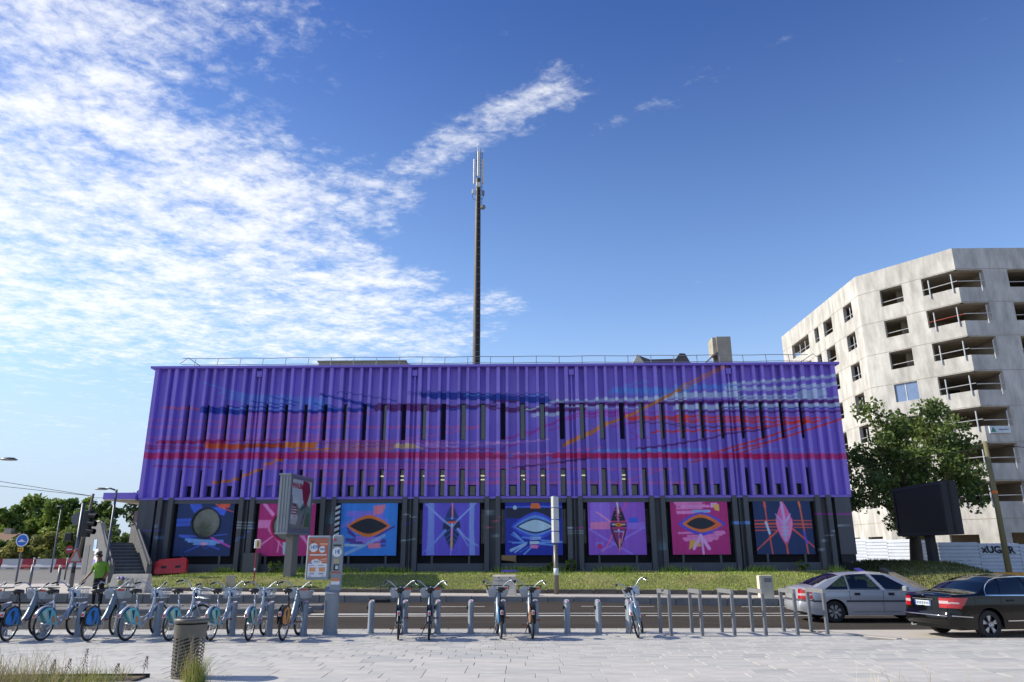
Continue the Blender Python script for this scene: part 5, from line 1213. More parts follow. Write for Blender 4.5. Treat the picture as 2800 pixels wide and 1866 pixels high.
b=MB(); b.bb(-.29,-.262,-.16,.16,0,.82); part('side_plate',b,mat('pale_render',0),t)
b=MB(); b.bb(-.1,.2,-.178,-.171,.58,.74); part('vent',b,M_KERB,t)
b=MB(); b.bb(-.2,.22,-.178,-.171,.1,.5); part('door',b,mat('cream_box',0),t)
# street furniture on the left
M_POST=mat('painted_grey_steel',L(104,108,114),.45,.5,var=.1)
def lamp(x,y,h,arm,label,rz=0,z=0):
    t=thing('street_lamp',label,'street lamp',(x,y,z),rz,'street lamps at the left')
    b=MB(); b.tube([(0,0,0),(0,0,.9),(0,0,h)],[.085,.075,.05],10); part('pole',b,M_POST,t,True)
    b=MB(); b.tube([(0,0,h-.05),(-arm*.4,0,h+.05),(-arm*.7,0,h+.06)],.04,8); part('arm',b,M_POST,t,True)
    b=MB(); b.lathe([(.01,.12),(.2,.1),(.32,.03),(.33,0)],18,(0,0,0)); b.v=[(v[0]*.9-arm,v[1]*.62,v[2]*.8+h) for v in b.v]; part('lamp_head',b,M_POST,t,True)
    b=MB(); b.lathe([(.28,-.015),(.28,0.01)],18); b.v=[(v[0]*.9-arm,v[1]*.62,v[2]*.8+h) for v in b.v]; part('lens',b,mat('lamp_lens',L(214,210,200),.3),t)
lamp(-19.25,35,4.5,.75,'grey street lamp before the purple canopy beside the stair',z=.2)
lamp(-19.5,26,5.0,-1.15,'street lamp whose head reaches in at the left edge')
lamp(-28.6,58,5.4,-.2,'distant lamp seen under the purple canopy',z=.05)
lamp(-46,74,6.3,.2,'distant lamp behind the traffic light beside the shrubs',z=.05)
t=thing('traffic_light','black traffic light on a grey pole with a warning triangle','traffic light',(-18.95,32,zf(-19)))
b=MB(); b.tube([(0,0,0),(0,0,.8),(0,0,3.6)],[.10,.085,.075],10); part('pole',b,M_POST,t,True)
M_BLK=mat('black_plastic',L(28,29,32),.4,var=.1)
b=MB(); b.bev((.28,0,2.75),(.32,.28,1.12),.04); hd=part('signal_head',b,M_BLK,t)
for i,z in enumerate((3.08,2.76,2.44)):
    b=MB(); b.tube([(.38,-.06,z),(.70,-.09,z-.03)],[.13,.12],12,caps=False); part('visor',b,M_BLK,hd)
    b=MB(); b.tube([(.40,-.06,z),(.415,-.06,z)],.11,12); part('signal_lens',b,mat('lens_%d'%i,L(*((96,24,24),(110,80,24),(20,76,50))[i]),.2),hd)
b=MB(); b.lathe([(.27,-.02),(.27,.02)],22,(-.16,0,2.95),'Y'); part('round_sign_back',b,M_POST,t)
b=MB(); b.bev((-.42,0,2.2),(.3,.2,.34),.03); part('pedestrian_signal',b,M_BLK,t)
b=MB(); b.prism([(-.22,1.15),(.36,1.15),(.12,1.72),(.02,1.72)],-.10,-.085); tri=part('warning_triangle',b,mat('sign_grey',L(176,174,166),.5),t)
b=MB()
for p,q in (((-.20,1.17),(.34,1.17)),((.34,1.17),(.08,1.70)),((.08,1.70),(-.20,1.17))): b.tube([(p[0],-.105,p[1]),(q[0],-.105,q[1])],.025,6)
part('red_border',b,mat('sign_red',L(186,60,60),.5),tri)
b=MB(); b.bev((.05,-.1,.86),(.12,.12,.26),.02); part('push_button',b,M_BLK,t)
t=thing('round_sign','blue round sign with a yellow plate on a grey post','road sign',(-31.3,47,.1))
b=MB(); b.tube([(0,0,0),(0,0,2.9)],.06,10); part('post',b,M_POST,t)
b=MB(); b.lathe([(.39,-.02),(.39,.02)],28,(0,-.08,2.5),'Y'); dd=part('sign_disc',b,mat('sign_white',L(214,218,224),.45),t)
b=MB(); b.lathe([(.33,-.026),(.33,-.021)],28,(0,-.08,2.5),'Y'); part('blue_field',b,mat('sign_blue',L(28,104,196),.45),dd)
b=MB(); b.bb(-.24,.24,-.114,-.108,2.40,2.45); b.prism([(-.16,2.45),(.14,2.45),(.06,2.53),(-.02,2.58),(-.1,2.52)],-.114,-.108); part('symbol',b,mat('sign_white',0),dd)
b=MB(); b.bb(-.17,.17,-.1,-.08,1.82,2.06); yp=part('yellow_plate',b,mat('sign_yellow',L(230,180,40),.5),t)
b=MB(); b.bb(-.11,-.02,-.106,-.101,1.88,2.0); b.bb(.02,.11,-.106,-.101,1.88,2.0); part('plate_marks',b,mat('sign_dark',L(110,84,30),.6),yp)
t=thing('no_entry_sign','small red no-entry sign before the olive shrub','road sign',(-49.3,82,.05))
b=MB(); b.tube([(0,0,0),(0,0,2.4)],.05,8); part('post',b,M_POST,t)
b=MB(); b.lathe([(.42,-.02),(.42,.02)],24,(0,-.07,2.2),'Y'); dd=part('sign_disc',b,mat('noentry_red',L(176,50,60),.5),t)
b=MB(); b.bb(-.28,.28,-.105,-.095,2.14,2.27); part('white_bar',b,mat('sign_white',0),dd)
t=thing('round_sign','small grey back of a round sign left of the stair','road sign',(-29.3,62,.05))
b=MB(); b.tube([(0,0,0),(0,0,2)],.04,8); part('post',b,M_POST,t)
b=MB(); b.lathe([(.33,-.02),(.33,.02)],24,(0,-.07,1.7),'Y'); part('sign_disc',b,mat('sign_grey',0),t)
BOL=[(-26.2,40.5,'grey bollard with white cap in front of the blue sign'),(-23.3,38.2,'grey bollard with white cap left of the traffic light pole')]
for i,(x,y,lab) in enumerate(BOL):
    t=thing('bollard',lab,'bollard',(x,y,.17),0,'steel bollards'); b=MB(); b.tube([(0,0,-.1),(0,0,.93)],.07,12); part('post',b,M_POST,t,True)
    b=MB(); b.lathe([(.068,.93),(.075,.95),(.07,1.02),(.03,1.06),(0.005,1.065)],12); part('cap',b,M_ANT,t,True)
THIN=[(-34.9,54,'thin pole bollard just left of the blue sign post'),(-32.2,53.5,'thin pole bollard just right of the blue sign post'),(-28.2,51.5,'thin pole bollard halfway between the blue sign and the traffic light')]
for x,y,lab in THIN:
    t=thing('bollard',lab,'bollard',(x,y,.04),0,'thin pole bollards'); b=MB(); b.tube([(0,0,-.1),(0,0,1.35)],.05,10); part('post',b,M_POST,t,True)
    b=MB(); b.lathe([(.05,1.35),(.07,1.38),(.06,1.47),(.005,1.5)],10); part('cap',b,M_ANT,t,True)
# red and white water barriers
M_WB=mat('white_plastic',L(206,202,196),.5,var=.1); M_RB=mat('barrier_red',L(170,44,58),.5,var=.1)
wb=['leftmost white plastic water barrier at the far left street','second white plastic water barrier from the left','third white plastic water barrier, below the parked cars','fourth white plastic water barrier, below the dark car','fifth white plastic water barrier, left of the traffic light','last white plastic water barrier, right of the traffic light','rightmost white plastic water barrier beside the stair']
rb=['leftmost red plastic water barrier at the far left street','red plastic water barrier below the blue sign','third red plastic water barrier from the left','fourth red plastic water barrier, left of the traffic light','fifth red plastic water barrier, behind the traffic light','rightmost red plastic water barrier beside the stair']
x=-64.5; wi=ri=0
def wbar(x,w,lab,m):
    t=thing('water_barrier',lab,'barrier',(x,88,.03),.02,'red and white water barriers')
    b=MB(); b.prism([(-.3,0),(-.3,.25),(-.12,.55),(-.1,1.0),(.1,1.0),(.12,.55),(.3,.25),(.3,0)],-w/2,w/2,'X'); b.v=[(v[0],v[1],v[2]*1.18+.05) for v in b.v]; part('body',b,m,t)
    b=MB(); b.bb(-w*.2,w*.2,-.34,-.2,.1,.22); part('fork_slot',b,mat('barrier_shade',L(150,140,136),.6),t)
while wi<len(wb) or ri<len(rb):
    if wi<len(wb): wbar(x+1.2,2.3,wb[wi],M_WB); wi+=1; x+=2.4
    if ri<len(rb): wbar(x+.75,1.45,rb[ri],M_RB); ri+=1; x+=1.55
# leaning wooden pole with wires, fence, houses
t=thing('utility_pole','leaning grey wooden utility pole before the far trees','pole',(-54.2,92,0))
b=MB(); b.tube([(0,0,0),(.35,0,4),(.75,0,9.0)],[.24,.2,.15],10); part('pole',b,mat('grey_wood',L(122,112,100),.9,var=.2,scale=2,stretch=(1,1,.1)),t,True)
b=MB(); b.tube([(.75,0,8.7),(-10,-6,9.8),(-34,-18,13)],.03,5); part('cable',b,mat('black_cable',0),t)
b=MB(); b.tube([(.75,0,8.7),(9,3,9.4),(-34,-24,15.5)][0:1]+[(-12,-8,10.8),(-36,-26,15.0)],.03,5); part('cable',b,mat('black_cable',0),t)
b=MB(); b.tube([(.75,0,8.5),(14,8,8.9),(30,18,10.5)],.025,5); part('cable',b,mat('black_cable',0),t)
fe=thing('board_fence','low weathered board fence along the far street','fence',(-74,100,0))
fm=mat('fence_board',L(140,124,110),.9,var=.25,scale=2); b=MB(); b.bb(0,.36,-.02,.02,0,2.0); pl=part('board',b,fm,fe)
for i in range(1,66):
    o=pl.copy(); C.objects.link(o); o.parent=fe; o.location=(.4*i,random.uniform(-.02,.02),random.uniform(-.1,.05))
for z in (.4,1.6):
    b=MB(); b.bb(0,26.4,.03,.1,z,z+.1); part('fence_rail',b,fm,fe)
hs=thing('small_house','small low house with a shallow roof at the left edge','house',(-76.5,103,0))
b=MB(); b.bb(-6,5,0,6,0,3.4); part('wall',b,mat('house_render',L(190,178,158),.85),hs)
b=MB(); b.prism([(-.4,3.4),(3,4.7),(6.4,3.4)],-6.5,5.5,'X'); rf=part('roof',b,mat('house_roof',L(134,104,84),.85),hs)
b=MB(); b.bb(3.2,4.2,2.6,3.4,3.8,5.3); part('chimney',b,mat('house_render',0),rf)
for xx in (-4,-1.5,2.6):
    b=MB(); b.bb(xx-.5,xx+.5,-.03,.0,1.0,2.3); part('window',b,M_FRAME,hs)
t=thing('yellow_banner','yellow and white advertising banner by the small house','banner',(-74.3,99,0))
b=MB(); b.tube([(-.9,0,0),(-.9,0,5.2)],.06,6); part('post',b,M_POST,t); b=MB(); b.tube([(.9,0,0),(.9,0,5.2)],.06,6); part('post',b,M_POST,t)
cv=Canvas(0,1.9,0,3.2,.05,(220,214,70)); cv.line([(.2,.2),(1.7,2.6)],.5,(228,228,220)); cv.line([(0,1.9),(1.9,3.2)],.3,(180,196,90)); grid_mesh('banner_sheet',(-.95,-.08,2.0),(1.9,0,0),(0,0,3.1),16,26,cv,PRINT,t)
# ================================================================ bike station
M_DOCK=mat('dock_grey',L(140,148,156),.45,.3,var=.08,scale=4)
M_SIL=mat('silver_frame',L(176,184,194),.32,.55,var=.06)
M_EGR=mat('ebike_grey',L(126,138,148),.4,.3,var=.06)
M_RUB=mat('tyre_rubber',L(34,34,36),.8,var=.15)
M_RIM=mat('rim_alu',L(178,182,186),.35,.7)
M_BK=mat('bike_black',L(30,30,33),.45,var=.1)
def ring(b,wx,wy,z,n=20,cx=0,cy=0,p=2.6,tilt=0.):
    out=[]
    for k in range(n):
        a=2*math.pi*k/n; c,s=math.cos(a),math.sin(a)
        x=wx*math.copysign(abs(c)**(2/p),c); y=wy*math.copysign(abs(s)**(2/p),s); out.append((cx+x,cy+y,z+tilt*y))
    return out
def loft(b,rings,cap=True):
    n=len(rings[0]); V=[v for r in rings for v in r]; F=[]
    for i in range(len(rings)-1): F+=[(i*n+k,i*n+(k+1)%n,(i+1)*n+(k+1)%n,(i+1)*n+k) for k in range(n)]
    if cap: F+=[tuple(reversed(range(n))),tuple(range((len(rings)-1)*n,len(rings)*n))]
    return b.add(V,F)
def make_dock(label):
    t=thing('bike_dock',label,'bike dock',group='bike docking posts')
    b=MB(); loft(b,[ring(b,.072,.15,0),ring(b,.072,.15,.04),ring(b,.066,.145,.05),ring(b,.066,.145,.66,tilt=.18),ring(b,.058,.135,.685,tilt=.18)]); o=part('post',b,M_DOCK,t); autosmooth(o)
    b=MB(); loft(b,[ring(b,.05,.12,.688,tilt=.18),ring(b,.05,.12,.692,tilt=.18)]); c=part('top_plate',b,mat('dock_plate',L(190,190,200),.4),t)
    b=MB(); loft(b,[ring(b,.026,.03,.694,8,0,-.06,tilt=.18),ring(b,.026,.03,.697,8,0,-.06,tilt=.18)]); part('red_mark',b,mat('dock_red',L(190,70,96),.4),c)
    b=MB(); b.box((-.075,-.04,.55),(.05,.07,.07)); part('lock_socket',b,M_BK,t)
    b=MB(); b.lathe([(.085,-.01),(.085,.012)],16); b.v=[(v[0],v[1]*1.9,v[2]) for v in b.v]; part('foot_plate',b,M_DOCK,t)
    return t
DX=[-12.02,-11.03,-10.24,-9.33,-8.45,-7.58,-6.72,-5.86,-5.06,-3.47,-2.69,-1.94,-1.18,-.44,.3,1.02,1.73,2.42]
DL=['leftmost docking post, behind the cut-off grey bike','docking post beside the leftmost full bike with blue cover','third docking post from the left edge','docking post between the first silver bike and the blue-covered bike','docking post behind the bike the man stands at','docking post left of the litter bin','docking post partly behind the litter bin','docking post right of the litter bin','docking post beside the orange-covered bike at the terminal','empty docking post just right of the tall terminal','docking post beside the first rear-view blue-covered bike','docking post beside the second rear-view blue-covered bike','empty docking post between the two pairs of rear-view bikes','docking post beside the blue-covered bike before the concrete block','docking post beside the rear-view orange-covered bike','empty docking post right of the orange-covered rear-view bike','empty docking post left of the leaning silver bike','docking post hidden behind the leaning silver bike']
d0=make_dock(DL[0])
for i,x in enumerate(DX):
    o=d0 if i==0 else copy_tree(d0); o['label']=DL[i]; o.location=(x*.976+.04,17.40,0) if x<-4.5 else (x,17.78-.008*(x+4),0); o.rotation_euler=(0,0,R(3))
# ---------------------------------------------------------------- bicycles (x forward, rear contact patch at the origin)
def wheel(b_name,cx,t,r=.33):
    b=MB(); n=36; b.tube([(cx+(r-.02)*math.cos(2*math.pi*k/n),0,r+(r-.02)*math.sin(2*math.pi*k/n)) for k in range(n)],.022,8,closed=True); w=part(b_name,b,M_RUB,t,True)
    b=MB(); b.tube([(cx+(r-.048)*math.cos(2*math.pi*k/n),0,r+(r-.048)*math.sin(2*math.pi*k/n)) for k in range(n)],.013,6,closed=True); part('rim',b,M_RIM,w,True)
    b=MB()
    for k in range(18):
        a=2*math.pi*k/18; a2=a+.35*(1 if k%2 else -1); b.tube([(cx+.03*math.cos(a2),.025*(1 if k%4<2 else -1),r+.03*math.sin(a2)),(cx+(r-.05)*math.cos(a),0,r+(r-.05)*math.sin(a))],.0028,3,caps=False)
    part('spokes',b,M_RIM,w)
    b=MB(); b.tube([(cx,-.055,r),(cx,.055,r)],.03,10); part('hub',b,M_RIM,w,True)
    return w
def mudguard(t,cx,a0,a1,m,w=.04,r=.365):
    b=MB(); n=16; V=[];F=[]
    for k in range(n+1):
        a=a0+(a1-a0)*k/n
        for s,rr in ((-1,r-.012),(-.5,r+.006),(.5,r+.006),(1,r-.012)): V.append((cx+rr*math.cos(a),s*w,.33+rr*math.sin(a)))
    for k in range(n): F+=[(4*k+j,4*k+j+1,4*k+5+j,4*k+4+j) for j in range(3)]
    b.add(V,F); return part('mudguard',b,m,t,True)
def bez(p0,p1,p2,p3,n=10):
    P=[Vector(p) for p in (p0,p1,p2,p3)]; return [P[0]*(1-u)**3+P[1]*3*u*(1-u)**2+P[2]*3*u*u*(1-u)+P[3]*u**3 for u in [i/n for i in range(n+1)]]
def guard_poly(t,side,cols,ebike):
    y=side*.052
    if ebike:
        hexa=[(-.30,.36),(-.33,.50),(-.22,.66),(-.02,.72),(.17,.66),(.24,.50),(.12,.30),(-.12,.30)]
        b=MB(); b.prism([(x,z) for x,z in hexa],y-.006,y+.006); g=part('wheel_cover',b,M_BK,t)
        inn=[(-.27,.37),(-.29,.49),(-.2,.62),(-.02,.68),(.12,.63),(.13,.50),(.03,.325),(-.12,.325)]
        b=MB(); b.prism(inn,y+side*.007,y+side*.010); part('colour_panel',b,cols[0],g)
        b=MB(); b.prism([(.16,.60),(.20,.50),(.22,.34),(.11,.33)],y+side*.007,y+side*.010); part('colour_panel',b,cols[0],g)
        b=MB(); b.prism([(-.12,.60),(.0,.61),(-.01,.47),(-.05,.37),(-.07,.48),(-.13,.53)],y+side*.011,y+side*.013); part('printed_mark',b,cols[1],g)
    else:
        fan=[(.02,.33)]+[(.325*math.cos(a),.33+.325*math.sin(a)) for a in np.linspace(R(-8),R(128),12)]
        b=MB(); b.prism(fan,y-.003,y+.003); g=part('skirt_guard',b,cols[0],t)
        b=MB(); b.prism([(.0,.60),(.10,.60),(.09,.40)],y+side*.004,y+side*.006); part('printed_mark',b,cols[1],g)
        b=MB(); b.prism([(-.16,.57),(-.06,.62),(.03,.36)],y+side*.004,y+side*.006); part('pale_print',b,cols[2],g)
        b=MB(); b.prism([(.17,.33),(.29,.34),(.22,.5),(.15,.45)],y+side*.004,y+side*.006); part('colour_print',b,cols[3],g)
def handlebar(t,hx,hz,m):
    hb=None
    for s in (-1,1):
        b=MB(); b.tube(bez((hx,0,hz-.05),(hx+.02,s*.12,hz-.05),(hx+.04,s*.18,hz+.10),(hx-.02,s*.29,hz+.12))+[Vector((hx-.08,s*.32,hz+.11))],.013,8); h=part('handlebar',b,m,t,True)
        b=MB(); b.tube([(hx-.07,s*.315,hz+.112),(hx-.21,s*.36,hz+.085)],.018,8); part('grip',b,M_BK,h,True)
        b=MB(); b.tube([(hx-.03,s*.305,hz+.10),(hx-.10,s*.345,hz+.05),(hx-.20,s*.39,hz+.03)],.007,5); part('brake_lever',b,M_SIL,h)
    return h
def saddle(t,x,z):
    b=MB(); R_=[]
    for u,w,h in ((-.14,.05,.0),(-.12,.10,.01),(-.05,.105,.005),(.04,.07,-.002),(.13,.035,-.01),(.17,.02,-.02)):
        R_.append([(x+u,w*math.cos(a),z+h+.045*math.sin(a)*(1 if math.sin(a)>0 else .9)) for a in np.linspace(0,2*math.pi,12,endpoint=False)])
    loft(b,R_); s=part('saddle',b,M_BK,t,True)
    b=MB(); b.tube([(x-.08,.03,z-.06),(x-.09,.03,z-.03)],.02,6); b.tube([(x-.08,-.03,z-.06),(x-.09,-.03,z-.03)],.02,6); part('saddle_springs',b,M_BK,s)
def cranks(t,bx,bz,ang):
    b=MB(); b.tube([(bx,-.055,bz),(bx,.055,bz)],.035,10); part('bottom_bracket',b,M_SIL,t)
    b=MB(); b.lathe([(.085,-.06),(.085,-.054)],20,(bx,0,bz),'Y'); part('chain_guard',b,M_SIL,t)
    for s,a in ((-1,ang),(1,ang+math.pi)):
        px_,pz_=bx+.17*math.cos(a),bz+.17*math.sin(a)
        b=MB(); b.tube([(bx,s*.075,bz),(px_,s*.095,pz_)],[.013,.010],6); c=part('crank',b,M_SIL,t)
        b=MB(); b.bev((px_,s*.15,pz_),(.09,.095,.028),.006); part('pedal',b,M_BK,c)
        b=MB(); b.bb(px_-.047,px_-.045,s*.15-.03,s*.15+.03,pz_-.008,pz_+.008); part('reflector',b,mat('amber',L(220,120,40),.4),c)
def rearlight(t,x,z):
    b=MB(); b.bev((x,0,z),(.05,.06,.09),.01); l=part('rear_light',b,mat('light_housing',L(170,172,178),.4),t)
    b=MB(); b.bb(x-.03,x-.026,-.022,.022,z-.03,z+.015); part('red_lens',b,mat('red_lens',L(190,60,70),.3),l)
def make_bike(kind,cols,label,ang=.6):
    t=thing('rental_bike',label,'bicycle',group='docked rental bikes'); e=kind=='e'; M=M_EGR if e else M_SIL
    wheel('rear_wheel',0,t); fwm=wheel('front_wheel',1.10,t)
    b=MB()
    if e:
        b.tube(bez((.86,0,.92),(.78,0,.62),(.62,0,.42),(.40,0,.29)),[.045,.05,.055,.06,.062,.062,.062,.06,.06,.055,.05],10)
        b.tube([(.40,0,.29),(.27,0,.62)],.028,8)
    else:
        b.tube(bez((.86,0,.90),(.80,0,.52),(.72,0,.33),(.42,0,.29)),.030,8); b.tube(bez((.84,0,.78),(.76,0,.46),(.62,0,.40),(.36,0,.42)),.02,8); b.tube([(.42,0,.29),(.24,0,.70)],.022,8)
    for s in (-1,1):
        b.tube([(.38,s*.035,.29),(.0,s*.065,.33)],.013,6); b.tube([(.27,s*.03,.60),(.0,s*.065,.33)],.011,6)
    o=part('frame',b,M,t,True)
    b=MB(); b.tube([(.27,0,.58),(.21,0,.80 if not e else .84)],.018,8); b.tube([(.215,0,.78),(.17,0,.96)],.0145,8); part('seat_post',b,M_SIL if not e else M_BK,t,True)
    saddle(t,.15,.985)
    b=MB(); b.tube([(.88,0,.66),(.81,0,.98)],.03 if e else .024,8); b.tube([(.81,0,.97),(.79,0,1.03)],.016,8); part('head_tube',b,M,t,True)
    b=MB()
    for s in (-1,1): b.tube([(.90,s*.05,.69),(.94,s*.06,.60),(1.10,s*.06,.33)],.014,6)
    b.tube([(.90,-.05,.69),(.90,.05,.69)],.016,6); part('fork',b,M,t,True)
    handlebar(t,.79,1.03,M_SIL)
    mudguard(t,0,R(15 if not e else 20),R(152),M_SIL if not e else M_BK,.045 if not e else .05)
    mudguard(t,1.10,R(35),R(175),M_SIL if not e else M_BK)
    for s in (-1,1): guard_poly(t,s,cols,e)
    rearlight(t,-.31,.52 if not e else .55)
    cranks(t,.40,.29,ang)
    if e:
        b=MB(); V=[]
        for z,hx,hy in ((.79,.17,.19),(.95,.21,.245)): V.append([(1.03+hx*a,hy*c,z) for a,c in ((-1,-1),(1,-1),(1,1),(-1,1))])
        for z,hx,hy in ((.95,.198,.233),(.80,.158,.178)): V.append([(1.03+hx*a,hy*c,z) for a,c in ((-1,-1),(1,-1),(1,1),(-1,1))])
        F=[(i*4+k,i*4+(k+1)%4,(i+1)*4+(k+1)%4,(i+1)*4+k) for i in range(3) for k in range(4)]+[(0,3,2,1),(12,13,14,15)]
        b.add([p for r in V for p in r],F); bk=part('basket',b,mat('basket_grey',L(158,166,172),.5),t)
        b=MB(); b.tube([(.84,-.24,.95),(.84,-.25,1.02),(1.24,-.25,1.02),(1.24,.25,1.02),(.84,.25,1.02),(.84,.24,.95)],.012,6); part('basket_rail',b,M_BK,bk)
        b=MB(); b.bb(.808,.812,.0,.2,.955,1.0); part('instruction_label',b,mat('pale_label',L(176,182,196),.5),bk)
        b=MB(); b.bb(.808,.812,-.22,-.06,.955,1.0); part('red_label',b,mat('red_label',L(186,80,66),.5,var=.5,scale=40),bk)
        b=MB(); b.bev((.93,0,.86),(.07,.07,.16),.01); part('dock_bracket',b,M_BK,t)
    else:
        b=MB(); x0,x1,y0,y1=.90,1.16,-.18,.18
        for z,k in ((.80,.86),(.90,.93),(1.0,1)):
            c=1.03; P4=[(c+(x0-c)*k,y0*k,z),(c+(x1-c)*k,y0*k,z),(c+(x1-c)*k,y1*k,z),(c+(x0-c)*k,y1*k,z)]; b.tube(P4,.006 if z<1 else .009,4,closed=True)
        for i in range(9):
            yy=y0+(y1-y0)*i/8; b.tube([(x0,yy,1.0),(1.03+(x0-1.03)*.86,yy*.86,.8),(1.03+(x1-1.03)*.86,yy*.86,.8),(x1,yy,1.0)],.0035,4)
        for i in range(1,7):
            xx=x0+(x1-x0)*i/7; b.tube([(xx,y0,1.0),(1.03+(xx-1.03)*.86,y0*.86,.8),(1.03+(xx-1.03)*.86,y1*.86,.8),(xx,y1,1.0)],.0035,4)
        part('wire_basket',b,M_SIL,t)
        b=MB(); b.bb(.888,.894,-.13,.13,.84,.97); part('basket_plate',b,mat('basket_plate',L(176,190,208),.5),t)
        b=MB(); b.tube(bez((.80,.1,1.06),(.9,.15,1.2),(1.0,.05,1.1),(.93,.03,.8),8),.004,4); b.tube(bez((.80,-.1,1.06),(.9,-.15,1.22),(1.02,-.05,1.1),(.95,-.03,.7),8),.004,4); part('brake_cables',b,M_BK,t)
        b=MB(); b.lathe([(.05,-.03),(.05,.03)],12,(.87,0,.87),'X'); part('front_lamp',b,M_BK,t)
    b=MB(); b.tube([(.10,.07,.30),(.02,.16,.10)],.009,5); part('kickstand',b,M_BK,t)
    return t
TQ=mat('turquoise_print',L(110,196,204),.5,var=.1); DKP=mat('dark_print',L(40,52,70),.5); CRP=mat('cream_print',L(206,206,176),.5); ORP=mat('orange_print',L(206,136,96),.5); BLP=mat('blue_cover',L(34,128,204),.4,var=.12,scale=30); OCP=mat('orange_cover',L(222,146,72),.4,var=.1)
pb=make_bike('c',(TQ,DKP,CRP,ORP),'',.6); peb=make_bike('e',(BLP,DKP),'',2.4); peo=make_bike('e',(OCP,DKP),'',.2)
BIKES=[(peb,-11.75,16.2,-6,0,'grey bike cut off by the left picture edge'),
(peb,-10.80,16.26,-5,0,'leftmost whole grey bike with blue wheel cover and solid basket'),
(pb,-10.15,16.38,2,0,'silver bike with wire basket between the two blue-covered bikes at left'),
(peb,-9.11,16.29,-1,0,'grey bike with blue wheel cover right before the man in green'),
(pb,-8.34,16.35,7,0,'silver bike with wire basket before the graffitied concrete block'),
(pb,-7.41,16.33,4,0,'silver bike with wire basket partly hidden by the litter bin'),
(pb,-6.54,16.31,0,0,'silver bike with wire basket just right of the litter bin'),
(pb,-5.73,16.30,-3,0,'silver bike with wire basket beside the red marker pole'),
(peo,-5.01,16.29,0,0,'grey bike with orange wheel cover beside the tall terminal'),
(peb,-2.62,16.44,-8,0,'first of two grey bikes seen from behind in the billboard shadow'),
(peb,-1.97,16.43,-6,0,'second grey bike seen from behind in the billboard shadow'),
(peb,-.46,16.54,-6,0,'grey bike with blue cover before the pale concrete barrier'),
(peo,.21,16.53,-3,0,'grey bike with orange cover seen from behind left of the sign pole'),
(pb,2.47,16.69,14,-11,'single silver bike leaning on the last docking post')]
used=set()
for src,x,y,hd,lean,lab in BIKES:
    o=src if src.name not in used else copy_tree(src); used.add(src.name); o['label']=lab
    o.location=(x,y,.0); o.rotation_euler=(R(lean),0,R(90-hd if False else 90-hd))
    steer=R({'silver bike with wire basket partly hidden by the litter bin':-28,'single silver bike leaning on the last docking post':14}.get(lab,random.uniform(-9,9)))
    PV=Matrix.Translation((.86,0,.8)); ax=Vector((-.21,0,1)).normalized(); RM=PV@Matrix.Rotation(steer,4,ax)@PV.inverted()
    for ch in o.children:
        if ch.name.split('.')[0] in ('front_wheel','handlebar','fork','wire_basket','basket','basket_plate','brake_cables','front_lamp') or (ch.name.startswith('mudguard') and max(v.co.x for v in ch.data.vertices)>.8): ch.matrix_local=RM
# ---------------------------------------------------------------- terminal with its advertising panel
t=thing('bike_terminal','tall grey bike rental terminal with an orange price panel','terminal',(-4.34,17.55,0))
b=MB(); loft(b,[ring(b,.17,.12,0),ring(b,.17,.12,.05),ring(b,.16,.11,.06),ring(b,.16,.11,.86),ring(b,.175,.125,.98,tilt=.9)]); o=part('column',b,M_DOCK,t); autosmooth(o)
b=MB(); b.bev((.06,.02,1.55),(.26,.12,1.22),.03); tb=part('screen_totem',b,M_DOCK,t)
def disc(x,z,r,y,m,name,par,n=24):
    b=MB(); b.lathe([(r,y-.003),(r,y)],n,(x,0,z),'Y'); return part(name,b,m,par)
wht=mat('print_white',L(226,228,232),.4); prb=mat('print_blue',L(36,110,170),.4)
disc(.06,1.78,.11,-.045,wht,'price_disc',tb)
text_mesh('price_lettering','1€',.12,facing((-.0,-.05,1.745),(1,0,0),(0,0,1)),prb,tb,ext=.001,bold=.003)
disc(.0,2.05,.035,-.045,mat('dock_red',0),'badge',tb)
for x,z,w,h,m in ((.06,1.58,.13,.1,mat('reader_beige',L(176,164,130),.5)),(.06,1.44,.12,.13,M_BK),(.06,1.33,.2,.03,mat('red_label',0)),(.06,1.17,.2,.07,mat('orange_print',0)),(.06,1.10,.2,.07,wht),(.06,1.93,.18,.03,M_BK)):
    b=MB(); b.bb(x-w/2,x+w/2,-.05,-.041,z-h/2,z+h/2); part('control_panel',b,m,tb)
b=MB(); b.bb(.04,.11,-.054,-.051,1.40,1.48); part('screen',b,mat('lit_screen',L(190,200,200),.2),tb)
b=MB(); b.bev((-.38,.02,1.66),(.56,.09,.98),.03); ap=part('price_panel',b,M_DOCK,t)
cv=Canvas(0,.44,0,.86,.006,(196,104,66)); cv.poly([(0,0),(.44,0),(.44,.30),(.33,.30),(.28,.36),(.2,.4),(.1,.38),(0,.28)],(222,224,230)); cv.poly([(.03,.47),(.42,.47),(.42,.5),(.03,.5)],(214,222,234)); cv.poly([(.03,.80),(.10,.80),(.12,.72),(.09,.72)],(110,90,90)); cv.line([(.16,.8),(.42,.8)],.035,(170,120,110)); cv.line([(.25,.735),(.43,.735)],.02,(226,180,160)); cv.line([(.27,.71),(.42,.71)],.015,(226,180,160)); cv.line([(.3,.38),(.42,.40)],.03,(222,170,150)); cv.line([(.3,.34),(.42,.35)],.02,(222,170,150))
for q in range(4): 
    for bx,bz,s in ((.14,.32,1.),(.05,.06,.8),(.27,.06,.8)): cv.line([(bx+q*.035*s,bz),(bx+q*.035*s+.015*s,bz+.035*s)],.014,(50,54,60))
cv.poly([(.02,.29),(.1,.29),(.06,.345)],(40,130,200)); 
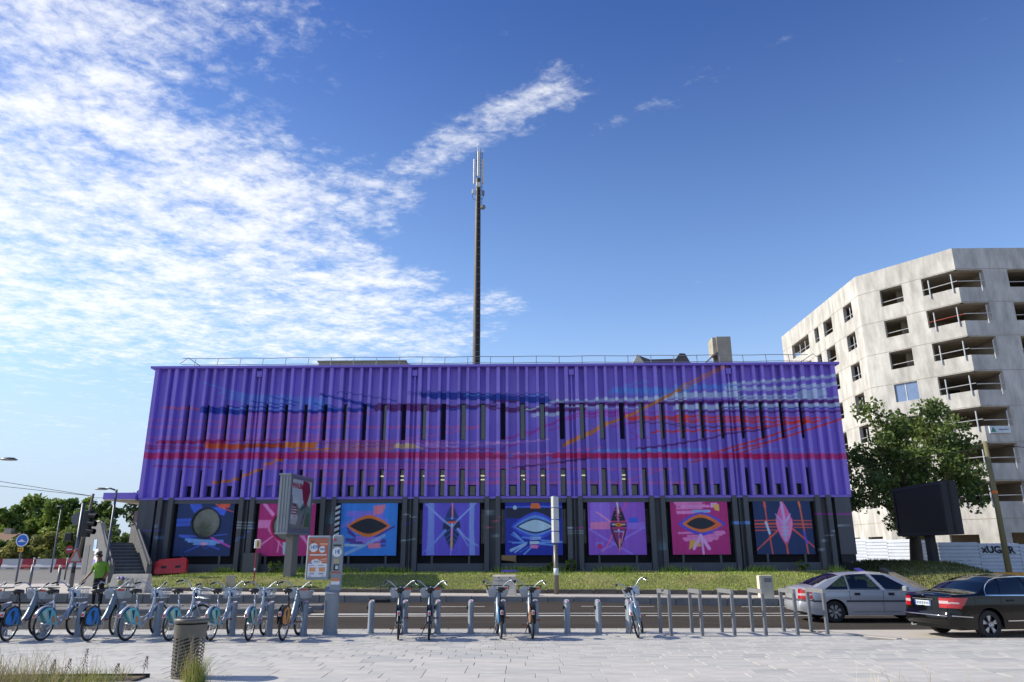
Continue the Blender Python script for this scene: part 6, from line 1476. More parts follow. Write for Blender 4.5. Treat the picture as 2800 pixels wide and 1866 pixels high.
for bx in (.04,.26): cv.poly([(bx,.12),(bx+.14,.12),(bx+.14,.19),(bx,.19)],(222,150,90)); cv.line([(bx,.20),(bx+.14,.2)],.015,(200,90,70)); cv.line([(bx-.01,.25),(bx+.1,.25)],.014,(120,110,110))
cv.line([(.02,.02),(.09,.02)],.012,(60,60,66)); cv.line([(.32,.02),(.42,.02)],.01,(110,110,120))
sh=grid_mesh('price_poster',(-.60,-.031,1.23),(.44,0,0),(0,0,.86),60,110,cv,PRINT,ap)
disc(-.49,1.88,.10,-.033,wht,'price_disc',ap); disc(-.29,1.84,.075,-.033,wht,'price_disc',ap)
text_mesh('price_lettering','1€70',.098,facing((-.575,-.038,1.855),(1,0,0),(0,0,1)),prb,ap,ext=.001,bold=.003); text_mesh('price_lettering','7€50',.064,facing((-.347,-.038,1.82),(1,0,0),(0,0,1)),prb,ap,ext=.001,bold=.002)
# ---------------------------------------------------------------- bike racks
M_RACK=mat('rack_steel',L(120,122,126),.5,.35,var=.08); M_RACKT=mat('rack_top',L(150,150,150),.45,.4)
RK=[(3.13,17.73,3.23,17.03),(3.85,17.78,3.92,17.09),(4.54,17.82,4.63,17.12),(5.25,17.88,5.32,17.15),(5.98,17.93,6.03,17.2),(6.62,17.98,6.72,17.30)]
RLb=['first steel bike rack from the leaning bike','second steel bike rack from the leaning bike','third steel bike rack from the leaning bike','fourth steel bike rack, before the rear of the silver car','fifth steel bike rack, before the silver car number plate','last steel bike rack, before the silver car rear wheel']
for (xr,yr,xf,yf),lab in zip(RK,RLb):
    d=Vector((xf-xr,yf-yr)); a=math.atan2(d.y,d.x); t=thing('bike_rack',lab,'bike rack',(xr,yr,0),a,'steel bike racks in a row'); l=d.length
    for x in (0,l):
        b=MB(); b.bb(x-.035,x+.035,-.03,.03,-.06,.86); part('post',b,M_RACK,t)
    b=MB(); b.bb(-.036,l+.036,-.032,.032,.861,.95); part('top_bar',b,M_RACKT,t)
# ---------------------------------------------------------------- litter bin
M_BIN=mat('bin_grey',L(106,103,95),.45,.35,var=.08)
t=thing('litter_bin','round grey slotted steel litter bin at the planting bed','litter bin',(-4.98,11.65,0),.2)
rb_=lambda z:.205+.03*z/.8
b=MB(); b.lathe([(.20,0),(.205,.03),(.195,.032)],32); part('base',b,M_BIN,t,True)
b=MB(); b.lathe([(rb_(.56),.56),(rb_(.74),.74),(rb_(.74)-.012,.74),(rb_(.56)-.012,.56),(rb_(.56),.56)],40,caps=False); o=part('upper_band',b,M_BIN,t); autosmooth(o)
b=MB(); b.lathe([(.245,.765),(.25,.775),(.25,.805),(.24,.82),(.165,.822),(.16,.81),(.16,.76),(.245,.765)],40,caps=False); o=part('rim',b,M_BIN,t); autosmooth(o)
b=MB(); b.lathe([(.13,.05),(.155,.76)],24,caps=False); part('liner',b,M_BK,t,True)
b=MB(); b.lathe([(.005,.06),(.17,.06)],24,caps=False); part('liner_floor',b,M_BK,t)
for s in range(5):
    a0=2*math.pi*s/5; wA=2*math.pi/5
    b=MB(); V=[]
    for z in (.03,.57):
        for q in range(4): an=a0+.16*q/3; r=rb_(z); V+=[(r*math.cos(an),r*math.sin(an),z)]
    b.add(V,[(q,q+1,q+5,q+4) for q in range(3)]); part('rib',b,M_BIN,t,True)
    i=-3
    while i<15:
        zb=.02+i*.048; b=MB(); V=[];F=[]; ok=False; n=8
        for q in range(n+1):
            u=q/n; an=a0+.16+(wA-.16)*u; z0=zb+.075*u; z1=z0+.026; z0c,z1c=min(max(z0,.03),.565),min(max(z1,.03),.565)
            r=rb_(z0c); V+=[(r*math.cos(an),r*math.sin(an),z0c),(r*math.cos(an),r*math.sin(an),z1c)]
            ok=ok or z1c-z0c>.01
        F=[(2*q,2*q+2,2*q+3,2*q+1) for q in range(n) if (V[2*q][2]!=V[2*q+1][2] or V[2*q+2][2]!=V[2*q+3][2])]
        if ok and F: b.add(V,F); part('slat',b,M_BIN,t,True)
        i+=1
# ---------------------------------------------------------------- roadside billboard and small signs on the bank
t=thing('poster_billboard','grey roadside poster case on a thick post before the crimson panel','billboard',(-10.6,34.75,gz(-10.6,34.75)-.02),R(-7.5))
zb=-(gz(-10.6,34.75)-.02)
M_CASE=mat('case_grey',L(150,156,160),.45,.4,var=.08,scale=2)
b=MB(); b.bb(-.25,.25,-1.25,1.25,2.66+zb,5.2+zb); part('case',b,M_CASE,t)
for x in (-.14,.0,.14):
    b=MB(); b.bb(x-.02,x+.02,-1.29,-1.251,2.68+zb,5.18+zb); part('end_fin',b,M_CASE,t)
b=MB(); b.bb(-.29,.29,-1.31,1.29,5.2+zb,5.27+zb); part('roof_cap',b,M_CASE,t)
b=MB(); b.bb(-.29,.29,-1.29,1.29,2.58+zb,2.66+zb); part('bottom_rail',b,M_CASE,t)
b=MB(); b.bb(.25,.30,-1.25,-1.08,2.66+zb,5.2+zb); b.bb(.25,.30,1.12,1.25,2.66+zb,5.2+zb); b.bb(.25,.30,-1.08,1.12,5.06+zb,5.2+zb); b.bb(.25,.30,-1.08,1.12,2.66+zb,2.86+zb); part('poster_frame',b,mat('frame_grey',L(132,136,140),.45,.4),t)
cv=Canvas(0,2.2,0,2.2,.02,(196,206,206)); 
cv.poly([(0,0),(2.2,0),(2.2,1.0),(1.5,1.25),(1.0,.9),(.5,1.2),(0,1.55)],(120,134,112)); cv.poly([(0,0),(2.2,0),(2.2,.55),(1.4,.75),(.7,.5),(0,.6)],(140,138,128)); cv.poly([(.05,.2),(.7,.15),(.9,.5),(.6,.95),(.15,.95)],(188,188,186))
cv.poly([(1.25,2.2),(1.95,2.15),(2.1,1.75),(1.75,1.05),(1.62,.95),(1.3,1.35),(1.15,1.8)],(150,30,40)); cv.line([(1.62,1.0),(1.55,.5)],.05,(70,60,50)); cv.poly([(1.6,.1),(2.2,.1),(2.2,.7),(1.9,.8),(1.7,.5)],(82,112,60)); cv.line([(1.2,.85),(1.5,1.0)],.1,(60,50,46)); cv.line([(1.3,.2),(1.55,.7)],.09,(70,60,50))
cv.poly([(.18,.62),(.75,.6),(.75,.9),(.18,.92)],(156,34,44)); cv.line([(.24,.82),(.7,.82)],.06,(214,206,206)); cv.line([(.24,.70),(.66,.70)],.06,(214,206,206)); cv.line([(.2,.5),(.7,.49)],.14,(214,212,210)); cv.line([(.4,.5),(.62,.5)],.04,(150,60,60)); cv.line([(.3,1.2),(.75,1.2)],.18,(214,216,216)); cv.line([(.35,1.05),(.6,1.0)],.1,(156,34,44)); cv.line([(.25,1.35),(.8,1.35)],.14,(206,210,208))
# poster faces +x; u runs along +y (left edge of the picture is the near end)
grid_mesh('poster_sheet',(.262,-1.08,2.86+zb),(0,2.2,0),(0,0,2.2),110,110,cv,PRINT,t)
text_mesh('poster_lettering','WALiBi',.34,facing((.268,-1.0,4.66+zb),(0,1,0),(0,0,1)),mat('poster_red',L(180,36,52),.4),t,ext=.002,bold=.012)
b=MB(); b.bb(-.17,.17,-.32,.32,-.15,2.58+zb); part('post',b,mat('post_grey',L(128,126,122),.6,var=.1),t)
t=thing('marker_pole','thin red marker pole with a white and yellow box on top','marker pole',(-11.75,33.4,gz(-11.75,33.4)-.02))
b=MB(); b.tube([(0,0,-.1),(0,0,1.6)],.028,8); part('pole',b,mat('pole_red',L(158,38,56),.5),t)
b=MB(); b.lathe([(.032,.62),(.032,.72)],8); part('white_band',b,wht,t)
b=MB(); b.bev((.03,0,1.75),(.24,.2,.38),.03); bx=part('marker_box',b,wht,t)
b=MB(); b.bb(.03,.135,-.112,-.102,1.58,1.90); o=part('yellow_face',b,mat('sign_yellow',0),bx)
b=MB(); b.bb(.06,.10,-.118,-.113,1.64,1.84); part('printed_mark',b,mat('brown_print',L(140,70,40),.5),bx)
t=thing('stake_board','small beige board standing in the grass by the footway','board',(-12.55,32.85,zf(-12.5)+.12)); b=MB(); b.bb(-.2,.2,-.012,.012,.02,.52); part('board',b,mat('beige_panel',0),t); b=MB(); b.bb(-.02,.02,.013,.03,-.1,.4); part('stake',b,fm,t)
t=thing('rubber_block','black rubber kerb block lying on the road at the far kerb','rubber block',(-5.6,30.12,-.1)); b=MB(); b.bev((0,0,.07),(.85,.16,.14),.04); part('body',b,M_RUB,t); 
for x in (-.3,.3):
    b=MB(); b.bev((x,0,.145),(.1,.1,.012),.004); part('stud',b,M_BK,t)
t=thing('sign_column','grey post carrying four stacked white direction panels','sign post',(1.43,32.2,.06))
b=MB(); b.tube([(0,0,0),(0,0,2.0)],.10,14); part('post',b,mat('bronze_post',L(120,114,106),.45,.4),t,True)
b=MB(); b.tube([(0,0,2.0),(0,0,4.05)],.06,12); part('upper_tube',b,M_GALV,t,True)
b=MB(); b.lathe([(.105,.78),(.105,1.06)],14); part('paper_label',b,mat('board_white',0),t,True)
for i in range(4):
    b=MB(); b.bev((.0,0,2.32+.49*i),(.30,.17,.455),.012,rz=R(38)); p=part('direction_panel',b,mat('panel_white',L(214,214,210),.45,.1,var=.06),t)
st_=place((lambda b:b.build('striped_board',M_DARK2,None))(MB().box((-9.31,37.74,3.0),(.26,.03,2.0),M=Matrix.Rotation(R(0),3,'Y'))),bld)
for i in range(7):
    z=2.25+.27*i; b=MB(); b.prism([(-9.43,z),(-9.19,z+.11),(-9.19,z+.25),(-9.43,z+.14)],37.715,37.722); place(b.build('white_stripe',mat('board_white',0),None),st_); 
for o in list(st_.children): o.matrix_parent_inverse=Matrix.Identity(4)
# ---------------------------------------------------------------- planting beds in the foreground
def stalks(name,pts,h,w,bend,mats,seg=4,parent=None,dirx=None):
    n=len(pts); V=[];F=[];mi=[]
    for (x,y,z) in pts:
        hh=random.uniform(*h); ww=random.uniform(*w)/2; a=random.uniform(0,6.283); bd=random.uniform(*bend)*hh; sa=random.uniform(0,6.283); k=len(V); m=random.randrange(len(mats))
        for s in range(seg+1):
            u=s/seg; ox=math.cos(a)*bd*u*u; oy=math.sin(a)*bd*u*u; wz=ww*(1-u*.8)
            zz_=z+hh*u*(1-.12*u)
            V+=[(x+ox+math.cos(sa)*wz,y+oy+math.sin(sa)*wz,zz_),(x+ox-math.cos(sa)*wz,y+oy-math.sin(sa)*wz,zz_)]
        F+=[(k+2*s,k+2*s+1,k+2*s+3,k+2*s+2) for s in range(seg)]; mi+=[m]*seg
    me=bpy.data.meshes.new(name); me.from_pydata(V,[],F); me.polygons.foreach_set('material_index',mi); o=link_mesh(name,me,mats,parent); o['kind']='stuff'; return o
M_SOIL=mat('bed_soil',L(104,92,76),.95,var=.3,scale=9,bump=.8,bscale=30)
bed=thing('planting_bed','steel-edged planting bed of blond grasses at lower left','planting bed',(-7,9.55,0))
b=MB(); b.prism([(-5,1.6),(-1.2,1.75),(-.35,2.0),(1.45,2.05),(1.5,-3),(-5,-3)],.003,.03,'Z'); part('soil',b,M_SOIL,bed)
b=MB()
for p,q in (((-5,1.62),(-1.2,1.77)),((-1.2,1.77),(-.35,2.02)),((-.35,2.02),(1.5,2.07))):
    d=Vector((q[0]-p[0],q[1]-p[1])); b.box(((p[0]+q[0])/2,(p[1]+q[1])/2,.02),(d.length,.02,.075),rz=math.atan2(d.y,d.x))
part('steel_edging',b,mat('corten_dark',L(58,56,54),.7,.3,var=.2),bed)
b=MB(); b.bb(.9,1.9,.4,1.4,.0,.05); part('stone_border',b,M_GRAN,bed)
STR=[mat('straw_%d'%i,L(*c),.7,var=.15,scale=5,spec=.2) for i,c in enumerate([(206,186,140),(188,166,118),(216,200,160),(170,156,100)])]
GRN=[mat('bedgrass_%d'%i,L(*c),.65,var=.15,scale=5,spec=.2) for i,c in enumerate([(136,150,66),(164,166,84),(112,130,56),(188,178,104)])]
pts=[(random.gauss(-7.2,.55) if random.random()<.75 else random.uniform(-8.6,-5.8),random.uniform(9.9,11.35),.03) for i in range(850)]
tag(stalks('blond_grass',pts,(.25,.62),(.004,.008),(.1,.6),STR),'thin blond grass stems in the lower left bed','grass')
pts=[(random.uniform(-8.3,-5.6),random.uniform(10.2,11.4),.03) for i in range(1900)]
tag(stalks('bed_grass',pts,(.06,.26),(.006,.012),(.1,.7),GRN+STR[:1]),'short green and yellow grass in the lower left bed','grass')
pts=[(-4.62+random.gauss(0,.07),11.15+random.gauss(0,.06),.0) for i in range(520)]
tag(stalks('tuft_grass',pts,(.18,.42),(.004,.008),(.15,.75),GRN),'green and yellow grass tuft at the foot of the litter bin','grass')
pts=[(-4.72+random.gauss(0,.1),11.15+random.gauss(0,.05),.0) for i in range(45)]
tag(stalks('seed_grass',pts,(.5,.8),(.004,.007),(.1,.35),STR),'dry seed stems rising before the litter bin','grass')
M_SEED=mat('seed_head',L(112,84,70),.8)
for x,y,h,lab in ((-6.33,11.3,.42,'tallest brown dried flower stalk in the lower left bed'),(-6.75,11.25,.28,'short brown dried flower stalk left of the tallest one'),(-6.5,11.2,.3,'brown dried flower stalk close to the tallest one'),(-5.47,11.35,.31,'brown dried flower stalk near the litter bin'),(-5.85,11.3,.22,'low brown dried flower stalk between the tallest one and the bin')):
    t=thing('flower_stalk',lab,'dried flower',(x,y,.02),0,'dried flower stalks'); b=MB(); b.tube([(0,0,0),(.01,0,h*.5),(.03,.01,h)],.004,5); part('stem',b,M_SEED,t)
    b=MB()
    for i in range(26):
        u=.45+.55*i/26; a=i*2.4; rr=.05*(1.2-u); c=Vector((.03*u+rr*math.cos(a),rr*math.sin(a),h*u)); b.lathe([(.001,-.009),(.007,-.003),(.007,.004),(.001,.009)],5,c)
    part('seed_heads',b,M_SEED,t)
for i,(x,y,lab) in enumerate(((-7.35,11.0,'white flower head among the blond grass at far left'),(-7.15,11.1,'white flower head among the blond grass, right of the first'))):
    t=thing('white_flower',lab,'flower',(x,y,.02),0,'white flowers'); b=MB(); b.tube([(0,0,0),(.02,0,.36)],.003,4); part('stem',b,GRN[0],t); b=MB()
    for k in range(7): b.lathe([(.001,0),(.02,.003),(.001,.006)],6,(.02+.02*math.cos(k),.02*math.sin(k),.36+.004*k))
    part('petals',b,wht,t)
pts=[(random.uniform(2.9,5.4),random.uniform(6.6,7.4),0) for i in range(60)]+[(3.2+random.gauss(0,.12),7+random.gauss(0,.06),0) for i in range(26)]
tag(stalks('blond_grass',pts,(.6,.95),(.006,.010),(.05,.3),STR),'sparse blond grass stems rising at the lower right edge','grass')
# ================================================================ cars (x forward from the rear bumper, y to the car's left)
def in_poly(x,z,P):
    ins=False; n=len(P)
    for i in range(n):
        (ax,az),(bx,bz)=P[i],P[(i+1)%n]
        if (az>z)!=(bz>z) and x<(bx-ax)*(z-az)/(bz-az)+ax: ins=not ins
    return ins
def sm_interp(xs,P,k=.05):
    px_=[p[0] for p in P]; pz_=[p[1] for p in P]; xx=np.linspace(px_[0]-1,px_[-1]+1,2400); zz=np.interp(xx,px_,pz_)
    d=xx[1]-xx[0]; m=max(1,int(k/d)); ker=np.hanning(2*m+3); ker/=ker.sum(); zz2=np.convolve(np.pad(zz,m+1,'edge'),ker,'valid'); return np.interp(xs,xx,zz2)
def build_car(label,spec,loc,rz,group=None,step=.02):
    t=thing('car',label,'car',loc,rz,group); Lc=spec['L']; W=spec['W']; r=spec['r']; wx=spec['wheels']
    xs=np.unique(np.concatenate([np.arange(0,Lc+1e-6,step),np.linspace(0,.3,12),[Lc]])); nS=len(xs)
    top=sm_interp(xs,spec['top'],.07); belt0=sm_interp(xs,spec['belt'],.05)
    plan=np.ones(nS)
    for i,x in enumerate(xs):
        if x<.45: plan[i]=.80+.20*(1-((.45-x)/.45)**2.4)
        if x>Lc-.9: u=(x-Lc+.9)/.9; plan[i]=1-.30*u**2.6
    belt=np.minimum(belt0,top-.05); sill=np.full(nS,spec['sill']); 
    sill=np.where(xs<.5,spec['sill']+.10*(1-xs/.5)**1.5,sill); sill=np.where(xs>Lc-.6,spec['sill']+.05,sill)
    for c in wx:
        d=np.abs(xs-c); R_=r+.055; a=np.where(d<R_,r+np.sqrt(np.maximum(0,R_*R_-d*d)),0); sill=np.maximum(sill,np.where(d<R_,a,0))
    M1,M2,M3=(20,22,12) if step<.05 else (10,9,6); rings=[]
    for i,x in enumerate(xs):
        ring_=[]; b,tp,sl=belt[i],top[i],sill[i]; w=W*plan[i]
        for j in range(M1+1):
            u=j/M1; z=sl+(b-sl)*u; zz=(z-.2)/(b-.2+1e-6); k=.955+.045*math.sin(min(1,max(0,zz))*math.pi*.62+.25); 
            if spec.get('crease') and z>spec['crease']: k-=.012*min(1,(z-spec['crease'])/.12)
            ring_.append((x,w*k,z,0))
        wb=ring_[-1][1]; gh=max(0,tp-.055-b); wr=wb-min(.235,gh*.52)-.015; zr=b+gh
        for j in range(1,M2+1):
            u=j/M2; ring_.append((x,wb+(wr-wb)*(u**1.15),b+(zr-b)*u,1))
        for j in range(1,M3+1):
            u=j/M3; y=wr*(1-u); ring_.append((x,y,zr+(tp-zr)*(1-(1-u)**2.2),2))
        rings.append(ring_)
    n=len(rings[0])
    def shear(x,y,z):
        f=math.exp(-x/.35); q=.0
        if z>.6: q+=(z-.6)*spec['rake']
        else: q-=.05*math.sin(max(0,min(1,(z-.28)/.34))*math.pi)
        x2=x+f*q
        if x<.001: pass
        g=math.exp(-(Lc-x)/.4); x2-=g*max(0,z-.55)*.6
        return (x2,y,z)
    V=[];F=[];cls=[]
    for s in (1,-1):
        k=len(V)
        for rg in rings:
            for x,y,z,g in rg: V.append(shear(x,s*y,z))
        for i in range(nS-1):
            for j in range(n-1):
                f=(k+i*n+j,k+(i+1)*n+j,k+(i+1)*n+j+1,k+i*n+j+1); F.append(f if s<0 else f[::-1]); cls.append((rings[i][j+1][3],(xs[i]+xs[i+1])/2))
    # end faces
    for idx in (0,nS-1):
        rg=rings[idx]; m=18; k=len(V)
        for j in range(n):
            x,y,z,g=rg[j]; xx,_,zz=shear(x,y,z)
            for q in range(m+1):
                u=-1+2*q/m; bul=(.10 if idx==0 else -.16)*(1-u*u)*min(1,max(.0,(y/ (W*.8)))) ; V.append((xx-bul,y*u,zz))
        for j in range(n-1):
            for q in range(m):
                f=(k+j*(m+1)+q,k+j*(m+1)+q+1,k+(j+1)*(m+1)+q+1,k+(j+1)*(m+1)+q); F.append(f if idx else f[::-1]); cls.append((3 if idx==0 else 4,xs[idx]))
    groups={}
    for f,c in zip(F,cls):
        cx=sum(V[i][0] for i in f)/4; cy=sum(V[i][1] for i in f)/4; cz=sum(V[i][2] for i in f)/4
        q=spec['classify'](c[0],cx,cy,cz)
        if q[0] in ('quarter_window','rear_door_window','front_door_window','tail_light','tail_light_lens'): q=(q[0],q[1],cy>0)
        groups.setdefault(q,[]).append(f)
    objs={}
    for key,fs in groups.items():
        ids=sorted({i for f in fs for i in f}); mp_={a:b for b,a in enumerate(ids)}; me=bpy.data.meshes.new(key[0]); me.from_pydata([V[i] for i in ids],[],[tuple(mp_[i] for i in f) for f in fs])
        bm_=bmesh.new(); bm_.from_mesh(me); bmesh.ops.remove_doubles(bm_,verts=bm_.verts,dist=.0008); bmesh.ops.dissolve_degenerate(bm_,dist=.0005,edges=bm_.edges); bm_.to_mesh(me); bm_.free()
        o=link_mesh(key[0],me,spec['mats'][key[1]],t,True); objs[key]=o
        o.data.set_sharp_from_angle(angle=R(50))
    # skin function for trim
    def side(x,z):
        i=int(np.argmin(np.abs(xs-x))); rg=rings[i]; zz=[p[2] for p in rg[:M1+M2+1]]; yy=[p[1] for p in rg[:M1+M2+1]]; return float(np.interp(z,zz,yy))
    def ribbon(name,pts,w,m,par,s=-1,off=.004,th=.006):
        P2=[]
        for (ax,az),(bx,bz) in zip(pts[:-1],pts[1:]):
            nn=max(2,int(math.hypot(bx-ax,bz-az)/.06)); P2+=[(ax+(bx-ax)*q/nn,az+(bz-az)*q/nn) for q in range(nn)]
        P2.append(pts[-1]); b=MB(); V2=[];
        for i,(x,z) in enumerate(P2):
            a=P2[max(0,i-1)]; c=P2[min(len(P2)-1,i+1)]; dx,dz=c[0]-a[0],c[1]-a[1]; l=math.hypot(dx,dz)+1e-9; nx_,nz_=-dz/l*w/2,dx/l*w/2
            for q in (-1,1):
                x2,z2=x+nx_*q,z+nz_*q; p=shear(x2,s*(side(x2,z2)+off),z2); V2.append(p)
        b.add(V2,[(2*i,2*i+1,2*i+3,2*i+2) for i in range(len(P2)-1)]); return part(name,b,m,par,True)
    # wheels
    for c in wx:
        for s in (-1,1):
            y=s*(W*.955-.11); b=MB(); b.lathe([(r*.64,-.10),(r*.93,-.10),(r,-.075),(r,.075),(r*.93,.10),(r*.64,.10)],36,(c,y,r),'Y',caps=False); w=part('wheel',b,M_RUB,t,True); autosmooth(w,40)
            ro=y+s*.085
            b=MB(); b.lathe([(r*.70,-.012),(r*.70,.0),(r*.62,.0),(r*.62,-.012)],36,(c,ro,r),'Y',caps=False); o=part('rim',b,spec['mats']['rim'],w,True)
            b=MB(); b.lathe([(.01,0),(r*.2,.0),(r*.22,-.03)],18,(c,ro+s*.008,r),'Y',caps=False); part('hub_cap',b,spec['mats']['rim'],w,True)
            for q in range(spec['spokes']):
                a=2*math.pi*q/spec['spokes']+.3; 
                for da in ((-.11,.11) if spec.get('twin') else (0,)):
                    wd=.30 if spec.get('twin') else .62
                    b=MB(); P4=[]
                    for rr,ww in ((r*.17,wd*.8),(r*.65,wd)):
                        for e in (-1,1): an=a+da*(1 if rr>r*.3 else .6); P4.append((c+rr*math.cos(an)-e*ww*rr*.5*math.sin(an),ro-s*.004,r+rr*math.sin(an)+e*ww*rr*.5*math.cos(an)))
                    V2=P4+[(p[0],p[1]-s*.03,p[2]) for p in P4]; b.add(V2,[(0,1,3,2),(4,6,7,5),(0,4,5,1),(1,5,7,3),(3,7,6,2),(2,6,4,0)]); part('spoke',b,spec['mats']['rim'],w)
            b=MB(); b.lathe([(.01,0),(r*.66,0)],24,(c,y+s*.02,r),'Y',caps=False); part('brake_backing',b,M_BK,w)
        # arch liner
        b=MB(); R_=r+.05; n2=14; V2=[]
        for q in range(n2+1):
            a=math.pi*q/n2; V2+=[(c+R_*math.cos(a),-W*.9,r+R_*math.sin(a)),(c+R_*math.cos(a),W*.9,r+R_*math.sin(a))]
        b.add(V2,[(2*q,2*q+1,2*q+3,2*q+2) for q in range(n2)]); part('wheel_arch',b,M_BK,t)
    b=MB(); b.bb(.25,Lc-.3,-W*.8,W*.8,spec['sill']-.02,spec['sill']+.12)
    me=part('underbody',b,M_BK,t)
    return t,objs,side,ribbon,shear
M_CARS=mat('silver_car_paint',L(176,179,185),.30,.3,var=.03,coat=.5); M_CARB=mat('black_car_paint',L(7,7,8),.12,.0,var=.03,coat=.35,spec=.3)
M_CGL=glass_mat('car_glass',(.34,.40,.38),.07); M_CGLD=glass_mat('tinted_car_glass',(.10,.12,.14),.08)
M_TL=mat('tail_red',L(170,10,20),.15,coat=.8,var=.15,scale=20); M_TLW=mat('tail_clear',L(190,170,170),.15,coat=.8); M_BUMP=mat('bumper_grey',L(70,72,76),.6); M_CHR=mat('chrome',L(206,210,216),.15,.9); M_CRIM=mat('hubcap_silver',L(160,162,166),.35,.6); M_ALLOY=mat('alloy_silver',L(186,186,188),.3,.6)
# ---- silver hatchback
QW=[(.72,.95),(1.30,1.30),(1.36,1.30),(1.36,.95)]; RW=[(1.43,.945),(1.43,1.315),(2.02,1.345),(2.33,.93)]; FW=[(2.17,1.345),(2.55,1.335),(3.18,.96),(3.1,.92),(2.46,.925)]
def cls_s(g,x,y,z):
    if g==3 or (x<.34 and g==0):
        if abs(y)>.52 and .66<z<.93 and x<.30: return ('tail_light_lens','tlw') if .755<z<.815 else ('tail_light','tl')
        if z<.645 and z>.595 and x<.4: return ('bumper_strip','bump')
    if g==1:
        if in_poly(x,z,QW): return ('quarter_window','glass')
        if in_poly(x,z,RW): return ('rear_door_window','glass')
        if in_poly(x,z,FW): return ('front_door_window','glass')
    if g==2 and .42<x<1.22 and abs(y)<.60: return ('rear_window','glass')
    if g==2 and 2.78<x<3.45: return ('windscreen','glass')
    return ('body','body')
SP=dict(L=4.48,W=.855,r=.305,wheels=(.93,3.57),sill=.21,rake=.12,crease=.72,spokes=7,top=[(0,.985),(.10,1.02),(.33,1.035),(.42,1.05),(.8,1.235),(1.25,1.375),(1.7,1.41),(2.2,1.42),(2.6,1.40),(2.85,1.355),(3.5,.99),(4.0,.88),(4.3,.76),(4.48,.60)],
 belt=[(0,.95),(1,.93),(2.2,.915),(3.4,.89),(4.48,.6)],classify=cls_s,mats=dict(body=M_CARS,glass=M_CGL,tl=M_TL,tlw=M_TLW,bump=M_BUMP,rim=M_CRIM))
t,ob,side,ribbon,shear=build_car('silver hatchback driving right, seen behind the bike racks',SP,(8.3,23.8,-.258),R(0))
ribbon('side_moulding',[(1.28,.60),(3.22,.60)],.055,M_BUMP,t); ribbon('side_moulding',[(.32,.60),(.56,.60)],.05,M_BUMP,t)
for P2 in ([(1.40,1.33),(1.40,.62),(1.30,.56)],[(2.40,.92),(2.36,.60),(2.36,.30)],[(1.46,.30),(3.2,.30)],[(3.22,.86),(3.26,.40)]): ribbon('panel_gap',P2,.012,M_BK,t,off=.002)
for P2 in ([(.70,.935),(1.36,.935),(1.36,1.32),(.70,.935)],[(1.43,.93),(2.34,.915),(2.03,1.36),(1.43,1.33),(1.43,.93)],[(2.46,.91),(3.2,.90)]): ribbon('window_seal',P2,.02,M_BK,t,off=.003)
for x in (1.62,2.62):
    b=MB(); b.bev((x,-.862,.80),(.17,.02,.07),.004); part('door_handle',b,M_BK,t)
b=MB(); b.bev((3.02,-.95,.96),(.14,.20,.14),.03); part('door_mirror',b,M_CARS,t)
b=MB(); b.prism([(-.27,.76),(.27,.76),(.27,.87),(-.27,.87)],-.070,-.062,'X'); pl_=part('number_plate',b,mat('plate_yellow',L(232,178,40),.5),t)
b=MB()
for i in range(6): b.bb(-.076,-.071,-.2+.07*i,-.16+.07*i,.785,.845)
part('plate_marks',b,M_BK,pl_)
b=MB(); b.bb(-.072,-.0715,.2,.26,.765,.865); part('plate_band',b,mat('plate_blue',L(40,80,160),.5),pl_)
b=MB(); b.tube([(1.35,.1,1.39),(1.18,.1,1.47),(1.13,.1,1.50)],[.02,.008,.006],6); part('roof_aerial',b,M_BK,t)
b=MB(); b.tube(bez((.42,.1,1.07),(.40,.2,1.1),(.36,.3,1.08),(.38,.42,1.07),6),.012,5); part('rear_wiper',b,M_BK,t)
b=MB(); b.bb(.64,.66,.0,.10,1.04,1.20); b.v=[(v[0]+(v[2]-1.04)*1.8-.02,v[1]-(v[2]-1.04)*.4,v[2]+.035) for v in b.v]; part('window_sticker',b,mat('sticker',L(170,196,180),.5,var=.4,scale=20),t)
for y in (-.35,.35):
    b=MB(); b.bev((2.0,y,.95),(.16,.46,.5),.05); part('seat',b,M_BK,t)
# ---- black saloon
SW1=[(.98,1.0),(1.06,1.14),(1.22,1.28),(1.45,1.345),(1.50,1.345),(1.36,1.0)]; SW2=[(1.40,1.0),(1.55,1.355),(2.15,1.375),(2.24,.985)]; SW3=[(2.30,.985),(2.25,1.375),(2.62,1.355),(3.25,1.0),(3.2,.975)]
def cls_b(g,x,y,z):
    if (g==3 or g==0) and x<.42 and abs(y)>.50 and .70<z<.93:
        lim=.42-(.93-z)*.9
        if x<lim+.02 or g==3:
            if abs(y)>.50+(.93-z)*-.02: return ('tail_light_lens','tlw') if (.80<z<.845 and x<.2) else ('tail_light','tl')
    if g==1:
        if in_poly(x,z,SW1): return ('quarter_window','glass')
        if in_poly(x,z,SW2): return ('rear_door_window','glass')
        if in_poly(x,z,SW3): return ('front_door_window','glass')
    if g==2 and .80<x<1.50 and abs(y)<.60: return ('rear_window','glass')
    if g==2 and 2.72<x<3.5: return ('windscreen','glass')
    return ('body','body')
SB=dict(L=4.58,W=.885,r=.325,wheels=(.98,3.74),sill=.22,rake=.10,crease=.78,spokes=5,twin=True,top=[(0,1.0),(.10,1.045),(.70,1.07),(.82,1.09),(1.2,1.285),(1.55,1.405),(2.0,1.44),(2.3,1.445),(2.7,1.405),(3.5,1.03),(4.0,.93),(4.4,.82),(4.58,.66)],
 belt=[(0,.97),(1,.975),(2.2,.965),(3.4,.95),(4.58,.66)],classify=cls_b,mats=dict(body=M_CARB,glass=M_CGLD,tl=M_TL,tlw=M_TLW,bump=M_BUMP,rim=M_ALLOY))
t,ob,side,ribbon,shear=build_car('shiny black saloon cut by the right picture edge, seen from behind',SB,(9.95,19.2,-.25),R(13))
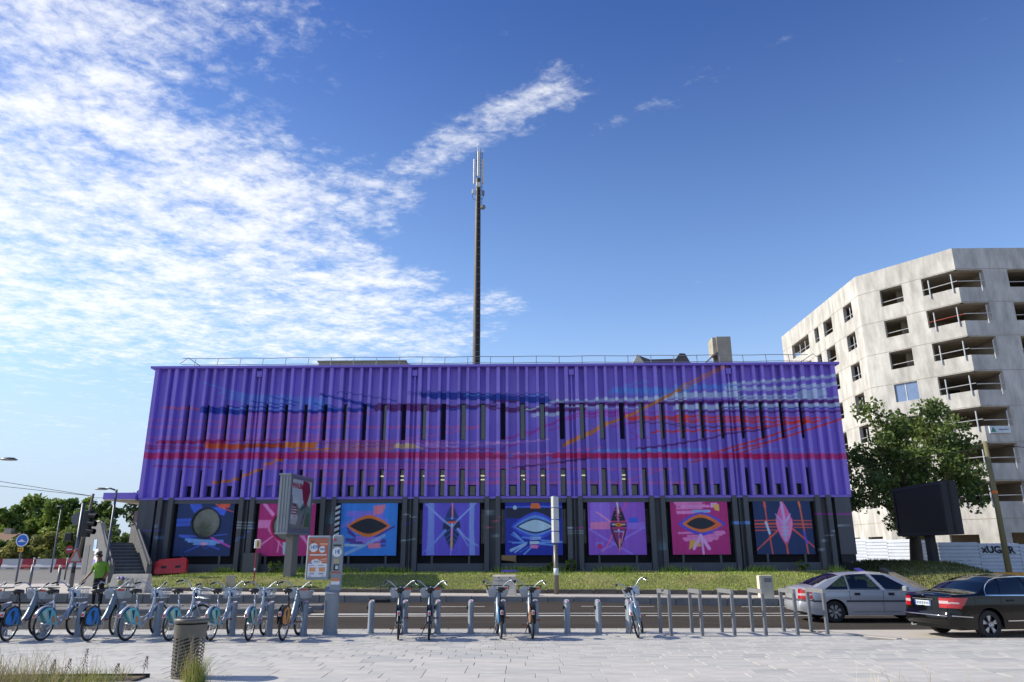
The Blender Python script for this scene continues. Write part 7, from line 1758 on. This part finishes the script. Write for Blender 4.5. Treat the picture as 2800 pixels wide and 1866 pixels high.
ribbon('chrome_trim',[(.94,.985),(2.26,.967),(3.3,.955)],.025,M_CHR,t,off=.004); ribbon('chrome_trim',[(.95,.99),(1.0,1.10),(1.1,1.22),(1.25,1.315),(1.5,1.375),(2.2,1.398),(2.65,1.375)],.022,M_CHR,t,off=.006)
ribbon('chrome_trim',[(1.45,.40),(3.3,.40)],.022,M_CHR,t,off=.012); ribbon('chrome_trim',[(.05,.53),(.5,.50)],.02,M_CHR,t,off=.006)
for P2 in ([(1.36,.96),(1.33,.62),(1.42,.35)],[(2.27,.96),(2.27,.32)],[(.62,.98),(.60,.70)]): ribbon('panel_gap',P2,.010,mat('gap_black',L(6,6,7),.6),t,off=.002)
for x in (1.62,2.55):
    b=MB(); b.bev((x,-.892,.86),(.2,.022,.035),.006); part('door_handle',b,M_CARB,t)
b=MB(); b.prism([(-.26,.73),(.26,.73),(.26,.845),(-.26,.845)],-.086,-.076,'X'); pl_=part('number_plate',b,mat('plate_white',L(206,214,222),.45),t)
b=MB()
for i in range(7): b.bb(-.089,-.0865,-.19+.058*i,-.155+.058*i,.755,.82)
part('plate_marks',b,mat('plate_ink',L(96,104,116),.5),pl_)
for y in (-.238,.238):
    b=MB(); b.bb(-.089,-.0868,y-.02,y+.02,.732,.843); part('plate_band',b,mat('plate_blue',0),pl_)
b=MB(); b.bb(-.082,-.06,-.33,.33,.872,.893); part('boot_chrome',b,M_CHR,t)
b=MB(); b.lathe([(.036,-.006),(.036,.0),(.028,.0),(.028,-.006)],20,(-.055,0,.945),'X',caps=False); em=part('boot_emblem',b,M_CHR,t)
b=MB()
for a in (90,210,330): b.tube([(-.058,0,.945),(-.058,.03*math.cos(R(a)),.945+.03*math.sin(R(a)))],.005,5)
part('emblem_star',b,M_CHR,em)
b=MB(); b.tube([(-.085,-.72,.525),(-.13,-.4,.53),(-.14,0,.532),(-.13,.4,.53),(-.085,.72,.525)],.012,6); part('bumper_chrome',b,M_CHR,t,True)
b=MB(); b.tube([(.05,.5,.27),(-.06,.5,.265)],.035,10); part('exhaust_pipe',b,M_CHR,t)
for y in (-.36,.36):
    b=MB(); b.bev((2.1,y,.98),(.16,.46,.55),.05); part('seat',b,M_BK,t)
b=MB(); b.bev((3.05,-1.0,1.02),(.14,.2,.14),.03); part('door_mirror',b,M_CARB,t)
# ---- two cars parked far off at the left
def cls_f(g,x,y,z):
    q=cls_s(g,x,y,z); return q if q[1] in ('glass','tl') else ('body','body')
for lab,col,loc,rz in (('distant dark blue-grey car parked before the fence',(86,100,110),(-64.9,98.2,.0),0.),('distant pale car parked at the left edge behind the barriers',(190,196,204),(-72.6,98.2,.0),0.)):
    s2=dict(SP); s2['classify']=cls_f; s2['mats']=dict(SP['mats'],body=mat('far_car_%d'%col[0],L(*col),.3,.4,coat=.5)); s2['spokes']=5; build_car(lab,s2,loc,rz,'cars parked in the side street',step=.09)
# ================================================================ the man in the green shirt
man=thing('person','man in green polo shirt, dark trousers and grey cap, seen from behind, head bowed','person',(-15.2,27.35,-.1),0)
def skin_body(name,joints,edges,parent,mats,assign,sub=2):
    me=bpy.data.meshes.new(name); me.from_pydata([j[0] for j in joints],edges,[]); o=bpy.data.objects.new(name,me); C.objects.link(o)
    m=o.modifiers.new('skin','SKIN'); m.use_smooth_shade=True; s=o.modifiers.new('sub','SUBSURF'); s.levels=sub; s.render_levels=sub
    for i,j in enumerate(joints):
        sv=me.skin_vertices[0].data[i]; rr=j[1]; sv.radius=rr if isinstance(rr,tuple) else (rr,rr)
    me.skin_vertices[0].data[0].use_root=True
    dg=bpy.context.evaluated_depsgraph_get(); dg.update(); m2=bpy.data.meshes.new_from_object(o.evaluated_get(dg)); bpy.data.objects.remove(o)
    for m in mats: m2.materials.append(m)
    m2.polygons.foreach_set('material_index',[assign(p.center) for p in m2.polygons]); m2.polygons.foreach_set('use_smooth',[True]*len(m2.polygons))
    b=bpy.data.objects.new(name,m2); C.objects.link(b); b.parent=parent; return b
SKIN=mat('skin',L(150,104,82),.55,var=.08); SHIRT=mat('green_shirt',L(120,160,52),.85,var=.12,scale=5,bump=.3,bscale=14); TROU=mat('dark_trousers',L(24,25,30),.85,var=.2); CAP=mat('grey_cap',L(88,81,75),.85); SHOE=mat('dark_shoe',L(30,28,28),.6)
J=[((0,0,.98),(.175,.145)),((0,.0,1.14),(.205,.165)),((-.01,.0,1.34),(.215,.155)),((-.02,.0,1.50),(.19,.12)),((-.04,-.01,1.60),.06),((-.07,-.02,1.68),.058),((-.10,-.03,1.77),(.085,.095)),((-.12,-.035,1.86),(.07,.085)),
 ((-.10,-.02,.92),.105),((-.12,0,.52),.07),((-.12,.05,.10),.047),((-.14,-.10,.04),.04),
 ((.10,.0,.92),.105),((.13,.02,.52),.07),((.13,.06,.10),.047),((.12,-.09,.04),.04),
 ((-.21,-.03,1.50),.075),((-.27,-.10,1.24),.052),((-.36,-.24,1.03),.036),((-.385,-.28,.965),(.028,.04)),
 ((.19,.02,1.50),.075),((.27,.05,1.22),.052),((.22,-.10,1.0),.036),((.205,-.15,.95),(.028,.04))]
E_=[(0,1),(1,2),(2,3),(3,4),(4,5),(5,6),(6,7),(0,8),(8,9),(9,10),(10,11),(0,12),(12,13),(13,14),(14,15),(3,16),(16,17),(17,18),(18,19),(3,20),(20,21),(21,22),(22,23)]
def asg(c):
    x,y,z=c
    if z<.085: return 3
    if z<1.02 and abs(x)<.25 and y>-.16: return 2
    if z>1.60: return 0
    d=min((Vector(c)-Vector(p)).length for p in ((-.33,-.19,1.1),(-.36,-.24,1.03),(-.385,-.28,.965),(-.30,-.14,1.17),(.245,-.03,1.1),(.22,-.1,1.0),(.205,-.15,.95),(.265,.03,1.16)))
    return 0 if d<.085 else 1
body=skin_body('body',J,E_,man,[SKIN,SHIRT,TROU,SHOE],asg)
for base,dirv in (((-.385,-.29,.955),(-.25,-.5,-.8)),((.205,-.16,.94),(-.1,-.5,-.85))):
    bv=Vector(base); d=Vector(dirv).normalized(); sd2=d.orthogonal().normalized(); up_=d.cross(sd2)
    for k,(o_,l) in enumerate(((-.033,.075),(-.011,.088),(.011,.084),(.033,.066))):
        p=bv+sd2*o_; b=MB(); b.tube([p,p+d*l*.5,p+d*l*.85+up_*.02,p+d*l+up_*.035],[.010,.0095,.009,.006],6); part('finger',b,SKIN,body,True)
    p=bv-d*.03+sd2*-.04; b=MB(); b.tube([p,p+d*.03-sd2*.03+up_*.02,p+d*.06-sd2*.03+up_*.035],[.011,.010,.007],6); part('thumb',b,SKIN,body,True)
b=MB(); b.lathe([(.005,.075),(.06,.065),(.092,.035),(.102,0),(.100,-.03)],18,(0,0,0)); b.v=[(v[0]*1.0-.125,v[1]*1.08-.035,v[2]+1.885+v[0]*.25) for v in b.v]; cp=part('cap',b,CAP,man,True)
b=MB(); b.prism([(-.10,-.07),(-.10,.07),(-.17,.06),(-.20,.02),(-.20,-.02),(-.17,-.06)],0,.012,'Z'); b.v=[(v[0]-.115,v[1]-.035,v[2]+1.83+(v[0]+.1)*.35) for v in b.v]; part('visor',b,CAP,cp)
for s in (-1,1):
    b=MB(); b.lathe([(.002,-.01),(.028,-.006),(.03,.006),(.01,.012)],8,(-.095,-.03+s*.097,1.775),'Y'); part('ear',b,SKIN,body,True)
b=MB(); b.lathe([(.003,.035),(.013,.0),(.016,-.02),(.004,-.03)],7,(-.205,-.035,1.775)); part('nose',b,SKIN,body,True)
for s in (-1,1):
    b=MB(); b.lathe([(.002,-.006),(.012,0),(.002,.006)],7,(-.19,-.035+s*.035,1.80),'X'); part('eye',b,mat('eye_white',L(200,196,190),.4),body,True)
b=MB(); b.bb(-.202,-.192,-.065,-.005,1.735,1.742); part('mouth',b,mat('lip',L(120,70,64),.6),body)
b=MB(); b.lathe([(.03,-.05),(.094,-.04),(.1,.02),(.09,.05)],16,(-.108,-.032,1.80),'Z',caps=False); b.v=[(v[0]+.012,v[1],v[2]) for v in b.v]; 
b.f=[f for f in b.f if sum(b.v[i][0] for i in f)/len(f)>-.11]; b.m=b.m[:len(b.f)]; part('hair',b,mat('dark_hair',L(46,40,36),.8),body,True)
# his shopping bag and bicycle are hidden by the docked bikes; a purple flower bunch shows at his hip
t=thing('flower_bunch','wrapped bunch of white and purple flowers behind the man','flowers',(-14.55,27.6,.55)); b=MB()
b.lathe([(.01,0),(.09,.22),(.12,.3)],10,(0,0,0)); part('wrapping',b,mat('kraft_wrap',L(176,166,120),.7),t,True)
for k in range(9):
    b=MB(); b.lathe([(.002,-.05),(.05,-.02),(.05,.02),(.002,.05)],7,(.09*math.cos(k*2.3),.09*math.sin(k*2.3),.34+.02*(k%3))); part('blossom',b,wht if k%2 else mat('purple_bloom',L(130,90,180),.6),t,True)
